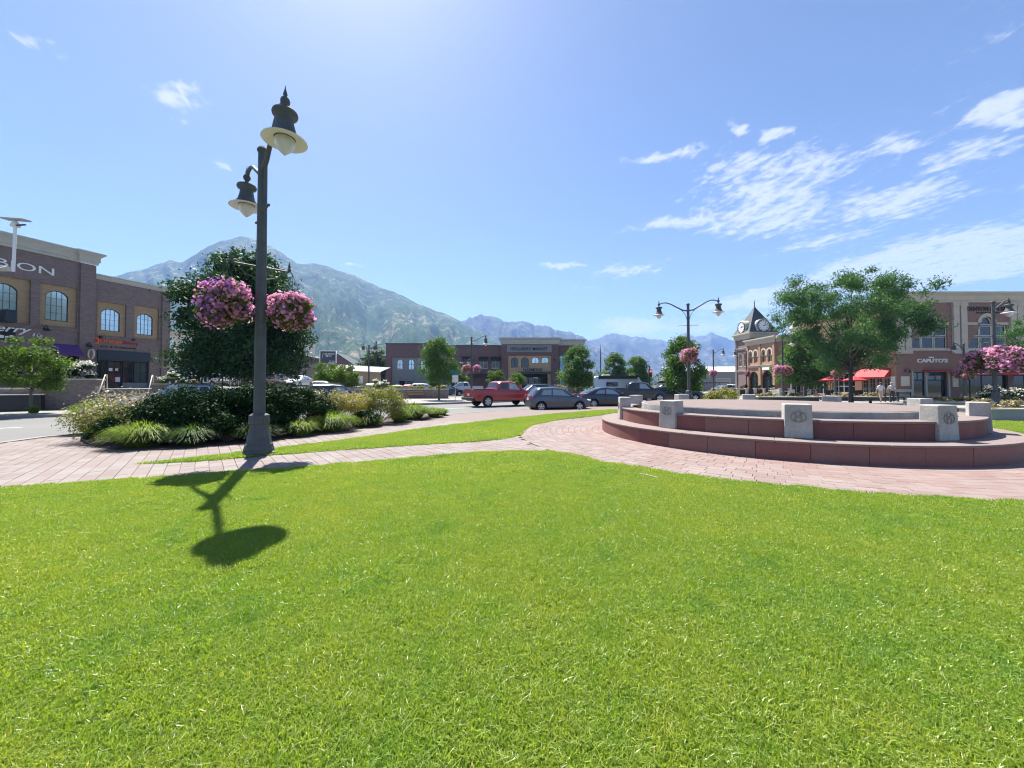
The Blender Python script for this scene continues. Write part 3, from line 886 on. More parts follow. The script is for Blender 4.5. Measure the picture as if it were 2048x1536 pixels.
for k in range(10):
    a = R(208.2 + 36 * k)
    F = Matrix.Translation((fx + 4.15 * math.cos(a), fy + 4.15 * math.sin(a), .42)) @ Matrix.Rotation(a + math.pi / 2, 4, 'Z')   # local -y faces outwards
    mb = MB()
    w0, w1 = .248, .238
    mb.add([(-w0, -.33, 0), (w0, -.33, 0), (w0, .03, 0), (-w0, .03, 0), (-w1, -.305, .715), (w1, -.305, .715), (w1, .03, .715), (-w1, .03, .715)],
           [(3, 2, 1, 0), (4, 5, 6, 7), (0, 1, 5, 4), (1, 2, 6, 5), (2, 3, 7, 6), (3, 0, 4, 7)])
    blk = bevel(mb.obj('concrete_block', M['concrete'], fountain, F), .022, 3)
    mb = MB()
    n = 28                                   # emblem: oval ring with an H and a leaf, standing 8 mm proud
    TF = Matrix.Translation((0, -.316, .45)) @ Matrix.Rotation(R(90 - 2), 4, 'X')
    vs, fs = [], []
    for i in range(n):
        ca, sa = math.cos(2 * math.pi * i / n), math.sin(2 * math.pi * i / n)
        for rx, rz, z in ((.140, .118, .0), (.140, .118, .010), (.122, .100, .010), (.122, .100, .0)): vs.append(TF @ Vector((rx * ca, rz * sa, z)))
    for i in range(n):
        for q in range(3): j = (i + 1) % n; fs.append((i * 4 + q, j * 4 + q, j * 4 + q + 1, i * 4 + q + 1))
    mb.add(vs, fs)
    for x in (-.062, .062):
        for (xx, zz, ww, hh) in ((x * .85, 0, .026, .17), (x * .85, .08, .05, .014), (x * .85, -.08, .05, .014)):
            mb.prism([(xx - ww / 2, zz - hh / 2), (xx + ww / 2, zz - hh / 2), (xx + ww / 2, zz + hh / 2), (xx - ww / 2, zz + hh / 2)], 0, .011, 0, TF)
    mb.prism([(-.05, -.02), (-.01, -.03), (.05, .03), (.03, .05), (-.02, .03)], 0, .012, 0, TF)
    mb.obj('emblem', M['emblem'], blk, F)
mb = MB(); mb.tube([(4.62, 13.7, .70), (5.05, 13.85, .70)], .07, 10)
mb.obj('pipe', M['cream'], fountain)
# ------------------------------------------------------------------ foliage
def leaf_mesh(name, P, size, aspect, g, out=None, col=None, up=.35, droop=.25, mats=None, matidx=None):
    n = len(P)
    N = g.normal(size=(n, 3)); 
    if out is not None: N = N * .75 + out * .9
    N[:, 2] += up; N /= np.linalg.norm(N, axis=1, keepdims=True)
    T = g.normal(size=(n, 3)); T[:, 2] -= droop
    T -= N * (T * N).sum(1, keepdims=True); T /= np.linalg.norm(T, axis=1, keepdims=True)
    B = np.cross(N, T)
    L = size * g.uniform(.65, 1.35, n)[:, None]; W = L * aspect
    v = np.stack([P - T * L / 2, P + B * W / 2 + N * W * .12 - T * L * .05, P + T * L / 2 - N * W * .12, P - B * W / 2 + N * W * .12 - T * L * .05], 1).reshape(-1, 3)
    me = bpy.data.meshes.new(name)
    me.vertices.add(4 * n); me.vertices.foreach_set('co', v.astype(np.float32).ravel())
    me.loops.add(4 * n); me.loops.foreach_set('vertex_index', np.arange(4 * n, dtype=np.int32))
    me.polygons.add(n); me.polygons.foreach_set('loop_start', np.arange(n, dtype=np.int32) * 4); me.polygons.foreach_set('loop_total', np.full(n, 4, np.int32))
    if matidx is not None: me.polygons.foreach_set('material_index', matidx.astype(np.int32))
    me.update(calc_edges=True)
    setcol(me, np.repeat(g.beta(2, 2, n) if col is None else col, 4))
    return me

def clump_points(g, clumps, n, shell=.55):
    """clumps: array (cx, cy, cz, rx, ry, rz); returns points and outward directions"""
    cl = np.asarray(clumps, float)
    wgt = cl[:, 3] * cl[:, 4] + cl[:, 4] * cl[:, 5]; wgt /= wgt.sum()
    idx = g.choice(len(cl), n, p=wgt)
    d = g.normal(size=(n, 3)); d /= np.linalg.norm(d, axis=1, keepdims=True)
    r = (shell + (1 - shell) * g.random(n)) ** .8
    jag = 1 + .22 * g.normal(size=n)
    P = cl[idx, :3] + d * cl[idx, 3:] * (r * jag)[:, None]
    return P, d, idx

LM = {}
LM['linden'] = leafmat('linden_leaf', (.008, .028, .012), (.042, .105, .028), .22)
LM['locust'] = leafmat('locust_leaf', (.034, .088, .046), (.10, .20, .085), .40)
LM['ash'] = leafmat('ash_leaf', (.035, .085, .026), (.10, .185, .050), .40)
LM['bright'] = leafmat('bright_leaf', (.035, .085, .014), (.13, .20, .028), .45)
LM['far'] = leafmat('far_leaf', (.028, .06, .024), (.075, .125, .048), .3)
LM['dark_shrub'] = leafmat('dark_shrub_leaf', (.005, .020, .008), (.018, .052, .014), .12, spec=.05)
LM['spirea'] = leafmat('spirea_leaf', (.07, .10, .022), (.22, .23, .055), .42)
LM['gold'] = leafmat('gold_leaf', (.14, .14, .03), (.36, .30, .07), .42)
LM['cream_fl'] = leafmat('cream_blossom', (.26, .20, .13), (.48, .41, .31), .3, tcol=(1, 1, .9))
LM['white_fl'] = leafmat('white_blossom', (.55, .52, .45), (.8, .79, .74), .3, tcol=(1, 1, .95))
LM['pink_fl'] = leafmat('pink_petal', (.58, .22, .40), (.80, .47, .62), .42, tcol=(1.15, .9, 1.0))
LM['violet_fl'] = leafmat('violet_petal', (.30, .10, .36), (.48, .22, .55), .4, tcol=(1.1, .9, 1.1))
LM['rosy_fl'] = leafmat('pale_rose_petal', (.52, .22, .25), (.72, .42, .44), .42, tcol=(1.1, .9, .9))
LM['basket_leaf'] = leafmat('basket_leaf', (.05, .075, .018), (.14, .17, .05), .4)
LM['blade'] = leafmat('grass_leaf', (.06, .11, .014), (.20, .28, .035), .45)
LM['shaded_blade'] = leafmat('shaded_blade', (.022, .06, .014), (.07, .13, .025), .4)  # copy of blade with the bed-front shade put into its colour
LM['lime'] = leafmat('lime_blade', (.085, .14, .016), (.25, .33, .05), .45)

def make_tree(name, H, base, rx, ry, shape, nclump, cr, nleaf, leaf, aspect, lm, bark, trunk_r, seed, lean=0, flat=.8, limbs=14, up=.35, droop=.25, shell=.5):
    """prototype tree at the origin. shape(t) = crown radius factor for t in 0..1 from crown bottom to top"""
    g = np.random.default_rng(seed); rr = random.Random(seed)
    root = thing(name, (0, 0, 0), None, 'tree')
    cl = []
    tries = 0
    while len(cl) < nclump and tries < 5000:
        tries += 1
        t_ = rr.random() ** .9; a = rr.random() * 6.283
        q = math.sqrt(rr.random()) if rr.random() < .35 else rr.uniform(.72, 1.0)
        sr = shape(t_) * q * rr.uniform(.72, 1.18)
        r = cr * rr.uniform(.55, 1.4) * (.75 if t_ > .85 else 1)
        x, y, z = sr * (rx - r * .6) * math.cos(a), sr * (ry - r * .6) * math.sin(a), base + t_ * (H - base - r * .5)
        if any((x - c[0]) ** 2 + (y - c[1]) ** 2 + ((z - c[2]) / flat) ** 2 < (r * .62) ** 2 for c in cl): continue
        cl.append((x, y, z, r, r, r * flat))
    P, d, idx = clump_points(g, cl, nleaf, shell)
    tone = g.random(len(cl))
    col = np.clip(.62 * g.beta(2, 2, nleaf) + .38 * tone[idx], 0, 1)
    me = leaf_mesh('crown', P, leaf, aspect, g, d, col, up, droop)
    mesh_obj('crown', me, lm, root)
    mb = MB()
    top = base + (H - base) * .62
    path = [(0, 0, -.05), (0, 0, base * .3), (.02 * H * lean, 0, base * .8)]
    for k in range(1, 5): path.append((rr.uniform(-.03, .03) * H + .02 * H * lean, rr.uniform(-.03, .03) * H, base * .8 + (top - base * .8) * k / 4))
    mb.tube(path, [trunk_r * 1.35, trunk_r * 1.05, trunk_r * .95] + [trunk_r * (.8 - .17 * k) for k in range(4)], 10)
    for c in sorted(cl, key=lambda c: c[2])[:limbs * 2:2] + cl[:limbs // 2]:
        z0 = base * .82 + rr.random() * (min(c[2], top) - base * .82) * .6
        p0 = Vector((.02 * H * lean, 0, max(z0, base * .7))); p2 = Vector(c[:3]); p1 = p0.lerp(p2, .5) + Vector((0, 0, (p2.z - p0.z) * -.12 + .1 * rr.random()))
        mb.tube([p0, p0.lerp(p1, .5), p1, p1.lerp(p2, .55), p2], [trunk_r * .42, trunk_r * .34, trunk_r * .26, trunk_r * .17, trunk_r * .06], 6)
    mb.obj('trunk', bark, root)
    return root

def egg(t): return math.sin(math.pi * (.12 + .80 * t)) ** .75 * (1.04 - .30 * t)
def vase(t): return .36 + .66 * math.sin(math.pi * (.04 + .74 * t))
def ball(t): return math.sin(math.pi * (.10 + .80 * t)) ** .6
def cone(t): return (1 - t) ** .75 * .95 + .10

T_lin = make_tree('linden_tree', 11.0, 2.3, 4.7, 4.7, lambda t: math.sin(math.pi * (.14 + .80 * t)) ** .5 * (1.06 - .34 * t), 150, 1.15, 52000, .25, .46, LM['linden'], M['bark_dark'], .21, 21, limbs=18, shell=.3, flat=.7)
props(T_lin, 'tall dense dark green tree behind the pink flower baskets on the near lamp post')
T_lin.location = (-18.9, 27.4, 0)
T_loc = make_tree('locust_tree', 10.9, 3.1, 5.6, 5.4, vase, 150, .98, 58000, .22, .33, LM['locust'], M['bark_dark'], .155, 33, flat=.72, limbs=24, up=.4, droop=.7, shell=.15)
props(T_loc, 'wide feathery shade tree with a dark trunk just behind the round fountain')
T_loc.scale = (.92, .92, .97); T_loc.location = (27.3, 31.0, 0); T_loc.rotation_euler = (0, 0, .6)
T_ash = make_tree('ash_tree', 6.4, 1.75, 2.35, 2.2, egg, 40, .72, 9500, .17, .55, LM['ash'], M['bark'], .09, 45, limbs=12, shell=.3)
props(T_ash, 'slim young tree with a pale trunk on the sidewalk behind the red pickup')
T_ash.location = (-7.3, 38.5, 0)
T_left = make_tree('maple_tree', 4.35, 1.55, 1.95, 1.9, ball, 34, .62, 8500, .15, .5, LM['bright'], M['bark'], .07, 57, limbs=12, flat=.55, up=.7, shell=.35)
T_left.scale = (.86, .86, .96)
props(T_left, 'small bright green tree in front of the brown brick wall at far left')
T_left.location = (-26.0, 20.8, 0)
T_round = make_tree('round_tree', 4.2, .9, 1.75, 1.7, ball, 26, .62, 5000, .19, .6, LM['bright'], M['bark'], .07, 61, limbs=8)
props(T_round, 'small lime green tree left of its darker twin before the metal-roofed shed')
T_round.location = (-22.2, 46.0, 0)
T_far = make_tree('far_tree', 9.5, 1.6, 4.2, 4.0, egg, 44, 1.2, 8000, .38, .6, LM['far'], M['bark'], .16, 71, limbs=8)
props(T_far, 'big tree rising beside the left end of the market building')
T_far.location = (-29.5, 84.0, 0)
T_street = make_tree('street_tree', 6.6, 1.4, 2.6, 2.5, egg, 46, .85, 12000, .22, .58, LM['ash'], M['bark'], .11, 83, limbs=10)
props(T_street, 'leafy street tree covering the right end of the market building')
T_street.location = (8.6, 50.0, 0)

TREES_G = 'trees round the square'
for o, g_ in ((T_lin, None), (T_loc, None), (T_left, None)): pass
dup(T_round, (-19.4, 45.2, 0), 1.7, .93, 'darker green small tree right of its lime twin before the metal-roofed shed', 'tree')
dup(T_ash, (-11.4, 56.0, 0), 2.2, .72, 'low leafy tree against the market wall left of the pink far baskets', 'tree')
dup(T_round, (-8.2, 57.0, 0), .4, 1.0, 'rounded green tree against the market wall just behind the far baskets', 'tree')
dup(T_round, (-2.4, 58.0, 0), 2.5, .9, 'rounded green tree at the market wall above the red pickup bed', 'tree')
dup(T_round, (.6, 57.5, 0), 4.1, .8, 'small green tree at the market wall above the red pickup cab', 'tree')
dup(T_street, (17.6, 66.0, 0), 1.0, 1.05, 'left of the two street trees behind the white camper van', 'tree', 'trees behind the camper')
dup(T_street, (22.4, 69.0, 0), 2.6, 1.0, 'right of the two street trees behind the white camper van, next to the red signal', 'tree', 'trees behind the camper')
dup(T_street, (15.6, 35.0, 0), 4.0, (.86, .86, .90), 'full green tree directly behind the double lamp post beside the fountain', 'tree')
dup(T_street, (33.4, 43.8, 0), 5.2, (1.12, 1.12, 1.2), 'bright green tree between the clock tower and the feathery shade tree', 'tree')
dup(T_ash, (34.6, 47.4, 0), 3.2, .95, 'slender green tree close to the arched corner of the clock tower', 'tree')
e = dup(T_loc, (40.5, 27.2, 0), 2.0, (.62, .62, .66), 'feathery tree leaning in from the right edge beside the flower lamp', 'tree')
dup(T_far, (-58.0, 112.0, 0), .8, .7, 'pale green tree peeping out behind the dark tree and billboard', 'tree')
dup(T_far, (-21, 96.0, 0), 2.0, .6, 'light green bush-like tree behind the metal-roofed shed', 'tree')
dup(T_far, (37, 118.0, 0), 2.9, .75, 'distant tree beyond the red traffic signal', 'tree')
dup(T_far, (43, 130.0, 0), 3.6, .8, 'distant tree just left of the pale warehouse', 'tree')

# far-off wood along the foot of the mountains: reads as one mass
g = np.random.default_rng(99); cl = []
for k in range(330):
    px = g.uniform(-500, 2500); d = g.uniform(150, 520)
    x = (px - 1024) / 769 * d; h = g.uniform(2.5, 5.5) * (.7 + d / 600)
    cl.append((x, d, h * .75, h * g.uniform(.8, 1.5), h * .8, h))
P, dd, idx = clump_points(g, cl, 42000, .7)
me = leaf_mesh('far_wood', P, 1.5, .8, g, dd, np.clip(.5 * g.random(len(P)) + .5 * g.random(len(cl))[idx], 0, 1))
props(mesh_obj('far_wood', me, LM['far']), kind='stuff')

# ------------------------------------------------------------------ shrubs
def make_shrub(name, loc, rx, ry, h, lm, label, n=6000, leaf=.07, seed=1, fl=None, flfrac=0.0, aspect=.5, cat='shrub', group=None, up=.5, nclump=26, z0=.045):
    g = np.random.default_rng(seed); rr = random.Random(seed)
    root = thing(name, (loc[0], loc[1], z0), label, cat, group)
    cl = []
    for k in range(nclump):
        a = rr.random() * 6.283; q = math.sqrt(rr.random()); t_ = rr.random()
        r = min(rx, h) * rr.uniform(.20, .36)
        zz = (h - r * .8) * (1 - .42 * q ** 3) * (.25 + .75 * t_ ** .6)
        cl.append((q * (rx - r * .5) * math.cos(a), q * (ry - r * .5) * math.sin(a), max(r * .6, zz), r, r, r * .8))
    P, d, idx = clump_points(g, cl, n, .4)
    P[:, 2] = np.maximum(P[:, 2], .03)
    P += root.location
    col = np.clip(.6 * g.beta(2, 2, n) + .4 * g.random(len(cl))[idx], 0, 1)
    mi = None; mats = [lm]
    if fl is not None:
        top = (d[:, 2] > .1) & (g.random(n) < flfrac * (.35 + 1.1 * np.clip((P[:, 2] - z0) / h, 0, 1)))
        mi = top.astype(int); mats = [lm, fl]
        if mi.sum():
            P2, d2, c2 = P[top], d[top], g.random(top.sum())
            me2 = leaf_mesh('blossom', P2 + d2 * .03, leaf * 1.05, .9, g, d2, c2, up=.9)
            mesh_obj('blossom', me2, fl, root)
        keep = ~top; P, d, col = P[keep], d[keep], col[keep]
    me = leaf_mesh('foliage', P, leaf, aspect, g, d, col, up)
    mesh_obj('foliage', me, lm, root)
    mb = MB()
    for c in cl[:12]:
        p2 = Vector(c[:3]); mb.tube([Vector((c[0] * .15, c[1] * .15, 0)), Vector((c[0] * .5, c[1] * .5, p2.z * .55)), p2], [.014, .010, .005], 5)
    o = mb.obj('stem', M['bark'], root); o.location = root.location; o.matrix_parent_inverse = wmat(root).inverted()
    return root

def make_grass(name, loc, r, h, lm, label, n=1400, seed=1, group=None, w=.008, z0=.045, cat='ornamental grass'):
    g = np.random.default_rng(seed)
    az = g.random(n) * 2 * np.pi; q = np.sqrt(g.random(n))
    x0, y0 = q * r * .38 * np.cos(az), q * r * .38 * np.sin(az)
    az2 = az + g.normal(0, .45, n); H = h * g.uniform(.55, 1.25, n) * (1 - .30 * q); D = r * (.15 + .72 * q) * g.uniform(.6, 1.12, n)
    dx, dy = np.cos(az2), np.sin(az2); px, py = -dy * w, dx * w
    V = []
    for t_, ww in ((0, 1), (.4, 1), (.75, .75), (1, .08)):
        zz = H * (1.6 * t_ - .62 * t_ ** 2.4) if t_ < 1 else H * (1.0 - .75 * (D / (r * 1.2)) ** 1.5)
        xx, yy = x0 + dx * D * t_ ** 1.5, y0 + dy * D * t_ ** 1.5
        V += [np.stack([xx - px * ww, yy - py * ww, zz], 1), np.stack([xx + px * ww, yy + py * ww, zz], 1)]
    V = np.stack(V, 1).reshape(-1, 3)
    F = []
    for i in range(n):
        for k in range(3): b_ = i * 8 + k * 2; F.append((b_, b_ + 1, b_ + 3, b_ + 2))
    me = bpy.data.meshes.new(name); me.from_pydata(V.tolist(), [], F); setcol(me, np.repeat(g.beta(2, 2, n), 8))
    o = mesh_obj(name, me, lm); o.location = (loc[0], loc[1], z0)
    return props(o, label, cat, group)

make_shrub('flowering_shrub', (-10.75, 10.75), 1.35, 1.1, 1.42, LM['spirea'], 'cream flowering spirea shrub at the left end of the planting bed', 9000, .055, 101, LM['cream_fl'], .5, nclump=34)
make_shrub('dark_shrub', (-8.95, 10.75), 1.3, 1.15, 1.72, LM['dark_shrub'], 'dark green shrub between the cream flowering shrub and its dark neighbour', 21000, .07, 102, nclump=34)
make_shrub('dark_shrub', (-7.75, 11.15), 1.3, 1.15, 1.80, LM['dark_shrub'], 'tallest dark green shrub, just left of the near lamp post', 21000, .07, 103, nclump=34)
make_shrub('dark_shrub', (-7.0, 12.4), 1.15, 1.1, 1.58, LM['dark_shrub'], 'dark green shrub directly behind the near lamp post base', 17000, .07, 104, nclump=30)
make_shrub('dark_shrub', (-10.1, 12.0), .9, .7, 1.2, LM['dark_shrub'], 'dark green shrub behind the cream flowering shrub along the kerb', 7000, .062, 105, nclump=24)
for k, (x, y, rx, h, lab) in enumerate(((-8.45, 9.85, .7, .75, 'low dark green shrub at the brick edge right of the lime fountain grass'), (-7.55, 10.2, .65, .8, 'low dark green shrub at the brick edge left of the lamp post'),
        (-6.85, 11.0, .6, .75, 'low dark green shrub behind the lamp base at the brick edge'), (-10.2, 9.95, .7, .7, 'low dark green shrub under the cream flowers at the brick edge'), (-5.3, 14.0, .6, .6, 'low dark green shrub under the tall yellow green one'))):
    make_shrub('dark_shrub', (x, y), rx, .55, h, LM['dark_shrub'], lab, 5200, .06, 130 + k, nclump=18)
make_shrub('spirea_shrub', (-6.75, 13.35), 1.05, .9, 1.48, LM['spirea'], 'olive green spirea shrub just right of the near lamp post', 8000, .055, 106, LM['cream_fl'], .16, nclump=28)
make_shrub('spirea_shrub', (-6.2, 14.2), 1.0, .9, 1.48, LM['gold'], 'golden yellow spirea shrub in the middle of the planting bed', 8000, .055, 107, LM['cream_fl'], .18, nclump=28)
make_shrub('spirea_shrub', (-5.25, 15.1), 1.1, .9, 1.62, LM['spirea'], 'tall yellow green spirea shrub at the right of the planting bed', 9000, .055, 108, LM['gold'], .3, nclump=30)
make_grass('fountain_grass', (-13.1, 12.15), .75, 1.05, LM['lime'], 'lime yellow grass clump at the kerb corner beside the cream shrub', 1600, 111, 'grasses in the planting bed')
make_grass('fountain_grass', (-9.05, 9.5), .80, .60, LM['lime'], 'lime fountain grass spilling out before the dark shrubs at the brick edge', 2600, 112, 'grasses in the planting bed')
make_grass('fountain_grass', (-8.0, 9.65), .6, .50, LM['shaded_blade'], 'shade-toned fountain grass left of the lamp base in the bed', 1500, 113, 'grasses in the planting bed')
make_grass('fountain_grass', (-7.0, 10.5), .65, .52, LM['shaded_blade'], 'green fountain grass straight behind the near lamp base', 1500, 114, 'grasses in the planting bed')
make_grass('fountain_grass', (-6.28, 11.45), .55, .50, LM['lime'], 'small lime fountain grass just right of the lamp base', 1300, 115, 'grasses in the planting bed')
make_grass('fountain_grass', (-5.85, 12.55), .80, .62, LM['lime'], 'broad lime fountain grass below the golden shrub', 2200, 116, 'grasses in the planting bed')
make_grass('fountain_grass', (-5.15, 13.9), .5, .42, LM['lime'], 'low lime grass below the tall yellow green shrub', 1000, 117, 'grasses in the planting bed')
make_grass('fountain_grass', (-4.55, 15.6), .55, .5, LM['blade'], 'green grass at the foot of the last shrub in the bed', 1000, 118, 'grasses in the planting bed')
make_grass('fountain_grass', (-4.35, 17.0), .85, .68, LM['blade'], 'large green fountain grass near the pointed end of the bed', 1900, 119, 'grasses in the planting bed')
make_grass('fountain_grass', (-3.65, 18.0), .55, .45, LM['lime'], 'lime fountain grass at the pointed end of the bed', 1000, 120, 'grasses in the planting bed')
make_grass('fountain_grass', (-3.45, 19.1), .38, .34, LM['blade'], 'tiny last grass tuft beside the road at the bed tip', 600, 121, 'grasses in the planting bed')
make_grass('curb_grass', (-25.0, 20.15), .34, .42, LM['blade'], 'dark grass tuft right of the small far-left tree trunk', 400, 122)
make_grass('curb_grass', (-26.9, 19.4), .40, .48, LM['blade'], 'dark grass tuft left of the small far-left tree trunk', 400, 123)

# ------------------------------------------------------------------ lamp posts and flower baskets
def lamp_head(parent, x, y, z):
    """bell lantern hanging with its reflector disc at height z"""
    TM = Matrix.Translation((x, y, z))
    mb = MB()
    mb.lathe([(.17, .05), (.25, .055), (.245, .09), (.20, .16), (.158, .30), (.145, .40), (.152, .44), (.21, .46), (.222, .50), (.21, .545), (.17, .56), (.07, .575), (.045, .60), (.045, .67), (.075, .70), (.085, .75), (.07, .80), (.035, .83), (.028, .86), (.04, .875), (.012, .98), (.003, 1.05)], 20, (x, y, z))
    h = mb.obj('lamp_head', M['iron'], parent)
    mb = MB(); mb.lathe([(.19, .055), (.28, .042), (.382, 0.0), (.385, -.012), (.36, -.010), (.26, .022), (.18, .035)], 32, (x, y, z))
    mb.obj('reflector', M['enamel'], h)
    mb = MB(); mb.lathe([(.165, .03), (.175, -.03), (.168, -.08), (.135, -.155), (.08, -.22), (.038, -.255), (.012, -.28), (0.001, -.282)], 20, (x, y, z))
    mb.obj('globe', M['globe'], h)
    mb = MB(); mb.lathe([(.10, .03), (.10, -.03), (.05, -.05), (.05, -.13), (.01, -.15)], 10, (x, y, z))
    mb.obj('bulb_holder', M['chrome'], h)
    return h
def make_lamp(arms, name='street_lamp', baskets=True, rods=True, H=6.8, span=1.85):
    """arms: angles (radians) of the lantern arms in plan; basket bar runs across"""
    root = thing(name, (0, 0, 0), None, 'street lamp')
    mb = MB()
    prof = [(.30, -.02), (.30, .07), (.285, .10), (.29, .13), (.275, .17), (.265, .20), (.27, .225), (.245, .26), (.225, .36), (.195, .50), (.178, .62), (.17, .66), (.195, .69), (.20, .72), (.20, .80), (.195, .86), (.15, .89), (.118, .90)]
    mb.lathe(prof, 24, flute=.045, smooth=False); mb.obj('base', M['iron'], root)
    mb = MB(); mb.lathe([(.114, .88), (.110, 2.6), (.099, 4.4), (.090, H - .12), (.115, H - .10), (.115, H - .05), (.08, H), (.001, H + .02)], 20, flute=.055, smooth=False)
    mb.obj('pole', M['iron'], root)
    for a in arms:
        ca, sa = math.cos(a), math.sin(a)
        pts = [(0.05, H - .50), (.35, H - .44), (.75, H - .20), (1.10, H + .02), (1.40, H + .13), (1.65, H + .12), (span, H + .03)]
        mb = MB(); mb.tube([(r * ca, r * sa, z) for r, z in pts], [.055, .05, .045, .042, .04, .038, .036], 8)
        arm = mb.obj('arm', M['iron'], root)
        mb = MB(); mb.tube([(r * ca, r * sa, z) for r, z in ((.09, H - 1.05), (.14, H - .85), (.26, H - .62), (.42, H - .44))], .018, 6)
        mb.obj('scroll_bracket', M['iron'], arm)
        lamp_head(root, span * ca, span * sa, H - .70)
    if rods:
        a = arms[0]; ca, sa = math.cos(a), math.sin(a)
        for s in (1, -1):
            mb = MB(); mb.tube([(0, 0, H - 1.5), (s * .62 * ca, s * .62 * sa, H - 1.5)], .014, 6); mb.lathe([(.026, -.02), (.026, .02)], 8, (s * .62 * ca, s * .62 * sa, H - 1.5))
            mb.obj('banner_rod', M['iron'], root)
    if baskets:
        a = arms[0] + math.pi / 2; ca, sa = math.cos(a), math.sin(a)
        mb = MB()
        mb.tube([(-.55 * ca, -.55 * sa, 4.12), (.55 * ca, .55 * sa, 4.12)], .022, 6)
        for s in (1, -1):
            mb.lathe([(.03, 0), (.045, .04), (.02, .07), (.03, .10), (.01, .2), (.001, .22)], 8, (s * .55 * ca, s * .55 * sa, 4.13))
            mb.tube([(s * .1 * ca, s * .1 * sa, 3.86), (s * .3 * ca, s * .3 * sa, 3.93), (s * .45 * ca, s * .45 * sa, 4.10)], .014, 5)
        mb.obj('basket_bar', M['iron'], root)
    return root

def make_basket(r, seed, fl, name='flower_basket'):
    """hanging petunia ball, hook at the top; origin at the ball's centre"""
    g = np.random.default_rng(seed)
    root = thing(name, (0, 0, 0), None, 'flower basket')
    mb = MB(); mb.lathe([(.001, -.28), (.16, -.26), (.26, -.14), (.30, .02), (.29, .04), (.2, .03)], 16)
    pot = mb.obj('planter_bowl', M['mulch'], root)
    mb = MB()
    for k in range(3):
        a = 2 * math.pi * k / 3; mb.tube([(.29 * math.cos(a), .29 * math.sin(a), .03), (0, 0, .80)], .007, 4)
    mb.obj('hanger', M['iron'], pot)
    n = 6400
    rr = random.Random(seed)
    cl = [(0, 0, .05 * r, .62 * r, .62 * r, .55 * r)]
    for k in range(7):
        a = k * .9 + rr.uniform(-.3, .3); q = rr.uniform(.38, .58) * r; s_ = rr.uniform(.40, .56) * r
        cl.append((q * math.cos(a), q * math.sin(a), (-.46 if k % 2 else .18) * r * rr.uniform(.6, 1.3), s_, s_, s_ * rr.uniform(.9, 1.3)))
    P, d, idx = clump_points(g, cl, n, .84)
    inside = np.zeros(len(P), bool)
    for k, c in enumerate(cl): inside |= (idx != k) & ((((P - np.array(c[:3])) / np.array(c[3:])) ** 2).sum(1) < .7)
    P, d, idx = P[~inside], d[~inside], idx[~inside]
    lump = np.array([.5 + .5 * mnoise.noise(Vector(p_ * (2.2 / r)) + Vector((seed, 0, 0))) for p_ in P])
    isfl = g.random(len(P)) < np.clip(.34 + .25 * (d[:, 2] + .2) + 1.1 * (lump - .5), .05, .68)
    me = leaf_mesh('foliage', P[~isfl] * .97, .075, .55, g, d[~isfl], None, .3); mesh_obj('foliage', me, LM['basket_leaf'], root)
    # petunias: five petals round a centre
    C, D = P[isfl] * 1.03, d[isfl]
    nz = D * .9 + g.normal(size=D.shape) * .35; nz /= np.linalg.norm(nz, axis=1, keepdims=True)
    t0 = np.cross(nz, np.array([.3, .2, .9])); t0 /= np.linalg.norm(t0, axis=1, keepdims=True); b0 = np.cross(nz, t0)
    R_ = .037 * g.uniform(.75, 1.3, len(C))
    V = [C - nz * .012]
    for k in range(5):
        a = 2 * np.pi * k / 5; V.append(C + (t0 * math.cos(a) + b0 * math.sin(a)) * R_[:, None])
    V = np.stack(V, 1).reshape(-1, 3)
    F = []
    for i in range(len(C)):
        for k in range(5): F.append((6 * i, 6 * i + 1 + k, 6 * i + 1 + (k + 1) % 5))
    me = bpy.data.meshes.new('blossom'); me.from_pydata(V.tolist(), [], F)
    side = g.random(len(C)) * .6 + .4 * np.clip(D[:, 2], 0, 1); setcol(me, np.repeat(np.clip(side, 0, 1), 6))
    for m_ in fl: me.materials.append(m_)
    pick = (mnoise and np.array([mnoise.noise(Vector(c_ * 2.2) + Vector((seed * 3, 1, 0))) for c_ in C])) + .3 * g.normal(size=len(C))
    mi = np.where(pick > .22, min(1, len(fl) - 1), 0)
    me.polygons.foreach_set('material_index', np.repeat(mi, 5).astype(np.int32))
    mesh_obj('blossom', me, fl, root)
    return root

ARM = math.atan2(-.72, .69)
L0 = make_lamp([ARM, ARM + math.pi])
props(L0, 'tall fluted lamp post with two bell lanterns standing on the brick path by the lawn')
L0.location = (-5.54, 8.45, .02)
BK = 'flower baskets hung on the lamp posts'
B1 = make_basket(.48, 3, [LM['pink_fl'], LM['violet_fl']])
props(B1, 'large pink and violet flower basket on the left of the near lamp post', group=BK)
bx, by = math.cos(ARM + math.pi / 2), math.sin(ARM + math.pi / 2)
B1.location = (-5.54 - .62 * bx, 8.45 - .62 * by, 3.32)
B2 = make_basket(.47, 9, [LM['pink_fl'], LM['pink_fl']])
props(B2, 'large pink flower basket on the right of the near lamp post', group=BK)
B2.location = (-5.54 + .62 * bx, 8.45 + .62 * by, 3.30)
B3 = make_basket(.48, 15, [LM['rosy_fl'], LM['pink_fl']])
props(B3, 'faded rosy flower basket on the double lamp behind the fountain, its nearer side', group=BK)

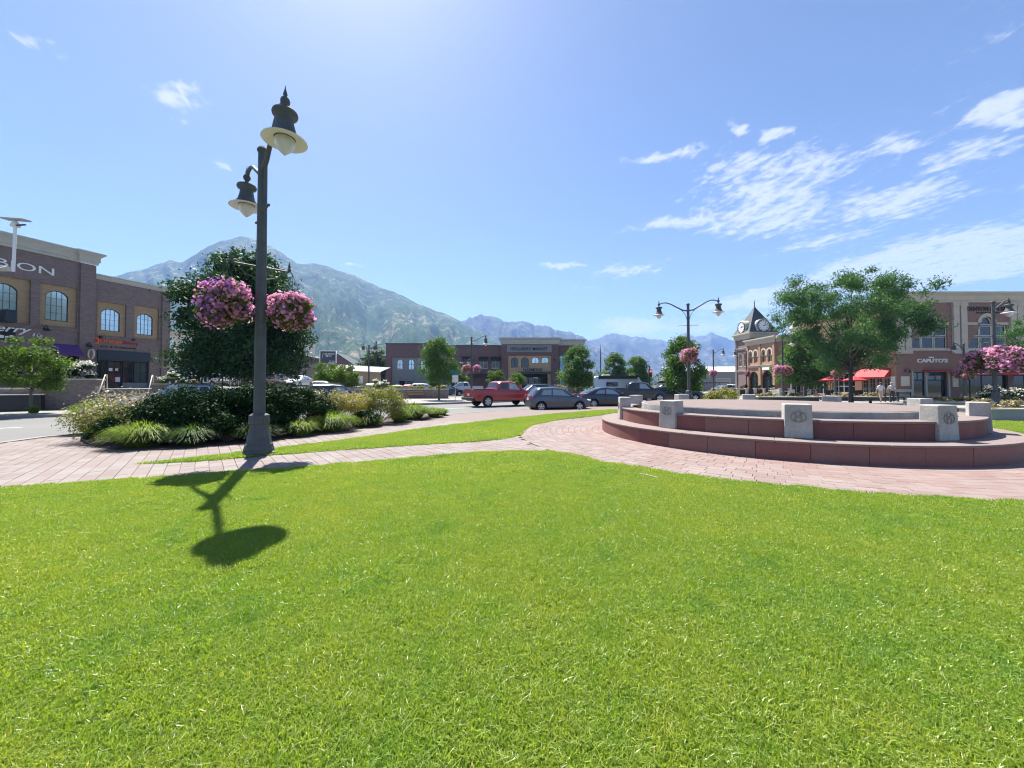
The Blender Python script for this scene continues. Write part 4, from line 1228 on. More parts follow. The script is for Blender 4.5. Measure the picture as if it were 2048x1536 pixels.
def place_lamp(proto, loc, rz, label, bl=None, scale=1.0, s=.62, bz=3.3, bs=1.0, protos=(None, None), barangle=None):
    o = proto if proto.location.length < 1e-6 else dup(proto, loc, rz, scale, label, group='lamp posts round the square')
    o.location = loc; o.rotation_euler = (0, 0, rz); o.scale = (scale,) * 3
    props(o, label, group='lamp posts round the square')
    if bl:
        a = rz + (barangle if barangle is not None else ARM + math.pi / 2)
        for sg, lab, pr in ((-1, bl[0], protos[0]), (1, bl[1], protos[1])):
            if lab is None: continue
            p = (loc[0] + sg * s * scale * math.cos(a), loc[1] + sg * s * scale * math.sin(a), loc[2] + bz * scale)
            if pr.location.length < 1e-6: pr.location = p; pr.scale = (bs,) * 3; props(pr, lab)
            else: dup(pr, p, rnd.random() * 6, bs, lab, group=BK)
props(L0, group='lamp posts round the square')
# double lamp behind the fountain: arms nearly across the view
place_lamp(L0, (11.95, 26.0, .25), -ARM - .30, 'double lamp post with flower baskets standing behind the left of the fountain',
           ('rosy flower basket on the double lamp behind the fountain, left of the pole', 'pink flower basket on the double lamp behind the fountain, right of the pole'), protos=(B3, B1), bs=1.0)
# single-arm lamps
S0 = make_lamp([0.0], span=1.6)
P2 = (None, None)
place_lamp(S0, (31.4, 25.0, .2), 0.25, 'single-arm lamp post with big flower basket in the planter at far right',
           ('big bright pink flower basket left of the far-right planter lamp', 'big pink flower basket right of the far-right planter lamp'), protos=(B2, B2), bs=1.9, barangle=.9, s=1.15, bz=3.0)
place_lamp(S0, (-4.45, 42.2, 0), 0.3, 'single-arm lamp post with two baskets behind the red pickup',
           ('left flower basket on the lamp behind the red pickup', 'right flower basket on the lamp behind the red pickup'), protos=(B3, B2), barangle=.2)
place_lamp(S0, (8.9, 56.0, 0), .2, 'single-arm lamp post in front of the glass corner of the market', ('pale flower basket on the lamp before the market glass corner', None), protos=(B3, B3), barangle=.9, s=.1, bs=1.35)
place_lamp(S0, (30.4, 58.0, 0), .1, 'single-arm lamp post standing before the pale warehouse', ('pink flower basket on the lamp before the pale warehouse', None), protos=(B2, B2), barangle=.3, s=.1, bs=1.2)
place_lamp(S0, (36.6, 60.0, 0), math.pi - .2, 'single-arm lamp post close to the clock tower, lantern over the street', ('small pink flower basket on the lamp by the clock tower', None), protos=(B2, B2), barangle=.3, s=.1, bs=1.1)
place_lamp(S0, (26.9, 38.2, 0), .35, 'single-arm lamp post half hidden by the green trees before the shops',
           ('bright pink flower basket left of the lamp among the trees', 'rosy flower basket right of the lamp among the trees'), protos=(B2, B3), scale=.92, barangle=.1, s=.66, bs=1.05)
place_lamp(S0, (31.6, 37.6, 0), 1.9, 'single-arm lamp post behind the trunk of the feathery tree', ('faded rosy basket beside the trunk of the feathery tree', None), protos=(B3, B3), scale=.9, barangle=.1, s=.4, bs=1.15)
place_lamp(S0, (42.6, 36.2, 0), 1.2, 'single-arm lamp post before the shop front at right, with two baskets',
           ('rosy flower basket on the left of the shop front lamp', 'bright pink flower basket on the right of the shop front lamp'), protos=(B3, B2), scale=.8, barangle=.15, s=.68, bs=1.05)
place_lamp(S0, (-29.3, 36.0, 1.25), 2.4, 'dark lamp post right of the long brown brick building', None, scale=.72)
D0 = make_lamp([0.0, math.pi], baskets=False, rods=False, span=.75, H=6.8)
place_lamp(D0, (-19.0, 51.0, 0), .1, 'thin double lamp post before the metal-roofed shed', None)
place_lamp(D0, (-7.8, 64.0, 0), .4, 'thin double lamp post near the market windows behind the baskets', None, scale=.85)
place_lamp(D0, (24.5, 72.0, 0), .2, 'thin double lamp post among the trees behind the camper', None, scale=.85)
# ------------------------------------------------------------------ facade parts
def ring_poly(name, outer, inner, y0, th, mat, parent, F): return wallpoly(name, outer, [inner], y0, th, mat, parent, F)

def window(parent, F, poly, y, fmat, gmat, nx=2, nz=2, fw=.07, mw=.035, sill=None, split=True, depth=.07):
    """frame with glazing bars in an opening; every pane is its own piece when split"""
    x0, x1 = min(p[0] for p in poly), max(p[0] for p in poly); z0, z1 = min(p[1] for p in poly), max(p[1] for p in poly)
    ins = inset(poly, fw)
    cells = []
    ix0, ix1, iz0, iz1 = x0 + fw, x1 - fw, z0 + fw, z1 - fw
    def headz(x):                      # height of the opening's head at x
        best = iz1
        pts = sorted([p for p in ins if p[1] > iz0 + 1e-4], key=lambda p: p[0])
        for (a, b), (c, d) in zip(pts, pts[1:]):
            if a - 1e-6 <= x <= c + 1e-6 and c > a: return b + (d - b) * (x - a) / (c - a)
        return best
    holes = []
    for i in range(nx):
        a = ix0 + (ix1 - ix0) * i / nx + (mw / 2 if i else 0); b = ix0 + (ix1 - ix0) * (i + 1) / nx - (mw / 2 if i < nx - 1 else 0)
        for j in range(nz):
            c = iz0 + (iz1 - iz0) * j / nz + (mw / 2 if j else 0); d = iz0 + (iz1 - iz0) * (j + 1) / nz - (mw / 2 if j < nz - 1 else 0)
            xs = [b + (a - b) * k / 4 for k in range(5)]
            if any(min(d, headz(x) - .004) <= c + .02 for x in xs): continue
            hole = [(a, c), (b, c)] + [(x, min(d, headz(x) - .004)) for x in xs]
            holes.append(hole)
    fr = wallpoly('window', poly, holes, y, depth, fmat, parent, F)
    if split:
        for h in holes:
            mb = MB(); n = len(h)
            mb.add([(p[0], y + depth * .55, p[1]) for p in h], [tuple(range(n))]); mb.obj('pane', gmat, fr, F)
    else:
        mb = MB()
        for h in holes: mb.add([(p[0], y + depth * .55, p[1]) for p in h], [tuple(range(len(h)))])
        mb.obj('pane', gmat, fr, F)
    if sill:
        mb = MB(); mb.bb(x0 - .06, x1 + .06, y - .12, y + .05, z0 - .11, z0 - .002); mb.obj('sill', sill, fr, F)
    return fr

def blk(name, F, x0, x1, y0, y1, z0, z1, mat, parent, bev=0):
    mb = MB(); mb.bb(x0, x1, y0, y1, z0, z1); o = mb.obj(name, mat, parent, F)
    if bev: bevel(o, bev, 2)
    return o
def cornice(F, x0, x1, y, z0, z1, out, mat, parent, name='cornice', ends=True):
    """stepped cornice along the facade"""
    h = z1 - z0; mb = MB()
    prof = [(0, 0), (-out * .25, 0), (-out * .25, h * .18), (-out * .45, h * .24), (-out * .45, h * .62), (-out * .8, h * .80), (-out, h * .84), (-out, h), (0, h)]
    n = len(prof)
    vs = [(x0 + (p[0] if ends else 0), y + p[0], z0 + p[1]) for p in prof] + [(x1 - (p[0] if ends else 0), y + p[0], z0 + p[1]) for p in prof]
    mb.add(vs, [(i, i + 1, n + i + 1, n + i) for i in range(n - 1)] + [tuple(range(n - 1, -1, -1)), tuple(range(n, 2 * n))])
    return mb.obj(name, mat, parent, F)
def wall_light(F, x, y, z, parent):
    mb = MB(); mb.bb(x - .07, x + .07, y - .05, y, z - .05, z + .18)
    mb.tube([(x, y - .02, z + .15), (x, y - .25, z + .28), (x, y - .42, z + .22), (x, y - .45, z + .08)], .022, 6)
    mb.lathe([(.03, .10), (.06, .06), (.09, -.02), (.19, -.10), (.19, -.115), (.02, -.06)], 14, (x, y - .45, z))
    return mb.obj('wall_light', M['black'], parent, F)
def awning(F, x0, x1, y, z0, z1, out, mat, parent, name='awning', valance=.18):
    mb = MB()
    V = [(x0, y, z1), (x1, y, z1), (x1, y - out, z0), (x0, y - out, z0), (x1, y - out, z0 - valance), (x0, y - out, z0 - valance), (x0, y, z0), (x1, y, z0)]
    mb.add(V, [(0, 3, 2, 1), (3, 5, 4, 2), (0, 6, 3), (1, 2, 7), (6, 0, 1, 7)])
    return mb.obj(name, mat, parent, F)

def strokes(x0, x1, z0, z1, y, n, mat, parent, Fq):
    """lettering too small to read in the photograph: a row of letter-sized strokes"""
    mb = MB(); w = (x1 - x0) / n; rq = random.Random(n)
    for k in range(n):
        a = x0 + k * w; h = z1 - (z1 - z0) * rq.choice((0, .25, .25))
        mb.bb(a, a + w * .28, y - .03, y - .005, z0, h)
        mb.bb(a + w * .30, a + w * .78, y - .03, y - .005, z0 + (h - z0) * rq.choice((0, .4, .75)), z0 + (h - z0) * rq.choice((.8, .25, 1.0)) + .02)
    return mb.obj('lettering', mat, parent, Fq)

# ------------------------------------------------------------------ long brown brick building at left
F = frame(-34.6, 26.0, .319, .948)
LB = thing('brick_building', (-34.6, 26.0, 0), 'long two-storey dark brown brick building with arched windows and an orange sign, at far left', 'building')
TZ = 1.28                                # terrace level
hA, hB, hC, hD = arch(-.55, .71, 6.05, 8.05, .42), arch(2.01, 3.21, 6.28, 8.12, .40), arch(5.14, 6.33, 5.93, 7.42, .34), arch(7.47, 8.61, 5.90, 7.42, .33)
rA, rB, rC, rD = rect(-.95, 1.25, 5.80, 8.95), rect(1.71, 3.64, 5.85, 8.93), rect(4.86, 6.68, 5.50, 8.26), rect(7.22, 8.99, 5.50, 8.40)
dr = [(2.5, TZ), (3.75, TZ), (3.75, 4.55), (2.5, 4.55)]
wallpoly('wall', rect(-12, 4.61, 0, 11.0), [rA, rB, rect(2.5, 3.73, TZ, 4.5), rect(-3.4, 1.6, TZ, 4.1)], 0, .35, M['brick_dark'], LB, F)
wallpoly('wall', rect(4.61, 9.79, 0, 10.0), [rC, rD, rect(4.9, 8.36, TZ, 4.33)], .12, .35, M['brick_dark'], LB, F)
blk('wall', F, -12, 9.7, .5, 16, 0, 9.7, M['brick_dark'], LB)
blk('wall', F, -12, 4.5, .5, 16, 9.7, 10.9, M['brick_dark'], LB)
for r_, h_, y in ((rA, hA, .13), (rB, hB, .13), (rC, hC, .25), (rD, hD, .25)):
    wallpoly('window_surround', inset(r_, .002), [h_], y, .12, M['brick_tan'], LB, F)
    window(LB, F, inset(h_, .004), y + .05, M['black'], M['glass_teal'], 4, 4, .04, .009, None)
blk('pilaster', F, 3.75, 4.62, -.16, .002, 0, 10.95, M['brick_dark'], LB)
blk('pilaster', F, 9.18, 9.80, -.02, .122, 0, 10.0, M['brick_dark'], LB)
blk('pilaster', F, 1.25, 1.70, -.08, .002, 5.7, 9.0, M['brick_dark'], LB)
blk('sill_course', F, -12, 3.74, -.06, .002, 5.62, 5.78, M['brick_dark'], LB)
blk('sill_course', F, 4.63, 9.17, .06, .122, 5.30, 5.46, M['brick_dark'], LB)
cornice(F, -12, 3.73, .0, 10.98, 11.88, .42, M['stone_grey'], LB, ends=False)
cornice(F, 3.74, 4.60, -.16, 10.98, 11.90, .42, M['stone_grey'], LB)
cornice(F, 4.66, 9.17, .12, 9.98, 10.38, .22, M['stone_grey'], LB, ends=False)
cornice(F, 9.18, 9.80, -.02, 9.98, 10.42, .24, M['stone_grey'], LB)
text('ALBION', -1.85, 2.36, 9.57, 10.10, -.01, M['sign_white'], LB, F, .06)
text('berry', -.75, 1.34, 5.02, 5.62, -.01, M['sign_white'], LB, F, .06, .012, .35)
text('& Co', 1.38, 1.85, 4.98, 5.22, -.01, M['sign_white'], LB, F, .05, 0, .25)
strokes(-.9, .55, 4.70, 4.92, -.01, 7, M['sign_white'], LB, F)
blk('sign_backing', F, -2.2, .62, -.005, .001, 4.55, 5.5, M['black'], LB)
o = blk('blade_sign', F, -.32, .24, -1.35, -.25, 5.70, 6.55, M['dark_blue'], LB, .1)
blk('sign_bracket', F, -.05, 0.0, -1.2, .0, 6.56, 6.60, M['white'], LB)
text('Orange', 4.98, 6.42, 4.86, 5.24, .11, M['sign_orange'], LB, F, .07, .016)
text('theory', 6.46, 7.55, 4.86, 5.21, .11, M['sign_red'], LB, F, .07, .0)
text('FITNESS', 5.1, 7.4, 4.56, 4.68, .11, M['black'], LB, F, .05)
mb = MB()                               # splat emblem in front of the name
mb.lathe([(.17, 0), (.27, 0), (.27, .06), (.17, .06)], 20, (0, 0, 0), M=Matrix.Translation((4.72, .10, 5.04)) @ Matrix.Rotation(R(90), 4, 'X'))
for k in range(7):
    a = k * .9; mb.lathe([(.001, .0), (.075 - .005 * k, .0), (.075 - .005 * k, .06), (.001, .06)], 8, M=Matrix.Translation((4.72 + .30 * math.cos(a), .10, 5.04 + .30 * math.sin(a))) @ Matrix.Rotation(R(90), 4, 'X'))
mb.obj('emblem', M['sign_orange'], LB, F)
# shop front under the orange sign
blk('fascia', F, 4.90, 8.36, .02, .14, 3.50, 4.33, M['dark_blue'], LB)
sf = [(5.0, 5.55, 2, 'glass_dark'), (5.62, 6.55, 1, 'glass_dark'), (6.62, 7.3, 1, 'glass_dark'), (7.36, 8.3, 2, 'glass_grey')]
for a, b, nx, gm in sf:
    window(LB, F, rect(a, b, TZ + (.0 if a == 5.62 else .42), 3.49), .30, M['black'], M[gm], nx, 2 if a > 7 else 1, .06, .05)
blk('stall_riser', F, 6.62, 8.36, .28, .38, TZ, TZ + .41, M['granite_teal'], LB)
blk('notice', F, 6.15, 6.45, .31, .32, 1.75, 2.15, M['white'], LB)
blk('notice', F, 5.72, 5.95, .31, .32, 2.65, 2.9, M['white'], LB)
blk('notice', F, 6.12, 6.32, .31, .32, 2.68, 2.9, M['cream'], LB)
blk('shop_interior', F, 4.7, 8.5, .9, .95, TZ, 3.6, M['black'], LB)
# left shop front
for a, b in ((-3.3, -1.7), (-1.6, 0), (.1, 1.5)):
    window(LB, F, rect(a, b, TZ + .4, 4.0), .20, M['black'], M['glass_dark'], 2, 1, .06, .05)
blk('stall_riser', F, -3.4, 1.6, .18, .3, TZ, TZ + .38, M['brick_dark'], LB)
window(LB, F, rect(2.55, 3.7, TZ, 3.7), .20, M['black'], M['glass_dark'], 2, 1, .08, .06)
awning(F, 2.35, 3.72, -.01, 3.85, 4.58, .9, M['purple'], LB, valance=.16)
wall_light(F, 1.95, -.01, 5.55, LB)
for x in (4.95, 7.05): blk('spot_light', F, x, x + .16, -.14, .115, 5.30, 5.42, M['black'], LB)
wall_light(F, 4.2, -.17, 4.55, LB); wall_light(F, 9.5, -.03, 4.55, LB)
mb = MB()
mb.lathe([(.34, -.05), (.42, -.05), (.42, .05), (.34, .05), (.34, -.05)], 24, M=Matrix.Translation((4.25, -.55, 3.92)) @ Matrix.Rotation(R(90), 4, 'Y'))
mb.obj('ring_sign', M['cream'], LB, F)
blk('ring_sign_bracket', F, 4.23, 4.27, -.6, -.15, 4.34, 4.38, M['black'], LB)

# terrace, retaining walls, steps
WF = frame(-28.2, 23.4, .81, .58)
def wp(s, d): n_ = math.hypot(.81, .58); c_, s_ = .81 / n_, .58 / n_; return (-28.2 + s * c_ - d * s_, 23.4 + s * s_ + d * c_)
slab('terrace', [wp(-14, .31), wp(2.0, .31), wp(2.0, 1.55), wp(4.6, 1.55), wp(4.6, .31), wp(12.5, .31), (-18.5, 44), (-19, 80), (-60, 80), (-62, 20)], -.1, 1.25, M['walk'])
rw = thing('retaining_wall', (-28.2, 23.4, 0), 'low brick retaining wall with raised planter end left of the concrete steps', 'wall')
blk('wall', WF, -12, .25, 0, .3, 0, 1.27, M['brick_wall'], rw); blk('coping', WF, -12, .24, -.04, .34, 1.272, 1.35, M['stone_grey'], rw)
blk('wall', WF, .26, 1.98, 0, .3, 0, 1.84, M['brick_wall'], rw); blk('wall', WF, 1.68, 1.98, .301, 2.2, 0, 1.84, M['brick_wall'], rw)
blk('coping', WF, .22, 2.02, -.04, .34, 1.842, 1.92, M['stone_grey'], rw); blk('coping', WF, 1.66, 2.02, .341, 2.2, 1.842, 1.92, M['stone_grey'], rw)
blk('planter_soil', WF, .28, 1.66, .32, 2.1, 1.0, 1.72, M['mulch'], rw)
rw2 = thing('retaining_wall', (*wp(4.7, 0), 0), 'brick retaining wall right of the concrete steps behind the parked silver car', 'wall')
blk('wall', WF, 4.62, 5.0, .3, 2.2, 0, 1.55, M['brick_wall'], rw2); blk('wall', WF, 4.62, 7.2, 0, .299, 0, 1.55, M['brick_wall'], rw2)
blk('coping', WF, 4.58, 7.24, -.04, .34, 1.552, 1.62, M['stone_grey'], rw2); blk('wall', WF, 7.22, 12.5, 0, .3, 0, 1.26, M['brick_wall'], rw2)
blk('wall', WF, 10.9, 12.5, .01, .29, 1.262, 1.75, M['brick_wall'], rw2); blk('coping', WF, 10.86, 12.54, -.04, .34, 1.752, 1.82, M['stone_grey'], rw2)
st_ = thing('stairs', (*wp(3.3, .8), 0), 'pale concrete steps with sloping handrails leading up to the brown brick building', 'stairs')
for k in range(4):
    o = blk('step', WF, 2.03, 4.57, .1 + .36 * k, 1.55 + .2, .3125 * k + .001, .3125 * (k + 1), M['walk'], st_)
for x in (2.12, 4.45):
    mb = MB(); mb.tube([WF @ Vector(p) for p in ((x, -.05, 0), (x, -.05, .95), (x, 1.5, 2.2), (x, 1.95, 2.2), (x, 1.95, 1.25))], .03, 8)
    mb.obj('handrail', M['cream'], st_)
fn = thing('metal_fence', (*wp(9, .15), 1.26), 'black metal picket fence along the terrace edge behind the dark tree trunk', 'fence')
for z in (1.45, 2.15):
    blk('rail', WF, 7.25, 10.85, .13, .17, z - .02, z + .02, M['black'], fn)
for k in range(4):
    x = 7.28 + k * 1.18; blk('post', WF, x - .03, x + .03, .12, .18, 1.26, 2.28, M['black'], fn)
for k in range(28):
    x = 7.4 + k * .122; blk('picket', WF, x - .009, x + .009, .141, .159, 1.30, 2.18, M['black'], fn)
make_shrub('white_flower_shrub', wp(1.0, 1.2), .95, .7, 1.55, LM['dark_shrub'], 'white flowering shrub in the raised brick planter left of the steps', 3500, .11, 201, LM['white_fl'], .6, z0=1.72, nclump=18)
make_shrub('white_flower_shrub', wp(5.6, 1.0), .8, .6, 1.05, LM['ash'], 'white flowering shrub on the wall just right of the steps', 2600, .11, 202, LM['white_fl'], .55, z0=1.45, nclump=16)
make_shrub('low_shrub', wp(6.3, .9), .8, .5, .5, LM['spirea'], 'low pale green shrub beside the white flowers right of the steps', 1500, .1, 203, LM['gold'], .4, z0=1.45, nclump=12)
make_shrub('low_shrub', wp(.9, .6), .7, .3, .40, LM['gold'], 'low golden flowers at the front of the raised brick planter', 1200, .09, 204, LM['cream_fl'], .4, z0=1.72, nclump=12)
pb = thing('black_planter', (*wp(-1.5, -.6), 0), 'long dark planter box at the foot of the low brick wall, far left', 'planter')
blk('box', WF, -4.2, -.1, -.75, -.1, 0, .93, M['black'], pb); blk('rim', WF, -4.23, -.07, -.78, -.07, .932, .98, M['stone_grey'], pb)

# wall with bench slats in front of the market car park
wb = thing('garden_wall', (-12.3, 42.6, 0), 'long low brick wall with planting on top, behind the slim young tree', 'wall')
I = Matrix.Identity(4)
blk('wall', I, -17.4, -7.1, 42.6, 43.0, 0, .98, M['brick_wall'], wb); blk('coping', I, -17.45, -7.05, 42.56, 43.04, .982, 1.06, M['stone_grey'], wb)
blk('bench_slab', I, -11.4, -9.7, 42.15, 42.58, .44, .54, M['wood'], wb); blk('backrest', I, -11.55, -9.8, 42.5, 42.59, .66, .84, M['wood'], wb)
for k, (x, w) in enumerate(((-15.6, 1.6), (-12.7, 1.7), (-9.6, 1.9), (-8.0, .9))):
    make_shrub('low_shrub', (x, 43.5), w, .5, .62, LM['spirea'], ['low yellow green planting on the garden wall, far left stretch', 'low yellow green planting on the garden wall, by the white bush', 'low yellow green planting on the garden wall behind the bench slats', 'low planting at the right end of the garden wall'][k], 1400, .10, 210 + k, LM['gold'], .35, z0=.95, nclump=16)
make_shrub('white_flower_shrub', (-15.0, 43.6), 1.0, .8, 1.75, LM['ash'], 'round white flowering bush standing above the garden wall', 3000, .13, 220, LM['white_fl'], .6, z0=.7, nclump=18)

# ------------------------------------------------------------------ market building
MF = frame(-23.0, 70.0, 1, 0)
MK = thing('market_building', (-8, 70, 0), 'wide plum brick market building with tan entrance block and pale cornice', 'building')
wl_, wr_ = rect(1.06, 8.8, .2, 6.47), rect(13.2, 21.0, .2, 6.9)
wallpoly('wall', rect(0, 9.9, 0, 8.9), [wl_], 0, .4, M['brick_plum'], MK, MF)
aw = [arch(1.97, 3.05, 4.3, 5.65, .54), arch(4.05, 5.13, 4.3, 5.65, .54), arch(6.3, 7.38, 4.3, 5.65, .54)]
wallpoly('recessed_wall', inset(wl_, .004), aw + [rect(2.4, 3.5, .9, 2.2), rect(3.9, 5.0, .9, 2.2)], .22, .16, M['stucco_grey'], MK, MF)
for a_ in aw: window(MK, MF, inset(a_, .004), .24, M['black'], M['glass_teal'], 2, 2, .06, .06, M['stone_grey'])
for a_ in (rect(2.4, 3.5, .9, 2.2), rect(3.9, 5.0, .9, 2.2)): window(MK, MF, inset(a_, .004), .24, M['black'], M['glass_dark'], 1, 1, .06, .05)
wallpoly('wall', rect(9.9, 21.5, 0, 8.6), [rect(13.9, 15.4, 4.5, 6.5), rect(17.1, 18.5, 4.5, 6.5), rect(19.3, 20.7, 4.5, 6.5), rect(10.6, 12.0, .4, 3), rect(12.3, 13.8, .4, 3)], .3, .4, M['brick_plum'], MK, MF)
for a_, b_ in ((13.9, 15.4), (17.1, 18.5), (19.3, 20.7)):
    window(MK, MF, rect(a_ + .004, b_ - .004, 4.504, 6.496), .4, M['cream'], M['glass_dark'], 2, 2, .09, .07, M['stone_grey'])
    awning(MF, a_ - .15, b_ + .15, .28, 5.95, 6.65, .7, M['black'], MK, valance=.1)
for a_, b_ in ((10.6, 12.0), (12.3, 13.8)): window(MK, MF, rect(a_ + .004, b_ - .004, .404, 2.996), .4, M['black'], M['glass_grey'], 2, 1, .09, .07)
blk('coping', MF, -.1, 9.95, -.1, .5, 8.9, 9.08, M['slate'], MK); blk('coping', MF, 9.96, 21.0, .2, .8, 8.6, 8.76, M['slate'], MK)
blk('canopy', MF, 15.2, 21.2, -1.3, .29, 3.1, 3.4, M['black'], MK)
# entrance block standing forward
tan = rect(22.3, 30.05, .0, 6.74)
wallpoly('wall', rect(21.1, 31.3, 0, 8.75), [tan], -1.2, .5, M['brick_plum'], MK, MF)
ew = [arch(22.82, 24.12, 4.6, 5.95, .45), arch(24.64, 26.0, 4.6, 5.95, .45), arch(26.5, 27.85, 5.35, 6.05, .45), arch(28.25, 29.6, 5.35, 6.05, .45)]
wallpoly('recessed_wall', inset(tan, .004), ew + [rect(22.9, 24.2, .0, 3.4), rect(24.75, 29.5, .0, 3.45)], -.95, .2, M['stucco_tan'], MK, MF)
for q, a_ in enumerate(ew): window(MK, MF, inset(a_, .004), -.92, M['black'], M['glass_dark'] if q < 2 else M['glass_teal'], 2, 1, .07, .06)
window(MK, MF, rect(22.904, 24.196, .01, 3.396), -.92, M['black'], M['glass_grey'], 2, 3, .07, .06)
blk('entrance_recess', MF, 24.7, 29.55, .6, .7, 0, 3.6, M['black'], MK)
for k in range(4): window(MK, MF, rect(24.78 + k * 1.18, 25.92 + k * 1.18, .02, 2.9), -.3, M['black'], M['glass_dark'], 1, 1, .06, .05)
blk('exit_sign', MF, 26.8, 27.6, -1.3, -1.25, 2.66, 2.82, M['sign_white'], MK)
blk('entrance_canopy', MF, 24.1, 29.9, -2.2, -.96, 3.5, 3.82, M['slate'], MK)
text('HARMONS', 25.0, 28.35, 3.86, 4.44, -1.9, M['black'], MK, MF, .12, .02)
blk('sign_panel', MF, 22.09, 30.1, -1.27, -1.202, 7.35, 8.58, M['stucco_grey'], MK)
text('HOLLADAY MARKET', 22.75, 29.4, 7.66, 8.22, -1.28, M['black'], MK, MF, .06, .008)
blk('wall', MF, 21.1, 31.3, -.69, .3, 0, 8.7, M['brick_plum'], MK) if False else None
blk('wall', MF, 21.1, 21.5, -.699, .29, 0, 8.7, M['brick_plum'], MK); blk('wall', MF, 30.9, 31.3, -.699, .29, 0, 8.7, M['brick_plum'], MK)
cornice(MF, 21.1, 31.3, -1.2, 8.75, 9.92, .55, M['stone_grey'], MK)
blk('roof', MF, 21.1, 31.3, -1.2, 6, 8.751, 9.6, M['slate'], MK)
# right corner with tall glazing
gl = rect(31.7, 35.6, .1, 6.95)
wallpoly('wall', rect(31.3, 36.1, 0, 8.7), [gl], .3, .4, M['brick_plum'], MK, MF)
window(MK, MF, rect(31.704, 35.596, 3.55, 6.946), .42, M['black'], M['glass_blue'], 4, 1, .08, .06)
window(MK, MF, rect(31.704, 35.596, .104, 3.25), .42, M['black'], M['glass_blue'], 4, 1, .08, .06)
blk('spandrel', MF, 31.704, 35.596, .40, .5, 3.26, 3.54, M['slate'], MK)
cornice(MF, 31.36, 36.1, .3, 8.70, 9.80, .5, M['stone_grey'], MK)
blk('wall', MF, 35.7, 36.1, .71, 18, 0, 8.69, M['brick_plum'], MK)
EF = frame(-23 + 36.1, 70.3, 0, 1); cornice(EF, 0.02, 18, 0, 8.70, 9.80, .45, M['stone_grey'], MK, ends=False)
blk('roof', MF, .3, 35.9, .75, 22, 7.9, 8.3, M['slate'], MK)
blk('wall', MF, .01, .4, .41, 20, 0, 8.88, M['brick_plum'], MK)
for x in (21.3, 30.6, 15.9): wall_light(MF, x, -1.22 if x > 21 else .28, 5.9, MK)
make_shrub('round_shrub', (7.4, 60.0), 1.25, 1.1, 1.6, LM['spirea'], 'pale round bush before the market entrance, left one of the pair', 2200, .14, 230, LM['cream_fl'], .4, z0=.1, nclump=18, group='pale bushes at the market')
make_shrub('round_shrub', (9.9, 59.0), 1.35, 1.1, 1.7, LM['spirea'], 'pale round bush before the market entrance, right one of the pair', 2200, .14, 231, LM['cream_fl'], .4, z0=.1, nclump=18, group='pale bushes at the market')
ch = thing('red_sculpture', (8.9, 60.5, 0), 'dark red slender standing post beside the pale bushes at the market', 'post')
mb = MB(); mb.lathe([(.2, 0), (.22, .1), (.17, .3), (.2, 1.4), (.24, 2.0), (.15, 2.3), (.2, 2.5), (.1, 2.8), (.01, 2.85)], 12, (8.9, 60.5, 0)); mb.obj('post', M['brick_red'], ch)

# ------------------------------------------------------------------ low shed, houses, billboard, apartments behind the parking lot
SH = thing('brick_shed', (-34, 66, 0), 'low tan brick shed with a pale metal roof, left of the market', 'building')
SF = frame(-38.5, 62.0, 1, .0)
wallpoly('wall', rect(0, 8.6, 0, 5.0), [rect(2.4, 2.9, 3.0, 3.3)], 0, .3, M['brick_wall'], SH, SF)
blk('coping', SF, -.05, 8.65, -.05, .35, 5.0, 5.12, M['slate'], SH); blk('wall', SF, 0, 8.6, .31, 9, 0, 4.95, M['brick_wall'], SH)
wallpoly('wall', [(8.62, 0), (17.2, 0), (17.2, 3.6), (8.62, 4.0)], [rect(13.6, 14.4, 1.7, 2.9)], .1, .3, M['brick_tan'], SH, SF)
blk('notice', SF, 13.604, 14.396, .12, .15, 1.704, 2.896, M['white'], SH)
mb = MB(); mb.add([(8.5, -.3, 3.95), (17.4, -.3, 3.55), (17.4, 5, 4.5), (8.5, 5, 5.0), (8.5, -.3, 3.80), (17.4, -.3, 3.40)], [(0, 1, 2, 3), (4, 5, 1, 0)])
for k in range(22):
    a = k / 21; x = 8.5 + 8.9 * a
    mb.add([(x - .02, -.3, 3.96 - .4 * a + .0), (x + .02, -.3, 3.96 - .4 * a), (x + .02, 5, 5.02 - .5 * a), (x - .02, 5, 5.02 - .5 * a), (x, -.3, 4.02 - .4 * a), (x, 5, 5.08 - .5 * a)], [(0, 4, 5, 3), (4, 1, 2, 5)])
mb.obj('roof', M['metal_roof'], SH, SF)
BB = thing('billboard', (-36, 76, 0), 'dark framed billboard with white lettering above the brick shed', 'billboard')
BF = frame(-37.6, 75, 1, .12)
wallpoly('frame', rect(0, 3.15, 5.7, 8.2), [rect(.14, 3.01, 5.84, 8.06)], 0, .2, M['white'], BB, BF)
blk('panel', BF, .144, 3.006, .06, .12, 5.844, 8.056, M['slate'], BB)
strokes(.95, 2.85, 7.40, 7.66, .05, 12, M['sign_white'], BB, BF); strokes(1.15, 2.25, 7.0, 7.26, .05, 8, M['sign_white'], BB, BF); strokes(1.85, 2.25, 6.05, 6.2, .05, 3, M['sign_white'], BB, BF); strokes(2.4, 2.85, 6.05, 6.2, .05, 4, M['sign_white'], BB, BF)
mb = MB(); mb.tube([(.45, .05, 6.7), (.62, .05, 6.9), (.55, .05, 7.2), (.72, .05, 7.6), (.5, .05, 7.75)], .03, 6); mb.obj('emblem', M['sign_white'], BB, BF)
for x in (.4, 2.7): blk('pole', BF, x - .1, x + .1, .22, .42, 0, 8.0, M['slate'], BB)

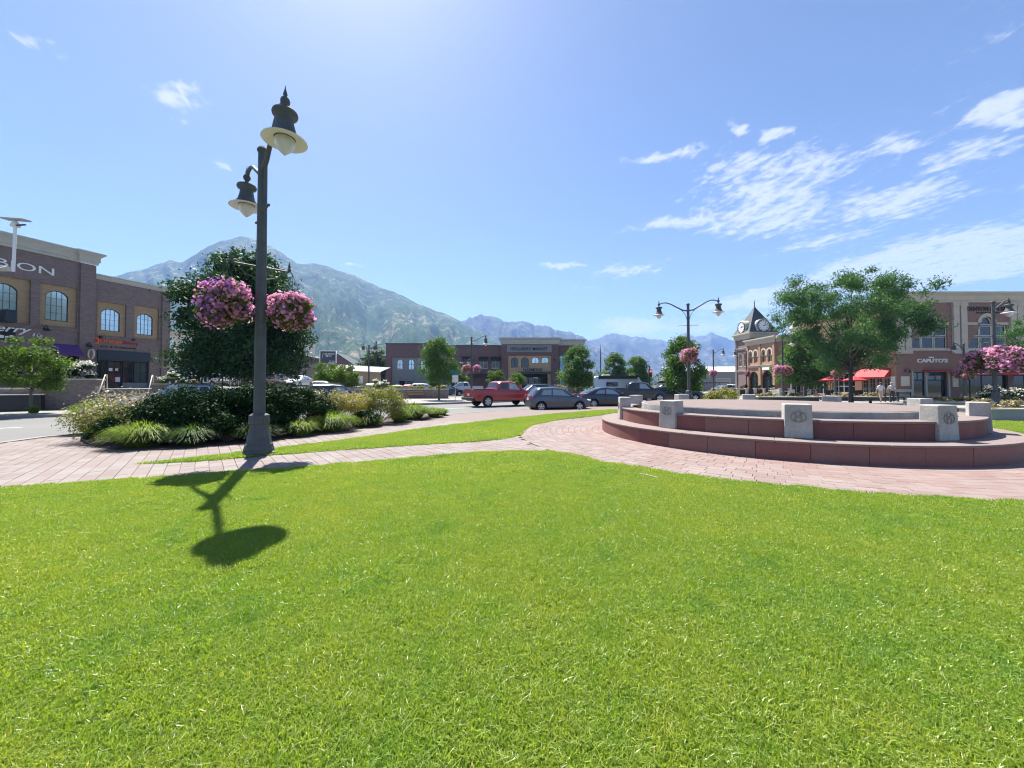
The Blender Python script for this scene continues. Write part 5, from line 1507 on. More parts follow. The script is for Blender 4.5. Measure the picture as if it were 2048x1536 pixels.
def gable_house(loc, w, d, h, rise, wallm, roofm, label, seed):
    x, y = loc; hs = thing('house', (x, y, 0), label, 'house'); HF = frame(x, y, 1, .1)
    wallpoly('wall', [(0, 0), (w, 0), (w, h), (w / 2, h + rise), (0, h)], [rect(w * .2, w * .42, h * .55, h * .85), rect(w * .58, w * .8, h * .55, h * .85)], 0, .3, wallm, hs, HF)
    for a, b in ((.2, .42), (.58, .8)): window(hs, HF, rect(w * a + .004, w * b - .004, h * .55 + .004, h * .85 - .004), .06, M['white'], M['glass_grey'], 2, 1, .1, .06, None, False)
    mb = MB(); o = .4; k = rise / (w / 2)
    for s in (-1, 1):
        xe, ze = w / 2 + s * (w / 2 + o), h - o * k + .06
        P_ = [(w / 2, -o, h + rise + .06), (w / 2, d, h + rise + .06), (xe, d, ze), (xe, -o, ze)]
        mb.add(P_ + [(p[0], p[1], p[2] + .16) for p in P_], [(0, 1, 2, 3), (7, 6, 5, 4), (0, 3, 7, 4), (2, 6, 7, 3), (1, 5, 6, 2), (0, 4, 5, 1)])
    mb.obj('roof', roofm, hs, HF)
    blk('wall', HF, 0, w, .31, d - .4, 0, h, wallm, hs)
    return hs
gable_house((-58.5, 86.0), 7, 8, 6.2, 2.6, M['stucco_grey'], M['slate'], 'grey gabled house behind the brick shed, left of the billboard', 1)
gable_house((-50.0, 86.0), 5.0, 8, 7.6, .5, M['brick_plum'], M['metal_roof'], 'flat pale-roofed brown house just left of the billboard', 2)
gable_house((-43.8, 88.0), 7, 8, 6.2, 2.4, M['brick_plum'], M['slate'], 'brown gabled house half hidden by the billboard', 3)
gable_house((-36.0, 92.0), 8.4, 8, 7.6, .8, M['stucco_grey'], M['slate'], 'low dark-roofed house right of the billboard', 4)

AP = thing('apartment_building', (-66, 86, 0), 'beige three-storey apartment block behind the dark tree', 'building')
AF = frame(-82, 84, 1, .12)
holes = []; wins = []
for k in range(12):
    x = 1.2 + 2.6 * k
    wins.append((arch(x, x + .9, 9.6, 10.9, .42), 1)); wins.append((rect(x - .1, x + 1.0, 6.6, 8.6), 2)); wins.append((rect(x - .1, x + 1.0, 3.4, 4.9), 2))
wallpoly('wall', rect(0, 32.5, 0, 12.4), [w[0] for w in wins], 0, .4, M['cream'], AP, AF)
for p, q in wins: window(AP, AF, inset(p, .004), .08, M['white'], M['glass_teal'] if q == 1 else M['glass_grey'], 1 if q == 1 else 2, 2, .07, .05, M['stone'], False)
blk('wall', AF, 0, 32.5, .41, 12, 0, 12.2, M['cream'], AP)
cornice(AF, 0, 32.5, 0, 12.4, 13.3, .5, M['stone'], AP)
for z in (5.7, 9.1): blk('band', AF, 0, 32.5, -.08, .0, z, z + .2, M['stone'], AP)
mb = MB()
for k in range(8): mb.bb(1 + k * 1.5, 1.06 + k * 1.5, .5, .56, 13.3, 15.0)
mb.bb(1, 11.6, .5, .56, 14.95, 15.05); mb.bb(1, 11.6, .5, .56, 14.1, 14.16); mb.obj('roof_railing', M['black'], AP, AF)

WHs = thing('warehouse', (50, 92, 0), 'long pale green-white warehouse at the end of the street', 'building')
HF = frame(37.5, 88.0, 1, -.05)
wallpoly('wall', rect(0, 34, 0, 4.6), [rect(3, 6.4, .0, 3.0), rect(9, 12.4, .0, 3.0)], 0, .3, M['stucco_grey'], WHs, HF)
for a in (3, 9): window(WHs, HF, rect(a + .01, a + 3.39, .01, 2.99), .1, M['cream'], M['metal_roof'], 1, 5, .1, .05)
mb = MB(); mb.add([(-.4, -.5, 4.5), (34.4, -.5, 4.5), (34.4, 9, 6.0), (-.4, 9, 6.0), (-.4, -.5, 4.35), (34.4, -.5, 4.35)], [(0, 1, 2, 3), (4, 5, 1, 0)]); mb.obj('roof', M['white'], WHs, HF)
blk('wall', HF, .01, 33.9, .31, 9, 0, 4.4, M['stucco_grey'], WHs)
CB = thing('street_railing', (32, 70, 0), 'dark horizontal street rail on posts before the pale warehouse', 'railing')
RF = frame(31.5, 70, 1, 0); blk('rail', RF, 0, 8, -.08, .08, 1.75, 1.95, M['slate'], CB)
for x in (.3, 3.4, 6.3): blk('post', RF, x - .07, x + .07, -.07, .07, 0, 1.74, M['slate'], CB)

# ------------------------------------------------------------------ clock tower and arcaded row
TW = thing('clock_tower', (39.0, 62, 0), 'brick corner building with a dark pointed roof, two clock faces and arched windows', 'clock tower')
tx, ty, ts = 38.5, 62.0, 4.1
TF = frame(tx, ty, 1, 0)                                # face towards us
SFc = frame(tx, ty + ts, 0, -1)                         # face towards the street
for Fq in (TF, SFc):
    wallpoly('wall', rect(0, ts, 0, 9.0), [arch(.9, 1.7, 4.6, 6.3, .4), arch(2.4, 3.2, 4.6, 6.3, .4)], 0, .3, M['brick_dark'], TW, Fq)
    for a in (.9, 2.4): window(TW, Fq, inset(arch(a, a + .8, 4.6, 6.3, .4), .004), .1, M['cream'], M['glass_dark'], 2, 2, .06, .05, M['stone'])
    for a in (0, ts - .45): blk('pilaster', Fq, a + .002, a + .448, -.12, -.002, 0, 8.95, M['brick_dark'], TW)
    cornice(Fq, 0, ts, 0, 9.0, 10.0, .5, M['stone'], TW)
    for z in (3.6, 7.3): cornice(Fq, .46, ts - .46, 0, z, z + .3, .18, M['stone'], TW, 'band', False)
blk('wall', TF, .31, ts, .31, ts, 0, 8.98, M['brick_dark'], TW)
mb = MB(); c_ = (tx + ts / 2, ty + ts / 2); e_ = ts / 2 + .35
prof = [(e_, 9.98), (e_ * .93, 10.25), (e_ * .62, 11.7), (e_ * .34, 13.0), (e_ * .13, 13.95), (.06, 14.5), (.03, 15.6)]
vs = []
for r_, z in prof: vs += [(c_[0] - r_, c_[1] - r_, z), (c_[0] + r_, c_[1] - r_, z), (c_[0] + r_, c_[1] + r_, z), (c_[0] - r_, c_[1] + r_, z)]
mb.add(vs, [(i * 4 + k, i * 4 + (k + 1) % 4, i * 4 + 4 + (k + 1) % 4, i * 4 + 4 + k) for i in range(len(prof) - 1) for k in range(4)])
mb.obj('roof', M['slate'], TW)
def clock(Fq, label=None):
    DM = Fq @ Matrix.Translation((ts / 2, -.18, 11.05)) @ Matrix.Rotation(R(90), 4, 'X')
    mb = MB(); mb.lathe([(.78, 0), (1.12, 0.0), (1.12, -1.5), (.78, -1.5)], 28, M=DM)
    mb.add([DM @ Vector(p) for p in ((-1.1, -1.15, .002), (1.1, -1.15, .002), (1.1, -.5, .002), (-1.1, -.5, .002), (-1.1, -1.15, -1.4), (1.1, -1.15, -1.4), (1.1, -.5, -1.4), (-1.1, -.5, -1.4))], [(0, 1, 2, 3), (5, 4, 7, 6), (4, 0, 3, 7), (1, 5, 6, 2)])
    dm = mb.obj('clock_dormer', M['stone_grey'], TW)
    mb = MB(); mb.lathe([(.001, .06), (.90, .06), (.90, .0)], 28, M=DM, smooth=False); mb.obj('clock_face', M['sign_white'], dm)
    mb = MB()
    mb.lathe([(.86, .065), (.97, .10), (1.0, .0)], 28, M=DM)
    for k in range(12):
        a = k * math.pi / 6; q = Matrix.Rotation(a, 4, 'Z')
        mb.prism([(-.045, .62), (.045, .62), (.045, .82), (-.045, .82)], .062, .075, 0, DM @ q)
    for a, l, w in ((R(-60), .42, .055), (R(-78), .68, .04)): mb.prism([(-w, -.12), (w, -.12), (w * .5, l), (-w * .5, l)], .08, .095, 0, DM @ Matrix.Rotation(a, 4, 'Z'))
    mb.obj('clock_hands', M['black'], dm)
clock(TF); clock(SFc)
# arcaded wing in front of the tower along the street (faces the street, -x)
AR = frame(38.35, 61.9, 0, -1)
up_ = [arch(.5, 1.35, 4.9, 6.4, .42), arch(1.75, 2.6, 4.9, 6.4, .42), arch(3.6, 4.5, 4.9, 6.4, .45), arch(4.95, 5.85, 4.9, 6.4, .45)]
lo_ = [arch(.4, 2.7, .05, 2.7, .9), arch(3.5, 6.0, .05, 2.7, .95)]
wallpoly('wall', rect(0, 6.6, 0, 7.7), up_ + lo_, -.45, .35, M['brick_orange'], TW, AR)
for a_ in up_:
    window(TW, AR, inset(a_, .004), -.3, M['stone'], M['glass_dark'], 2, 2, .07, .05, M['stone'])
    ring_poly('arch_trim', arch(min(p[0] for p in a_) - .16, max(p[0] for p in a_) + .16, 5.9, 6.4, .6), inset(arch(min(p[0] for p in a_), max(p[0] for p in a_), 5.91, 6.4, .43), .001), -.52, .068, M['cream'], TW, AR)
for a_ in lo_: window(TW, AR, inset(a_, .004), -.25, M['black'], M['glass_dark'], 3, 3, .08, .06)
for x in (0, 3.0, 6.15): blk('pilaster', AR, x + .002, x + .448, -.58, -.452, 0, 7.68, M['brick_orange'], TW)
cornice(AR, 0, 6.6, -.45, 7.7, 8.6, .45, M['stone'], TW); cornice(AR, 0.46, 6.1, -.45, 4.15, 4.5, .22, M['stone'], TW, 'band', False)
ARs = frame(37.9, 55.3, 1, 0); wallpoly('wall', rect(.36, 4.0, 0, 7.69), [], .0, .3, M['brick_orange'], TW, ARs); cornice(ARs, .1, 4.0, 0, 7.7, 8.6, .45, M['stone'], TW, ends=False)
blk('shop_sign', AR, 3.9, 5.5, -.62, -.5, 3.72, 4.12, M['white'], TW)
blk('roof', AR, .05, 6.55, -.1, 3.6, 7.6, 8.2, M['slate'], TW)

# mid building with mansard roof and round dormer
MD = thing('mansard_building', (39.2, 51, 0), 'shop building with a railed mansard roof and a round dormer, mostly hidden by trees', 'building')
NF = frame(39.6, 55.2, 0, -1)
sh = [rect(.5, 2.3, .3, 3.2), rect(2.7, 4.6, .05, 3.2), rect(5.0, 7.2, .3, 3.2)]; uw = [rect(.9, 2.1, 4.9, 6.6), rect(3.1, 4.3, 4.9, 6.6), rect(5.5, 6.7, 4.9, 6.6)]
wallpoly('wall', rect(0, 8.0, 0, 7.6), sh + uw, 0, .35, M['brick_plum'], MD, NF)
for a_ in sh + uw: window(MD, NF, inset(a_, .004), .12, M['cream'], M['glass_dark'], 2, 2, .07, .05, None)
for a_ in uw: awning(NF, min(p[0] for p in a_) - .1, max(p[0] for p in a_) + .1, -.01, 6.1, 6.9, .7, M['dark_blue'], MD, valance=.1)
cornice(NF, 0, 8.0, 0, 7.6, 8.2, .4, M['cream'], MD)
mb = MB(); mb.add([(0, -.1, 8.2), (8, -.1, 8.2), (8, 1.4, 10.3), (0, 1.4, 10.3), (0, 5, 10.3), (8, 5, 10.3), (8, 5, 8.2), (0, 5, 8.2)], [(0, 1, 2, 3), (3, 2, 5, 4), (1, 6, 5, 2), (0, 3, 4, 7)]); mb.obj('roof', M['slate'], MD, NF)
for x in np.linspace(.15, 7.85, 9): blk('roof_rail_post', NF, x - .06, x + .06, -.42, -.30, 8.2, 9.35, M['cream'], MD)
blk('roof_rail', NF, 0, 8, -.43, -.29, 9.36, 9.5, M['cream'], MD); blk('roof_rail', NF, 0, 8, -.40, -.32, 8.75, 8.83, M['cream'], MD)
DMx = NF @ Matrix.Translation((2.2, -.35, 9.6)) @ Matrix.Rotation(R(90), 4, 'X')
mb = MB(); mb.lathe([(.55, .0), (1.1, .0), (1.1, -1.6), (.55, -1.6)], 26, M=DMx); mb.obj('dormer', M['stone'], MD)
mb = MB(); mb.lathe([(.001, -.12), (.56, -.12)], 26, M=DMx); mb.obj('dormer_window', M['glass_grey'], MD)
blk('wall', NF, .02, 7.98, .36, 6, 0, 7.59, M['brick_plum'], MD)

# ------------------------------------------------------------------ corner shop building
CS = thing('corner_shop_building', (40, 40, 0), 'two-storey red brick corner building with tan pilasters and red awnings at far right', 'building')
CF = frame(40, 40, 1, 0)
big = [rect(7.42, 11.6, 5.3, 7.75), rect(13.2, 17.4, 5.3, 7.75), rect(19, 23, 5.3, 7.75), rect(1.4, 5.4, 5.3, 7.75)]
def bigwin(x0, x1):
    xm = (x0 + x1) / 2
    return [(x0, 5.3), (x1, 5.3), (x1, 7.75), (xm + .63, 7.75)] + [(xm + .63 * math.cos(R(a)), 8.05 + .63 * math.sin(R(a))) for a in range(0, 181, 20)] + [(xm - .63, 7.75)]
bw = [bigwin(7.42, 11.6), bigwin(13.2, 17.4), bigwin(19, 23), bigwin(1.4, 5.4)]
sf = [rect(1.72, 5.36, 0, 2.85), rect(6.6, 11.6, .1, 2.75), rect(12.2, 17.6, .1, 2.75), rect(18.4, 24, .1, 2.75)]
wallpoly('wall', rect(0, 26, 0, 10.1), bw + sf, 0, .35, M['brick_red'], CS, CF)
for (x0, x1), b_ in zip(((7.42, 11.6), (13.2, 17.4), (19, 23), (1.4, 5.4)), bw):
    xm = (x0 + x1) / 2
    for a, c in ((x0 + .004, xm - .7), (xm - .62, xm + .62), (xm + .7, x1 - .004)):
        window(CS, CF, rect(a, c, 5.304, 6.55), .12, M['cream'], M['glass_dark'], 1, 1, .07, .05); window(CS, CF, rect(a, c, 6.62, 7.70), .12, M['cream'], M['glass_dark'], 1, 1, .07, .05)
    window(CS, CF, [(xm - .60, 7.78), (xm + .60, 7.78)] + [(xm + .60 * math.cos(R(a)), 8.04 + .60 * math.sin(R(a))) for a in range(0, 181, 20)], .12, M['cream'], M['glass_dark'], 1, 1, .06, .05)
    tr_ = [(x0 - .12, 7.76), (xm - .98, 7.76)] + [(xm + .98 * math.cos(R(180 - a)), 8.05 + .98 * math.sin(R(180 - a))) for a in range(0, 181, 15)] + [(xm + .98, 7.76), (x1 + .12, 7.76), (x1 + .12, 8.02)]
    ringp = [(xm + .98 * math.cos(R(a)), 8.0 + .98 * math.sin(R(a))) for a in range(0, 181, 15)] + [(xm + .64 * math.cos(R(180 - a)), 8.0 + .64 * math.sin(R(180 - a))) for a in range(0, 181, 15)]
    wallpoly('arch_trim', ringp, [], -.09, .088, M['stone'], CS, CF)
    for a, c in ((x0 - .1, xm - .99), (xm + .99, x1 + .1)): blk('lintel', CF, a, c, -.08, -.002, 7.77, 8.02, M['stone'], CS)
    blk('sill', CF, x0 - .1, x1 + .1, -.14, -.002, 5.08, 5.29, M['stone'], CS)
blk('mullion_back', CF, .5, 25.5, .6, .65, 0, 8.8, M['black'], CS)
for x in (5.88, 6.68, 11.85, 12.55, 17.7, 18.4, .1, .85):
    blk('pilaster', CF, x, x + .62, -.2, -.002, 5.12, 9.7, M['stone'], CS); blk('capital', CF, x - .06, x + .68, -.26, -.002, 9.702, 10.07, M['stone'], CS); blk('pilaster_base', CF, x - .06, x + .68, -.26, -.002, 4.75, 5.118, M['stone'], CS)
cornice(CF, 0, 26, 0, 10.1, 11.15, .55, M['stone'], CS)
blk('band', CF, 0, 26, -.05, -.002, 4.55, 4.74, M['brick_red'], CS)
text('DENTON HOUSE', 7.5, 11.6, 9.22, 9.66, -.01, M['black'], CS, CF, .05, .01); text('DESIGN STUDIO', 8.45, 10.9, 8.96, 9.12, -.01, M['black'], CS, CF, .04)
text("CAPUTO'S", 2.13, 5.28, 3.83, 4.24, -.01, M['sign_white'], CS, CF, .07, .02)
def crown_mark(x, z, Fq):
    mb = MB(); mb.prism([(x - .22, z), (x + .22, z), (x + .27, z + .13), (x + .1, z + .06), (x, z + .13), (x - .1, z + .06), (x - .27, z + .13)], 0, .05, 0, Matrix.Rotation(R(90), 4, 'X') @ Matrix.Translation((0, 0, .015))); mb.obj('crown_mark', M['sign_white'], CS, Fq)
crown_mark(3.62, 4.32, CF)
# garage-style shop front
for a, b in ((1.76, 3.15), (3.32, 5.32)):
    window(CS, CF, rect(a, b, .02, 2.0), .25, M['slate'], M['glass_dark'], 1, 1, .05, .05); window(CS, CF, rect(a, b, 2.02, 2.83), .25, M['slate'], M['glass_grey'], 2, 1, .05, .05)
blk('door_post', CF, 3.16, 3.31, .1, .3, 0, 2.84, M['stone_grey'], CS); blk('door_post', CF, 5.33, 5.52, -.06, .1, 0, 2.9, M['stone_grey'], CS); blk('door_post', CF, 1.56, 1.71, -.06, .1, 0, 2.9, M['stone_grey'], CS)
awning(CF, 2.65, 5.25, -.01, 2.93, 3.05, 1.0, M['red_canvas'], CS, valance=.12); awning(CF, 5.42, 25, -.01, 2.75, 3.02, 1.3, M['red_canvas'], CS, valance=.24)
for k in range(4): strokes(6.6 + k * 4.4, 8.2 + k * 4.4, 2.58, 2.68, -1.32, 12, M['sign_white'], CS, CF)
for a, b in ((6.6, 11.6), (12.2, 17.6), (18.4, 24)): window(CS, CF, rect(a + .004, b - .004, .104, 2.746), .2, M['black'], M['glass_dark'], 4, 1, .07, .06)
blk('menu_board', CF, .42, 1.28, -.08, -.002, 1.39, 2.40, M['cream'], CS); blk('menu_board', CF, 5.75, 6.35, -.08, -.002, 1.3, 2.45, M['cream'], CS)
blk('plinth', CF, -.06, 1.55, -.07, -.002, 0, 1.05, M['stone'], CS)
wall_light(CF, .9, -.01, 2.9, CS)
# side along the street: its sunlit tone is put into the lighter brick
GF = frame(38.02, 46.3, .30, -.954)
swin, sdoor = rect(.45, 2.85, .55, 2.85), rect(3.5, 6.05, .02, 2.3)
wallpoly('wall', rect(0, 6.6, 0, 5.75), [swin, sdoor], 0, .35, M['brick_orange'], CS, GF)
window(CS, GF, inset(swin, .004), .12, M['white'], M['glass_dark'], 4, 3, .08, .06)
for k in range(4): window(CS, GF, rect(3.52 + k * .635, 4.12 + k * .635, .03, 2.28), .12, M['stone'], M['glass_grey'], 2, 4, .07, .03)
awning(GF, 3.3, 6.15, -.01, 2.35, 3.25, 1.1, M['red_canvas'], CS, valance=.15)
text("CAPUTO'S", 3.95, 5.6, 3.72, 4.02, -.01, M['sign_white'], CS, GF, .06, .02); crown_mark(4.78, 4.08, GF)
blk('white_sign', GF, .9, 2.1, -.1, -.002, 3.75, 4.35, M['white'], CS); blk('menu_board', GF, 6.15, 6.5, -.07, -.002, 1.35, 2.4, M['white'], CS)
blk('plinth', GF, 0, 6.62, -.06, -.002, 0, .53, M['stone'], CS); cornice(GF, 0, 6.6, 0, 5.75, 6.1, .3, M['stone'], CS)
blk('roof', CF, -1.0, 25.5, .66, 12, 5.0, 10.0, M['brick_red'], CS)
# ------------------------------------------------------------------ vehicles
def lerp_poly(pts, x): return interp(pts, x)
def make_car(name, label, cat, paintm, L, W, belt, roof, wheels, wr=.32, zb=.20, tumble=.30, side_win=(), screens=(), glass=None, pale=None,
             lower=None, extras=None, tail_z=.85, head_z=.68, group=None, bumper=None, rimm=None, spokes=5, flare=0.0):
    """car along +x (rear at -L/2), origin on the ground. belt/roof: (x, z) lines measured from the rear bumper"""
    root = thing(name, (0, 0, 0), label, cat, group)
    gl = glass or M['car_glass']; pg = pale or gl
    ra = wr + .055
    xs = set([0, .05, .14, .3, L - .3, L - .14, L - .05, L] + [p[0] for p in belt] + [p[0] for p in roof])
    k = 0
    while k * .16 < L: xs.add(round(k * .16, 3)); k += 1
    for wx in wheels:
        for q in range(-8, 9): xs.add(round(wx + ra * math.sin(q / 8 * math.pi / 2), 4))
    xs = sorted(x for x in xs if 0 <= x <= L)
    xs = [x for i, x in enumerate(xs) if i == 0 or x - xs[i - 1] > .006]
    def hw(x):
        t_ = abs(x - L / 2) / (L / 2)
        return W / 2 * (1 - .13 * t_ ** 7 - .03 * t_ ** 2)
    def sect(x):
        w = hw(x); e = min(x, L - x)
        b0 = zb + (.16 * (1 - min(1, e / .3)) ** 2)
        za = b0 + .05
        for wx in wheels:
            if abs(x - wx) < ra: za = max(za, wr + math.sqrt(max(0, ra * ra - (x - wx) ** 2)))
        zbelt = interp(belt, x)
        zr = max(interp(roof, x) if roof[0][0] <= x <= roof[-1][0] else 0, zbelt + .015)
        gh = zr - zbelt
        wb = w - .045; wroof = wb - tumble * gh if gh > .05 else wb - .07
        z3 = max(b0 + .38 * (zbelt - b0), za + .02); z4 = max(b0 + .78 * (zbelt - b0), z3 + .02)
        z4 = min(z4, zbelt - .01); z3 = min(z3, z4 - .005)
        zc = zr + (.02 if gh > .05 else .035)
        edge = min(.09, gh * .4) if gh > .05 else .02
        return [(0, b0), (w - .26, b0), (w - .26, za - .01), (w - .03, za), (w, z3), (w - .012, z4), (wb, zbelt), (wroof, zr - edge), (wroof * .84, zr - edge * .12), (wroof * .45, zc - .008), (0, zc)]
    S = [sect(x) for x in xs]; npt = len(S[0])
    vs, fs, fm = [], [], []
    full = 2 * npt - 2
    for x, s in zip(xs, S):
        ringp = [(y, z) for y, z in s] + [(-y, z) for y, z in reversed(s[1:-1])]
        vs += [(x - L / 2, y, z) for y, z in ringp]
    for i in range(len(xs) - 1):
        for j in range(full):
            fs.append((i * full + j, i * full + (j + 1) % full, (i + 1) * full + (j + 1) % full, (i + 1) * full + j))
            fm.append(1 if j in (0, 1, 2, full - 1, full - 2, full - 3) else 0)
    fs.append(tuple(range(full))[::-1]); fm.append(0)
    fs.append(tuple((len(xs) - 1) * full + j for j in range(full))); fm.append(0)
    me = bpy.data.meshes.new('body'); me.from_pydata(vs, [], fs); me.polygons.foreach_set('material_index', fm)
    me.polygons.foreach_set('use_smooth', [True] * len(fs)); me.update()
    try: me.set_sharp_from_angle(angle=R(38))
    except Exception: pass
    mesh_obj('body', me, [paintm, M['black']], root)
    def side(x, t_):
        s = sect(x); (y0, z0), (y1, z1) = s[6], s[7]
        return y0 + (y1 - y0) * t_, z0 + (z1 - z0) * t_
    for q, (xb0, xb1, xt0, xt1, *rest) in enumerate(side_win):
        t0, t1 = (rest[0], rest[1]) if len(rest) >= 2 else (.10, .90)
        for sg in (1, -1):
            mb = MB(); V = []; nu, nv = 8, 4
            for a in range(nu + 1):
                for b in range(nv + 1):
                    t_ = t0 + (t1 - t0) * b / nv; f = b / nv
                    x = (xb0 + (xb1 - xb0) * a / nu) * (1 - f) + (xt0 + (xt1 - xt0) * a / nu) * f
                    y, z = side(x, t_); V.append((x - L / 2, sg * (y + .008), z))
            mb.add(V, [(a * (nv + 1) + b, (a + 1) * (nv + 1) + b, (a + 1) * (nv + 1) + b + 1, a * (nv + 1) + b + 1) for a in range(nu) for b in range(nv)], 0, True)
            mb.obj('side_window', pg if (len(rest) > 2 and rest[2]) else gl, root)
    for (x0, x1, nm) in screens:
        mb = MB(); V = []; nu, nv = 8, 10
        for a in range(nu + 1):
            x = x0 + (x1 - x0) * a / nu
            s = sect(x); pts = [s[7], s[8], s[9], s[10]]
            for b in range(nv + 1):
                v_ = -1 + 2 * b / nv; y = v_ * s[7][0] * .90; ay = abs(y)
                z = interp([(p[0], p[1]) for p in reversed(pts)], ay)
                V.append((x - L / 2 + (.008 if nm == 'windshield' else -.008), y, z + .010))
        mb.add(V, [(a * (nv + 1) + b, (a + 1) * (nv + 1) + b, (a + 1) * (nv + 1) + b + 1, a * (nv + 1) + b + 1) for a in range(nu) for b in range(nv)], 0, True)
        mb.obj(nm, gl, root)
    for wx in wheels:
        w = hw(wx)
        for sg in (1, -1):
            cy = sg * (w - .11 + flare)
            Mx = Matrix.Translation((wx - L / 2, cy, wr)) @ Matrix.Rotation(R(-90 * sg), 4, 'X')
            mb = MB(); mb.lathe([(wr * .66, -.10), (wr * .93, -.105), (wr, -.07), (wr, .07), (wr * .93, .105), (wr * .66, .10)], 28, M=Mx)
            mb.lathe([(.001, .02), (wr * .67, .02)], 28, M=Mx, smooth=False)
            ty_ = mb.obj('wheel', M['tyre'], root)
            mb = MB(); mb.lathe([(wr * .58, .06), (wr * .68, .098), (wr * .68, .06)], 28, M=Mx); mb.lathe([(.001, .10), (wr * .16, .095), (wr * .17, .05)], 12, M=Mx)
            for k in range(spokes):
                q = Mx @ Matrix.Rotation(2 * math.pi * k / spokes, 4, 'Z'); a_ = wr * (.15 if spokes > 5 else .19)
                mb.prism([(-a_ * .6, wr * .1), (a_ * .6, wr * .1), (a_, wr * .62), (-a_, wr * .62)] if spokes <= 6 else [(-a_ * .35, wr * .1), (a_ * .35, wr * .1), (a_ * .45, wr * .62), (-a_ * .45, wr * .62)], .055, .085, 0, q)
            mb.obj('rim', rimm or M['rim'], ty_)
    for sg in (1, -1):
        y = sg * (hw(.05) - .15)
        mb = MB(); mb.box((-L / 2 + .035, y, tail_z), (.09, .26, .20), 0); o = mb.obj('taillight', M['tail'], root); bevel(o, .02)
        mb = MB(); mb.box((L / 2 - .07, sg * (hw(L - .05) - .17), head_z), (.14, .30, .13), sg * -.25); o = mb.obj('headlight', M['lens'], root); bevel(o, .03)
        xm = screens[0][0] - .25 if screens else L * .66
        s = sect(max(.3, min(L - .3, xm))); mb = MB(); mb.box((xm - L / 2, sg * (s[6][0] + .10), s[6][1] + .10), (.12, .18, .13)); o = mb.obj('mirror', paintm, root); bevel(o, .03)
    mb = MB(); mb.box((-L / 2 - .005, 0, tail_z - .15), (.02, .34, .16)); mb.obj('number_plate', M['plate'], root)
    mb = MB(); mb.box((L / 2 - .02, 0, .42), (.10, W * .62, .16)); mb.obj('grille', M['black'], root)
    for fr in (.40, .62):
        xh = L * fr; w = hw(xh); zz = interp(belt, xh) - .13
        for sg in (1, -1):
            mb = MB(); mb.box((xh - L / 2, sg * (w + .004), zz), (.17, .03, .03)); mb.obj('door_handle', paintm, root)
    if extras: extras(root, L, W, hw)
    return root
def put(o, px, Y, rz, z=-.13):
    o.location = ((px - 1024) / 769 * Y, Y, z); o.rotation_euler = (0, 0, rz); return o
P_ = {'red': paint('red_paint', (.30, .018, .022), .3), 'grey': paint('grey_paint', (.075, .085, .105), .5), 'navy': paint('dark_navy_paint', (.016, .022, .036), .4),
      'black': paint('black_car_paint', (.010, .011, .014), .3), 'white': paint('white_car_paint', (.50, .51, .52), .0), 'silver': paint('silver_paint', (.42, .44, .44), .6),
      'blue': paint('blue_paint', (.02, .07, .22), .4), 'tan': paint('tan_paint', (.30, .27, .22), .5), 'dgrey': paint('dark_grey_paint', (.05, .055, .06), .5)}
def pickup_extras(root, L, W, hw):
    mb = MB(); mb.box((-L / 2 - .03, 0, .62), (.20, W * .94, .20)); o = mb.obj('rear_bumper', M['black'], root); bevel(o, .03)
    mb = MB(); mb.box((-L / 2 + 1.02, 0, 1.338), (1.80, W * .80, .012)); mb.obj('bed_cover', M['black'], root)
def pickup(name, label, pm, s=1.0):
    L, W = 5.8 * s, 2.02
    return make_car(name, label, 'pickup truck', pm, L, W, [(0, 1.30), (1.95, 1.30), (2.05, 1.30), (4.1, 1.22), (4.4, 1.22), (5.3, 1.17), (5.65, 1.05), (5.8, .85)],
                    [(1.95, 1.32), (2.18, 1.82), (2.4, 1.93), (3.3, 1.94), (3.7, 1.86), (4.55, 1.22)], (1.15, 4.85), .40, .42, .22,
                    side_win=((2.22, 2.95, 2.36, 2.97), (3.05, 4.05, 3.07, 3.60, .10, .88, True)), screens=((4.40, 3.78, 'windshield'), (2.02, 2.18, 'rear_window')),
                    pale=M['car_glass_pale'], extras=pickup_extras, tail_z=1.08, head_z=.95, spokes=6)
def hatch(name, label, pm):
    return make_car(name, label, 'car', pm, 3.95, 1.70, [(0, .75), (.05, .92), (.25, .98), (1.0, .98), (2.7, .93), (2.95, .92), (3.6, .78), (3.85, .62), (3.95, .5)],
                    [(.10, .98), (.42, 1.36), (.62, 1.48), (1.5, 1.52), (2.1, 1.46), (3.05, .93)], (.62, 3.13), .305, .20, .32,
                    side_win=((.62, 1.28, .82, 1.33, .12, .86, True), (1.38, 2.62, 1.42, 2.05, .10, .88, True)), screens=((2.95, 2.2, 'windshield'), (.16, .50, 'rear_window')), pale=M['car_glass_pale'], tail_z=.93)
def sedan(name, label, pm, pale=True):
    return make_car(name, label, 'car', pm, 4.5, 1.76, [(0, .75), (.06, .98), (.3, 1.03), (.9, 1.0), (3.1, .92), (3.35, .90), (4.1, .76), (4.4, .60), (4.5, .5)],
                    [(.25, 1.03), (.9, 1.30), (1.5, 1.46), (2.0, 1.49), (2.5, 1.43), (3.45, .91)], (.85, 3.55), .315, .19, .34,
                    side_win=((.95, 1.72, 1.25, 1.74, .14, .82, True), (1.82, 2.95, 1.84, 2.42, .10, .86, True)), screens=((3.3, 2.6, 'windshield'), (.38, 1.2, 'rear_window')),
                    pale=M['car_glass_pale'] if pale else None, tail_z=.93, spokes=9)
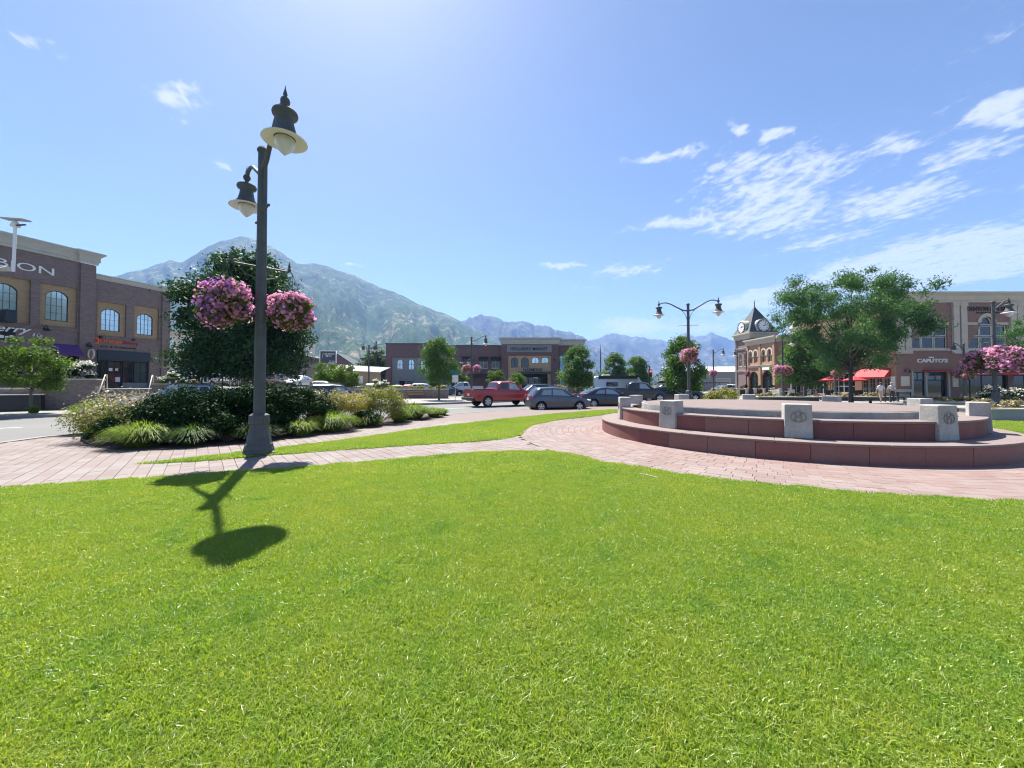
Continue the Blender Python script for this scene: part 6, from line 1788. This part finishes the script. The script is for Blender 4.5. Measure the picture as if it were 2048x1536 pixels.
def suv(name, label, pm, extras=None, H=1.70):
    return make_car(name, label, 'car', pm, 4.7, 1.86, [(0, .85), (.06, 1.02), (.3, 1.06), (3.1, 1.02), (3.3, 1.01), (4.3, .92), (4.6, .75), (4.7, .6)],
                    [(.08, 1.06), (.42, H - .14), (.65, H - .02), (1.8, H), (2.5, H - .06), (3.4, 1.02)], (.85, 3.75), .35, .24, .26,
                    side_win=((.45, 1.05, .66, 1.08), (1.15, 2.0, 1.16, 1.99), (2.1, 3.0, 2.1, 2.52, .10, .88, True)), screens=((3.28, 2.58, 'windshield'), (.14, .46, 'rear_window')), pale=M['car_glass_pale'], extras=extras, tail_z=1.05, head_z=.80)
def rails(root, L, W, hw):
    for sg in (1, -1):
        mb = MB(); mb.tube([(-L / 2 + .7, sg * .62, 1.69), (-L / 2 + .85, sg * .62, 1.76), (-L / 2 + 2.3, sg * .62, 1.75), (-L / 2 + 2.5, sg * .62, 1.66)], .02, 6); mb.obj('roof_rail', M['black'], root)
def roofbox(root, L, W, hw):
    rails(root, L, W, hw)
    mb = MB(); pts = []
    for x, w, z0, z1 in ((.35, .15, 1.86, 1.95), (.5, .42, 1.80, 2.10), (1.2, .45, 1.79, 2.18), (2.2, .42, 1.80, 2.10), (2.65, .15, 1.84, 1.92)):
        pts += [(x - L / 2, -w, z0), (x - L / 2, w, z0), (x - L / 2, w * .9, z1), (x - L / 2, -w * .9, z1)]
    mb.add(pts, [(i * 4 + k, i * 4 + (k + 1) % 4, i * 4 + 4 + (k + 1) % 4, i * 4 + 4 + k) for i in range(4) for k in range(4)] + [(3, 2, 1, 0), (16, 17, 18, 19)], 0, True)
    o = mb.obj('roof_box', M['black'], root)
def camper_extras(root, L, W, hw):
    mb = MB(); mb.bb(-L / 2 + .4, -L / 2 + 4.9, -W / 2 - .16, -W / 2 + .10, 2.34, 2.70); mb.obj('awning_roll', M['black'], root)
    mb = MB(); mb.box((-L / 2 + 2.0, -W / 2 - .012, 1.72), (1.35, .03, .52)); o = mb.obj('side_window', M['car_glass'], root); bevel(o, .01)
    mb = MB(); mb.bb(-L / 2 + 1.0, -L / 2 + 1.9, -.35, .35, 2.70, 2.86); o = mb.obj('roof_vent', M['white'], root); bevel(o, .05)
    mb = MB(); mb.box((-L / 2 - .012, 0, 1.8), (.02, 1.1, .6)); mb.obj('rear_window', M['car_glass_pale'], root)

hd = math.atan2(.76, .65)
put(pickup('pickup_truck', 'red pickup truck driving on the road past the garden wall', P_['red']), 1003, 30.3, R(33))
put(hatch('hatchback_car', 'grey small hatchback parked at the brick kerb, nearest of the cars', P_['grey']), 1115, 24.6, R(14))
put(sedan('sedan_car', 'dark navy sedan parked just ahead of the grey hatchback', P_['navy']), 1213, 28.2, R(13))
T2 = pickup('pickup_truck', 'black pickup truck beyond the navy sedan, beside the camper', P_['black']); put(T2, 1272, 36.5, R(-8))
put(sedan('sedan_car', 'black car tucked between the black pickup and the roof-box car', P_['black'], False), 1330, 36.0, R(-20))
put(suv('suv_car', 'black car carrying a black roof box, behind the double lamp post', P_['black'], roofbox), 1357, 39.5, R(-12))
CV = make_car('camper_van', 'white camper van with a dark awning roll along its roof', 'camper van', P_['silver'], 6.6, 2.05, [(0, 1.3), (5.2, 1.3), (5.5, 1.22), (6.3, 1.05), (6.6, .7)],
              [(0, 2.60), (.15, 2.68), (4.9, 2.68), (5.3, 2.3), (5.9, 1.15)], (1.2, 5.3), .36, .35, .06, side_win=((4.5, 5.35, 4.55, 4.95, .1, .6),), screens=((5.75, 5.2, 'windshield'),), extras=camper_extras, tail_z=1.2, head_z=.9)
put(CV, 1243, 46.0, R(-4))
put(suv('suv_car', 'black car half hidden behind the roof of the grey hatchback', P_['black'], rails), 1062, 42.0, R(200))
put(suv('suv_car', 'silver car parked before the steps, nose to the left, behind the dark shrubs', P_['silver'], rails), 350, 23.6, R(212))
put(hatch('hatchback_car', 'blue car behind the dark shrubs left of the near lamp post', P_['blue']), 482, 26.0, R(215))
put(sedan('sedan_car', 'white car whose roof shows right of the near lamp post', P_['white']), 585, 25.2, R(36))
put(suv('suv_car', 'dark grey car behind the golden shrubs, right of the white car', P_['dgrey'], rails), 677, 27.0, R(36))
put(pickup('pickup_truck', 'white pickup parked below the two small green trees', P_['white']), 640, 43.0, R(20), .0)
put(suv('suv_car', 'dark car with a pale windscreen left of the white bush', P_['dgrey']), 735, 47.5, R(200), .0)
n_ = 0
row = [(352, 50, 'white', 'suv', 'white car in the raised parking lot at the left end of the row'), (392, 50.5, 'silver', 'sedan', 'silver car second from the left in the raised parking lot'),
       (430, 50, 'white', 'suv', 'white car third from the left in the raised parking lot'), (470, 50, 'tan', 'suv', 'tan car behind the picket fence left of the dark trunk'),
       (555, 49, 'tan', 'suv', 'tan car in the raised parking lot, right of the near lamp post'), (598, 50, 'white', 'sedan', 'white car at the right end of the raised parking lot')]
for px, Y, c_, kd, lab in row:
    o = (suv if kd == 'suv' else sedan)('parked_car', lab, P_[c_]); put(o, px, Y, R(90 + rnd.uniform(-4, 4) + (180 if n_ % 2 else 0)), 1.25); o['group'] = 'cars in the parking lots'; n_ += 1
row = [(790, 55, 'white', 'sedan', 'white car showing above the garden wall, left one'), (828, 55, 'red', 'hatch', 'red car showing above the garden wall between two white ones'), (852, 54.5, 'white', 'suv', 'white car showing above the garden wall, right one'),
       (897, 52, 'navy', 'sedan', 'dark car at the right end of the garden wall'), (925, 56, 'white', 'pickup', 'white pickup behind the lamp left of the red pickup'), (1448, 66, 'silver', 'sedan', 'silver car before the pale warehouse'), (1474, 69, 'white', 'suv', 'white car close to the clock tower corner'), (1105, 60, 'black', 'sedan', 'black car at the market entrance behind the grey hatchback')]
for px, Y, c_, kd, lab in row:
    o = {'suv': suv, 'sedan': sedan, 'hatch': hatch, 'pickup': pickup}[kd]('parked_car', lab, P_[c_]); put(o, px, Y, R(rnd.choice((20, 200)) + rnd.uniform(-8, 8)), .0 if px < 1300 else -.13); o['group'] = 'cars in the parking lots'

# ------------------------------------------------------------------ street furniture on the plaza
def planter_box(name, label, pts, z1, wallm, capm, group=None, th=.35):
    """planter: wall panels along a polygon, cap stones, soil"""
    cx = sum(p[0] for p in pts) / len(pts); cy = sum(p[1] for p in pts) / len(pts)
    root = thing(name, (cx, cy, 0), label, 'planter', group); n = len(pts)
    for i in range(n):
        (x0, y0), (x1, y1) = pts[i], pts[(i + 1) % n]; L = math.hypot(x1 - x0, y1 - y0); Fq = frame(x0, y0, x1 - x0, y1 - y0)
        k = max(1, round(L / 1.5))
        for j in range(k):
            blk('wall_panel', Fq, j * L / k + .004, (j + 1) * L / k - .004, .02, th - .02, 0, z1 - .08, wallm[(i + j) % len(wallm)], root)
            blk('cap_stone', Fq, j * L / k + .003, (j + 1) * L / k - .003, -.03, th, z1 - .078, z1, capm, root, .01)
    mb = MB(); q = [(cx + (x - cx) * .9, cy + (y - cy) * .9) for x, y in pts]; mb.prism(q, .05, z1 - .12); mb.obj('soil', M['mulch'], root)
    return root
planter_box('granite_planter', 'long grey and dark granite planter with pale cap right of the fountain', [(20.4, 16.4), (31, 15.2), (31, 18.0), (20.6, 19.0)], .54, [M['granite_teal'], M['granite_dark']], M['stone'])
planter_box('granite_planter', 'granite planter around the foot of the far-right flower lamp', [(27.5, 25.2), (33.5, 24.6), (33.5, 26.8), (27.6, 27.2)], .42, [M['granite_teal']], M['stone'])
planter_box('granite_planter', 'small dark planter round the foot of the double lamp post', [(11.2, 25.3), (12.8, 25.3), (12.8, 26.8), (11.2, 26.8)], .30, [M['concrete']], M['stone'])
planter_box('granite_planter', 'dark low planter beyond the fountain in front of the lamp among the trees', [(23.2, 36.2), (28.6, 35.8), (28.8, 37.8), (23.4, 38.2)], .42, [M['granite_dark']], M['stone'])
planter_box('granite_planter', 'dark low planter before the red umbrella', [(30.2, 36.6), (36.4, 36.4), (36.4, 37.6), (30.2, 37.8)], .42, [M['granite_dark']], M['stone'])
for k, (x, y, rx, z, lab, lm) in enumerate(((22.6, 17.9, 1.0, .46, 'yellow green flowers at the near end of the granite planter', 'gold'), (24.6, 17.5, 1.1, .46, 'yellow flowers in the middle of the granite planter', 'gold'), (27.0, 17.3, 1.2, .46, 'yellow flowers towards the right of the granite planter', 'spirea'),
        (28.8, 26.1, 1.0, .34, 'golden flowers left of the far-right lamp foot', 'gold'), (30.5, 25.8, .8, .34, 'golden flowers right beside the far-right lamp foot', 'gold'), (32.8, 25.7, .8, .34, 'golden flowers at the right end of the lamp planter', 'spirea'),
        (24.6, 37.1, 1.1, .34, 'pale flowers at the left of the dark low planter', 'gold'), (27.2, 37.0, 1.0, .34, 'pale flowers at the right of the dark low planter', 'spirea'), (32.0, 37.1, 1.2, .34, 'pale yellow flowers before the red umbrella', 'gold'), (34.8, 37.0, 1.1, .34, 'pale green flowers right of the red umbrella', 'spirea'))):
    make_shrub('low_flowers', (x, y), rx, .7, .48, LM[lm], lab, 1500, .075, 300 + k, LM['cream_fl'], .35, z0=z, nclump=14, cat='flowers', group='flowers in the plaza planters')
for k, (x, y, lab) in enumerate(((34.8, 27.6, 'tall white flowering bush behind the far-right lamp'), (37.5, 28.2, 'white flowering bush near the right edge before the shop front'))):
    make_shrub('white_flower_shrub', (x, y), 1.1, .8, 1.5, LM['dark_shrub'], lab, 2600, .10, 320 + k, LM['white_fl'], .3, z0=.05, nclump=18)
make_shrub('kerb_shrub', (16.9, 31.0), 1.35, 1.1, 1.35, LM['spirea'], 'leafy olive bush right of the double lamp post at the kerb', 4200, .10, 330, LM['gold'], .3, z0=.02, nclump=24)
make_shrub('kerb_shrub', (19.2, 41.0), 1.3, 1.1, 2.2, LM['ash'], 'taller bush behind the olive bush near the pale warehouse', 3200, .13, 331, None, 0, z0=.02, nclump=20)
# bench
def bench(name, loc, rz, label):
    root = thing(name, (0, 0, 0), label, 'bench')
    for k in range(4): blk('slat', I, -.9, .9, -.22 + k * .12, -.12 + k * .12, .42, .46, M['black'], root)
    for k in range(3): blk('slat', I, -.9, .9, .27, .30, .54 + k * .12, .62 + k * .12, M['black'], root)
    for s in (-1, 1):
        mb = MB(); mb.bb(s * .78 - .03, s * .78 + .03, -.24, -.18, 0, .418); mb.bb(s * .78 - .03, s * .78 + .03, .20, .268, 0, .84); mb.bb(s * .78 - .03, s * .78 + .03, -.179, .199, .36, .418); mb.obj('leg', M['black'], root)
    root.location = loc; root.rotation_euler = (0, 0, rz); return root
bench('park_bench', (34.2, 34.4, 0), .25, 'black slatted bench just right of the two walking people')
bench('park_bench', (36.3, 35.3, 0), .25, 'black slatted bench further right, before the garage-style shop front')
bo = thing('small_bollard', (25.6, 27.5, 0), 'small dark knee-high post beside the trunk of the feathery tree', 'bollard')
mb = MB(); mb.bb(25.5, 25.62, 27.4, 27.52, 0, .42); mb.bb(25.42, 25.70, 27.32, 27.60, .421, .56); mb.obj('post', M['black'], bo)
# patio fence with posts by the clock tower
pf_ = thing('patio_fence', (34.5, 54, 0), 'low patio fence with tan piers and dark metal panels before the clock tower', 'fence')
PF = frame(29.6, 54.4, 1, -.06)
for k in range(9):
    x = k * 1.15; blk('pier', PF, x - .16, x + .16, -.16, .16, 0, .95, M['stone'], pf_); blk('pier_cap', PF, x - .2, x + .2, -.2, .2, .952, 1.04, M['stone'], pf_)
    if k < 8:
        blk('rail', PF, x + .17, x + .98, -.03, .03, .86, .92, M['black'], pf_); blk('panel', PF, x + .19, x + .96, -.02, .02, .15, .80, M['black'], pf_)
blk('kerb_step', PF, -1.5, 10.4, -.7, -.22, 0, .18, M['walk'], pf_)
for k in range(4):
    make_shrub('potted_shrub', (31.2 + 1.9 * k, 55.0 - .1 * k), .5, .45, .62, LM['dark_shrub'], ['round potted shrub at the left of the patio fence', 'round potted shrub second along the patio fence', 'round potted shrub third along the patio fence', 'round potted shrub at the right of the patio fence'][k], 900, .09, 340 + k, None, 0, z0=1.02, nclump=9, group='pots along the patio fence')
# white closed parasol and white chairs
cp = thing('closed_parasol', (34.6, 47.6, 0), 'white closed parasol standing by the white tables under the trees', 'parasol')
mb = MB(); mb.lathe([(.02, 2.75), (.10, 2.6), (.24, 2.45), (.20, 2.2), (.12, 1.5), (.16, .95), (.06, .9)], 12, (34.6, 47.6, 0)); mb.obj('canopy', M['white'], cp)
mb = MB(); mb.lathe([(.28, 0), (.28, .06), (.03, .07), (.03, .92)], 12, (34.6, 47.6, 0)); mb.obj('pole', M['white'], cp)
def chair(loc, rz, label, m, grp):
    root = thing('patio_chair', (0, 0, 0), label, 'chair', grp)
    blk('seat', I, -.22, .22, -.22, .22, .43, .47, m, root); blk('backrest', I, -.22, .22, .20, .235, .50, .95, m, root)
    for a in (-.2, .2):
        for b in (-.2, .2): blk('leg', I, a - .018, a + .018, b - .018, b + .018, 0, .428, m, root)
    root.location = loc; root.rotation_euler = (0, 0, rz); return root
def table(loc, label, m):
    root = thing('patio_table', (0, 0, 0), label, 'table')
    mb = MB(); mb.lathe([(.001, .76), (.45, .76), (.45, .72), (.001, .72)], 16); mb.obj('table_top', m, root)
    mb = MB(); mb.lathe([(.25, 0), (.24, .03), (.04, .05), (.04, .719)], 10); mb.obj('table_leg', m, root)
    root.location = loc; return root
for k, (x, y) in enumerate(((33.7, 47.0), (35.4, 46.6), (32.9, 48.6))):
    table((x, y, 0), ['white patio table left of the white closed parasol', 'white patio table right of the white closed parasol', 'white patio table behind and left of the parasol'][k], M['white'])
    for q, a in enumerate((0.4, 2.5, 4.5)):
        chair((x + .75 * math.cos(a), y + .75 * math.sin(a), 0), a - math.pi / 2, 'white metal patio chair set round the white tables by the closed parasol', M['white'], 'white patio chairs')
for k, (x, y) in enumerate(((35.6, 40.2), (33.9, 41.6))):
    table((x, y, 0), ['dark table under the red umbrella', 'dark table left of the red umbrella'][k], M['black'])
    for q, a in enumerate((0.2, 2.2, 4.2)):
        chair((x + .78 * math.cos(a), y + .78 * math.sin(a), 0), a - math.pi / 2, 'dark patio chair at the tables under the red umbrellas', M['black'], 'dark patio chairs')
def umbrella(loc, label, r=1.25, z=2.45):
    root = thing('patio_umbrella', (0, 0, 0), label, 'umbrella', 'red umbrellas')
    mb = MB(); n = 8
    ringv = [(r * math.cos(2 * math.pi * k / n), r * math.sin(2 * math.pi * k / n), z - .42) for k in range(n)]
    low = [(x, y, zz - .12) for x, y, zz in ringv]
    mb.add([(0, 0, z)] + ringv + low, [(0, 1 + k, 1 + (k + 1) % n) for k in range(n)] + [(1 + k, 1 + n + k, 1 + n + (k + 1) % n, 1 + (k + 1) % n) for k in range(n)]); mb.obj('canopy', M['red_canvas'], root)
    mb = MB(); mb.tube([(0, 0, 0), (0, 0, z + .1)], .025, 8); mb.lathe([(.27, 0), (.27, .07), (.03, .08)], 12); mb.obj('pole', M['black'], root)
    root.location = loc; return root
umbrella((33.6, 40.6, 0), 'red patio umbrella left of the feathery tree trunk', 1.0)
umbrella((37.6, 42.2, 0), 'red patio umbrella right behind the feathery tree trunk', 1.1)

# traffic signal, poles, signs
ts_ = thing('traffic_signal', (19.7, 55, 0), 'traffic signal showing a red light among the trees behind the camper', 'traffic light')
mb = MB(); mb.tube([(19.7, 55, -.13), (19.7, 55, 4.2)], .08, 8); mb.obj('pole', M['black'], ts_)
mb = MB(); mb.bb(19.5, 19.9, 54.6, 54.9, 2.6, 3.7); o = mb.obj('signal_head', M['black'], ts_)
t = NT('red_signal'); e_ = t.new('ShaderNodeEmission'); e_.inputs[0].default_value = (1, .05, .04, 1); e_.inputs[1].default_value = 2.0; t.link(e_.outputs[0], t.out.inputs[0]); M['signal'] = t.m
mb = MB(); mb.lathe([(.001, 0), (.14, 0)], 14, M=Matrix.Translation((19.7, 54.59, 3.42)) @ Matrix.Rotation(R(90), 4, 'X')); mb.obj('red_light', M['signal'], o)
up = thing('utility_pole', (16.5, 75, 0), 'slim pole with a pointed top above the tree right of the market', 'pole')
mb = MB(); mb.tube([(17.3, 75, 0), (17.3, 75, 7.4), (17.3, 75, 9.4)], [.12, .10, .02], 8); mb.obj('pole', M['slate'], up)
up2 = thing('street_light', (20.4, 80, 0), 'tall plain street light with a short arm right of the market', 'street lamp')
mb = MB(); mb.tube([(20.2, 80, 0), (20.2, 80, 7.6), (20.35, 80, 8.1), (20.9, 80, 8.3)], .08, 8); mb.obj('pole', M['slate'], up2); blk('lamp_head', I, 20.7, 21.3, 79.9, 80.1, 8.2, 8.32, M['slate'], up2)
up3 = thing('utility_pole', (-27.5, 78, 0), 'wooden utility pole with crossarm right of the billboard', 'pole')
mb = MB(); mb.tube([(-27.6, 78, 0), (-27.6, 78, 10.4)], .14, 8); mb.obj('pole', M['bark_dark'], up3); blk('crossarm', I, -28.8, -26.4, 77.9, 78.1, 8.9, 9.05, M['bark_dark'], up3)
sg = thing('street_sign', (-7.4, 36, 0), 'thin post with a small green street sign beside the slim young tree', 'sign')
mb = MB(); mb.tube([(-5.55, 37.6, 0), (-5.55, 37.6, 3.0)], .035, 8); mb.obj('post', M['chrome'], sg)
M['sign_green'] = plain('green_sign', (.03, .16, .10), .5, var=.05)
blk('sign_panel', I, -6.1, -5.0, 37.54, 37.56, 2.55, 3.0, M['sign_green'], sg); blk('sign_panel', I, -5.85, -5.25, 37.53, 37.55, 1.75, 2.45, M['white'], sg)
# solar camera mast on a street light arm at the far left
sm = thing('solar_mast', (-27.2, 19.9, 0), 'white mast with solar panel on a curved light pole cut by the left edge', 'mast')
mb = MB(); mb.tube([(-29.0, 20.4, 0), (-29.0, 20.4, 5.5), (-28.8, 20.4, 6.8), (-28.1, 20.5, 7.7), (-27.0, 20.5, 7.75)], [.12, .11, .09, .10, .14], 8); mb.obj('pole_arm', M['stone_grey'], sm)
mb = MB(); mb.tube([(-26.75, 20.5, 7.6), (-26.7, 20.5, 10.1)], .065, 10); mb.obj('mast', M['white'], sm)
mb = MB(); mb.box((-26.7, 20.5, 10.42), (1.0, .5, .07), .2, 0, ('X', .12)); mb.obj('solar_panel', M['stone_grey'], sm)
mb = MB(); mb.lathe([(.05, 9.95), (.2, 10.05), (.16, 10.2), (.05, 10.38)], 12, (-26.7, 20.5, 0)); mb.obj('camera_housing', M['white'], sm)
mb = MB(); mb.lathe([(.13, -.03), (.19, -.03), (.19, .03), (.13, .03), (.13, -.03)], 18, M=Matrix.Translation((-26.33, 20.45, 10.1)) @ Matrix.Rotation(.5, 4, 'X')); mb.obj('ring', M['dark_blue'], sm)
tw = thing('twig', (2.3, 6.35, 0), 'thin pale straw lying across the lawn edge by the brick ring', 'twig')
mb = MB(); mb.tube([(2.12, 6.45, .065), (2.2, 6.36, .07), (2.34, 6.2, .06)], .005, 5); mb.obj('stalk', M['cream'], tw)
for k, (px, py) in enumerate(((497, 908), (545, 903), (549, 910))):
    Y = 1192 / (py - 769); x = (px - 1024) / 769 * Y
    o = MB().lathe([(.001, .0), (.05, .01), (.035, .04), (.001, .05)], 7, (x, Y, .05)).obj('petal_cluster', LM['white_fl']); props(o, ['white fallen petals left of the near lamp base', 'white fallen petals right of the near lamp base', 'white petals at the front right of the lamp base'][k], 'petals')

# ------------------------------------------------------------------ people
def person(loc, rz, label, shirt, legs_m, hair, stride, bag=None, short=True, s=1.0, lean=.0):
    root = thing('person', (0, 0, 0), label, 'person', None)
    J = {}; E = []; Rr = {}
    def j(n, p, r): J[n] = p; Rr[n] = r
    j('pelvis', (0, 0, .93), .135); j('waist', (0, .01, 1.08), .125); j('chest', (0, .02 + lean, 1.28), .145); j('collar', (0, .02 + lean, 1.42), .085); j('neck', (0, .03 + lean, 1.50), .052); j('head', (0, .045 + lean, 1.60), .088); j('crown', (0, .04 + lean, 1.69), .075)
    E += [('pelvis', 'waist'), ('waist', 'chest'), ('chest', 'collar'), ('collar', 'neck'), ('neck', 'head'), ('head', 'crown')]
    for sg, n in ((1, 'l'), (-1, 'r')):
        st = stride * sg
        j('hip' + n, (.09 * sg, 0, .88), .105); j('knee' + n, (.09 * sg, .5 * st + .02, .49), .062); j('ankle' + n, (.09 * sg, st - (.06 if st < 0 else 0), .09), .042); j('toe' + n, (.10 * sg, st + .15, .035), .035)
        E += [('pelvis', 'hip' + n), ('hip' + n, 'knee' + n), ('knee' + n, 'ankle' + n), ('ankle' + n, 'toe' + n)]
        j('sh' + n, (.18 * sg, .02 + lean, 1.39), .062); j('el' + n, (.24 * sg, -.35 * st + .0, 1.13), .043); j('wr' + n, (.25 * sg, -.7 * st + .08, .90), .03); j('palm' + n, (.25 * sg, -.7 * st + .11, .83), .034)
        E += [('collar', 'sh' + n), ('sh' + n, 'el' + n), ('el' + n, 'wr' + n), ('wr' + n, 'palm' + n)]
    names = list(J); me = bpy.data.meshes.new('body'); me.from_pydata([J[n] for n in names], [(names.index(a), names.index(b)) for a, b in E], [])
    tmp = bpy.data.objects.new('tmp', me); link(tmp)
    sk = tmp.modifiers.new('skin', 'SKIN'); 
    if not me.skin_vertices: pass
    for i, n in enumerate(names): me.skin_vertices[0].data[i].radius = (Rr[n] * (1.15 if n in ('chest', 'pelvis', 'waist') else 1), Rr[n] * (.78 if n in ('chest', 'pelvis', 'waist') else 1))
    me.skin_vertices[0].data[0].use_root = True
    sb = tmp.modifiers.new('sub', 'SUBSURF'); sb.levels = 2; sb.render_levels = 2
    dg = bpy.context.evaluated_depsgraph_get(); bm_ = bpy.data.meshes.new_from_object(tmp.evaluated_get(dg))
    bpy.data.objects.remove(tmp)
    for m_ in (M['skin'], shirt, legs_m, M['black']): bm_.materials.append(m_)
    for p in bm_.polygons:
        x, y, z = p.center; p.use_smooth = True
        if z < .10: p.material_index = 3
        elif z < (.46 if short else -1): p.material_index = 0
        elif z < 1.0 and abs(x) < .205: p.material_index = 2
        elif z < 1.455 and not (abs(x) > .205 and z < 1.16): p.material_index = 1
        else: p.material_index = 0
    bm_.name = 'body'; mesh_obj('body', bm_, M['skin'], root)
    mb = MB()
    for sg, n in ((1, 'l'), (-1, 'r')):
        px_, py_, pz_ = J['palm' + n]
        for k in range(4): mb.tube([(px_ + sg * .005, py_ - .028 + k * .019, pz_ - .02), (px_ + sg * .002, py_ - .03 + k * .021, pz_ - .065), (px_ - sg * .012, py_ - .03 + k * .02, pz_ - .098 + .006 * abs(k - 1))], [.010, .009, .007], 6)
        mb.tube([(px_ - sg * .005, py_ + .03, pz_ + .015), (px_ - sg * .02, py_ + .055, pz_ - .02), (px_ - sg * .024, py_ + .058, pz_ - .05)], [.011, .010, .008], 6)
    mb.obj('fingers', M['skin'], root)
    mb = MB(); hx, hy, hz_ = J['head']
    mb.lathe([(.05, -.02), (.094, .02), (.098, .07), (.082, .12), (.04, .15), (.001, .155)], 14, (hx, hy - .012, hz_)); mb.obj('hair', hair, root)
    mb = MB(); mb.tube([(hx, hy + .08, hz_ + .03), (hx, hy + .108, hz_ - .005), (hx, hy + .09, hz_ - .02)], [.008, .014, .008], 6)
    for sg in (-1, 1): mb.lathe([(.001, -.02), (.018, -.012), (.02, .01), (.001, .024)], 6, (sg * .09, hy, hz_ + .01))
    mb.obj('face', M['skin'], root)
    root.location = loc; root.rotation_euler = (0, 0, rz); root.scale = (s, s, s)
    return root
M['skin'] = plain('skin', (.45, .27, .19), .6, var=.05)
M['shirt_white'] = plain('white_shirt', (.75, .74, .72), .85, var=.05); M['shirt_grey'] = plain('pale_grey_shirt', (.50, .50, .53), .85, var=.06)
M['shorts_pink'] = plain('pale_pink_shorts', (.55, .38, .36), .85, var=.05); M['trousers'] = plain('dark_trousers', (.04, .045, .06), .85, var=.1)
M['hair'] = plain('brown_hair', (.10, .065, .04), .7, var=.2); M['cap'] = plain('grey_cap', (.30, .29, .27), .8, var=.1)
person((32.6, 34.0, 0), R(-20), 'walking person in a white T-shirt and pale pink shorts, on the left of the pair', M['shirt_white'], M['shorts_pink'], M['hair'], .16)
person((33.45, 33.9, 0), R(-50), 'walking person in pale grey shirt, dark trousers and cap, right one of the pair', M['shirt_grey'], M['trousers'], M['cap'], .26, short=False, lean=.03)
bg = thing('shoulder_bag', (33.05, 33.85, .6), 'reddish bag carried between the two walking people', 'bag')
mb = MB(); mb.box((33.08, 33.8, .98), (.16, .26, .42), .3); o = mb.obj('bag_body', M['brick_red'], bg); bevel(o, .05, 3)
mb = MB(); mb.tube([(33.08, 33.72, 1.18), (33.14, 33.78, 1.36), (33.26, 33.86, 1.44)], .016, 5); mb.obj('strap', M['brick_red'], bg)
print('objects', len(sc.objects), 'tris', sum(len(o.data.loops) - 2 * len(o.data.polygons) for o in sc.objects if o.type == 'MESH'))
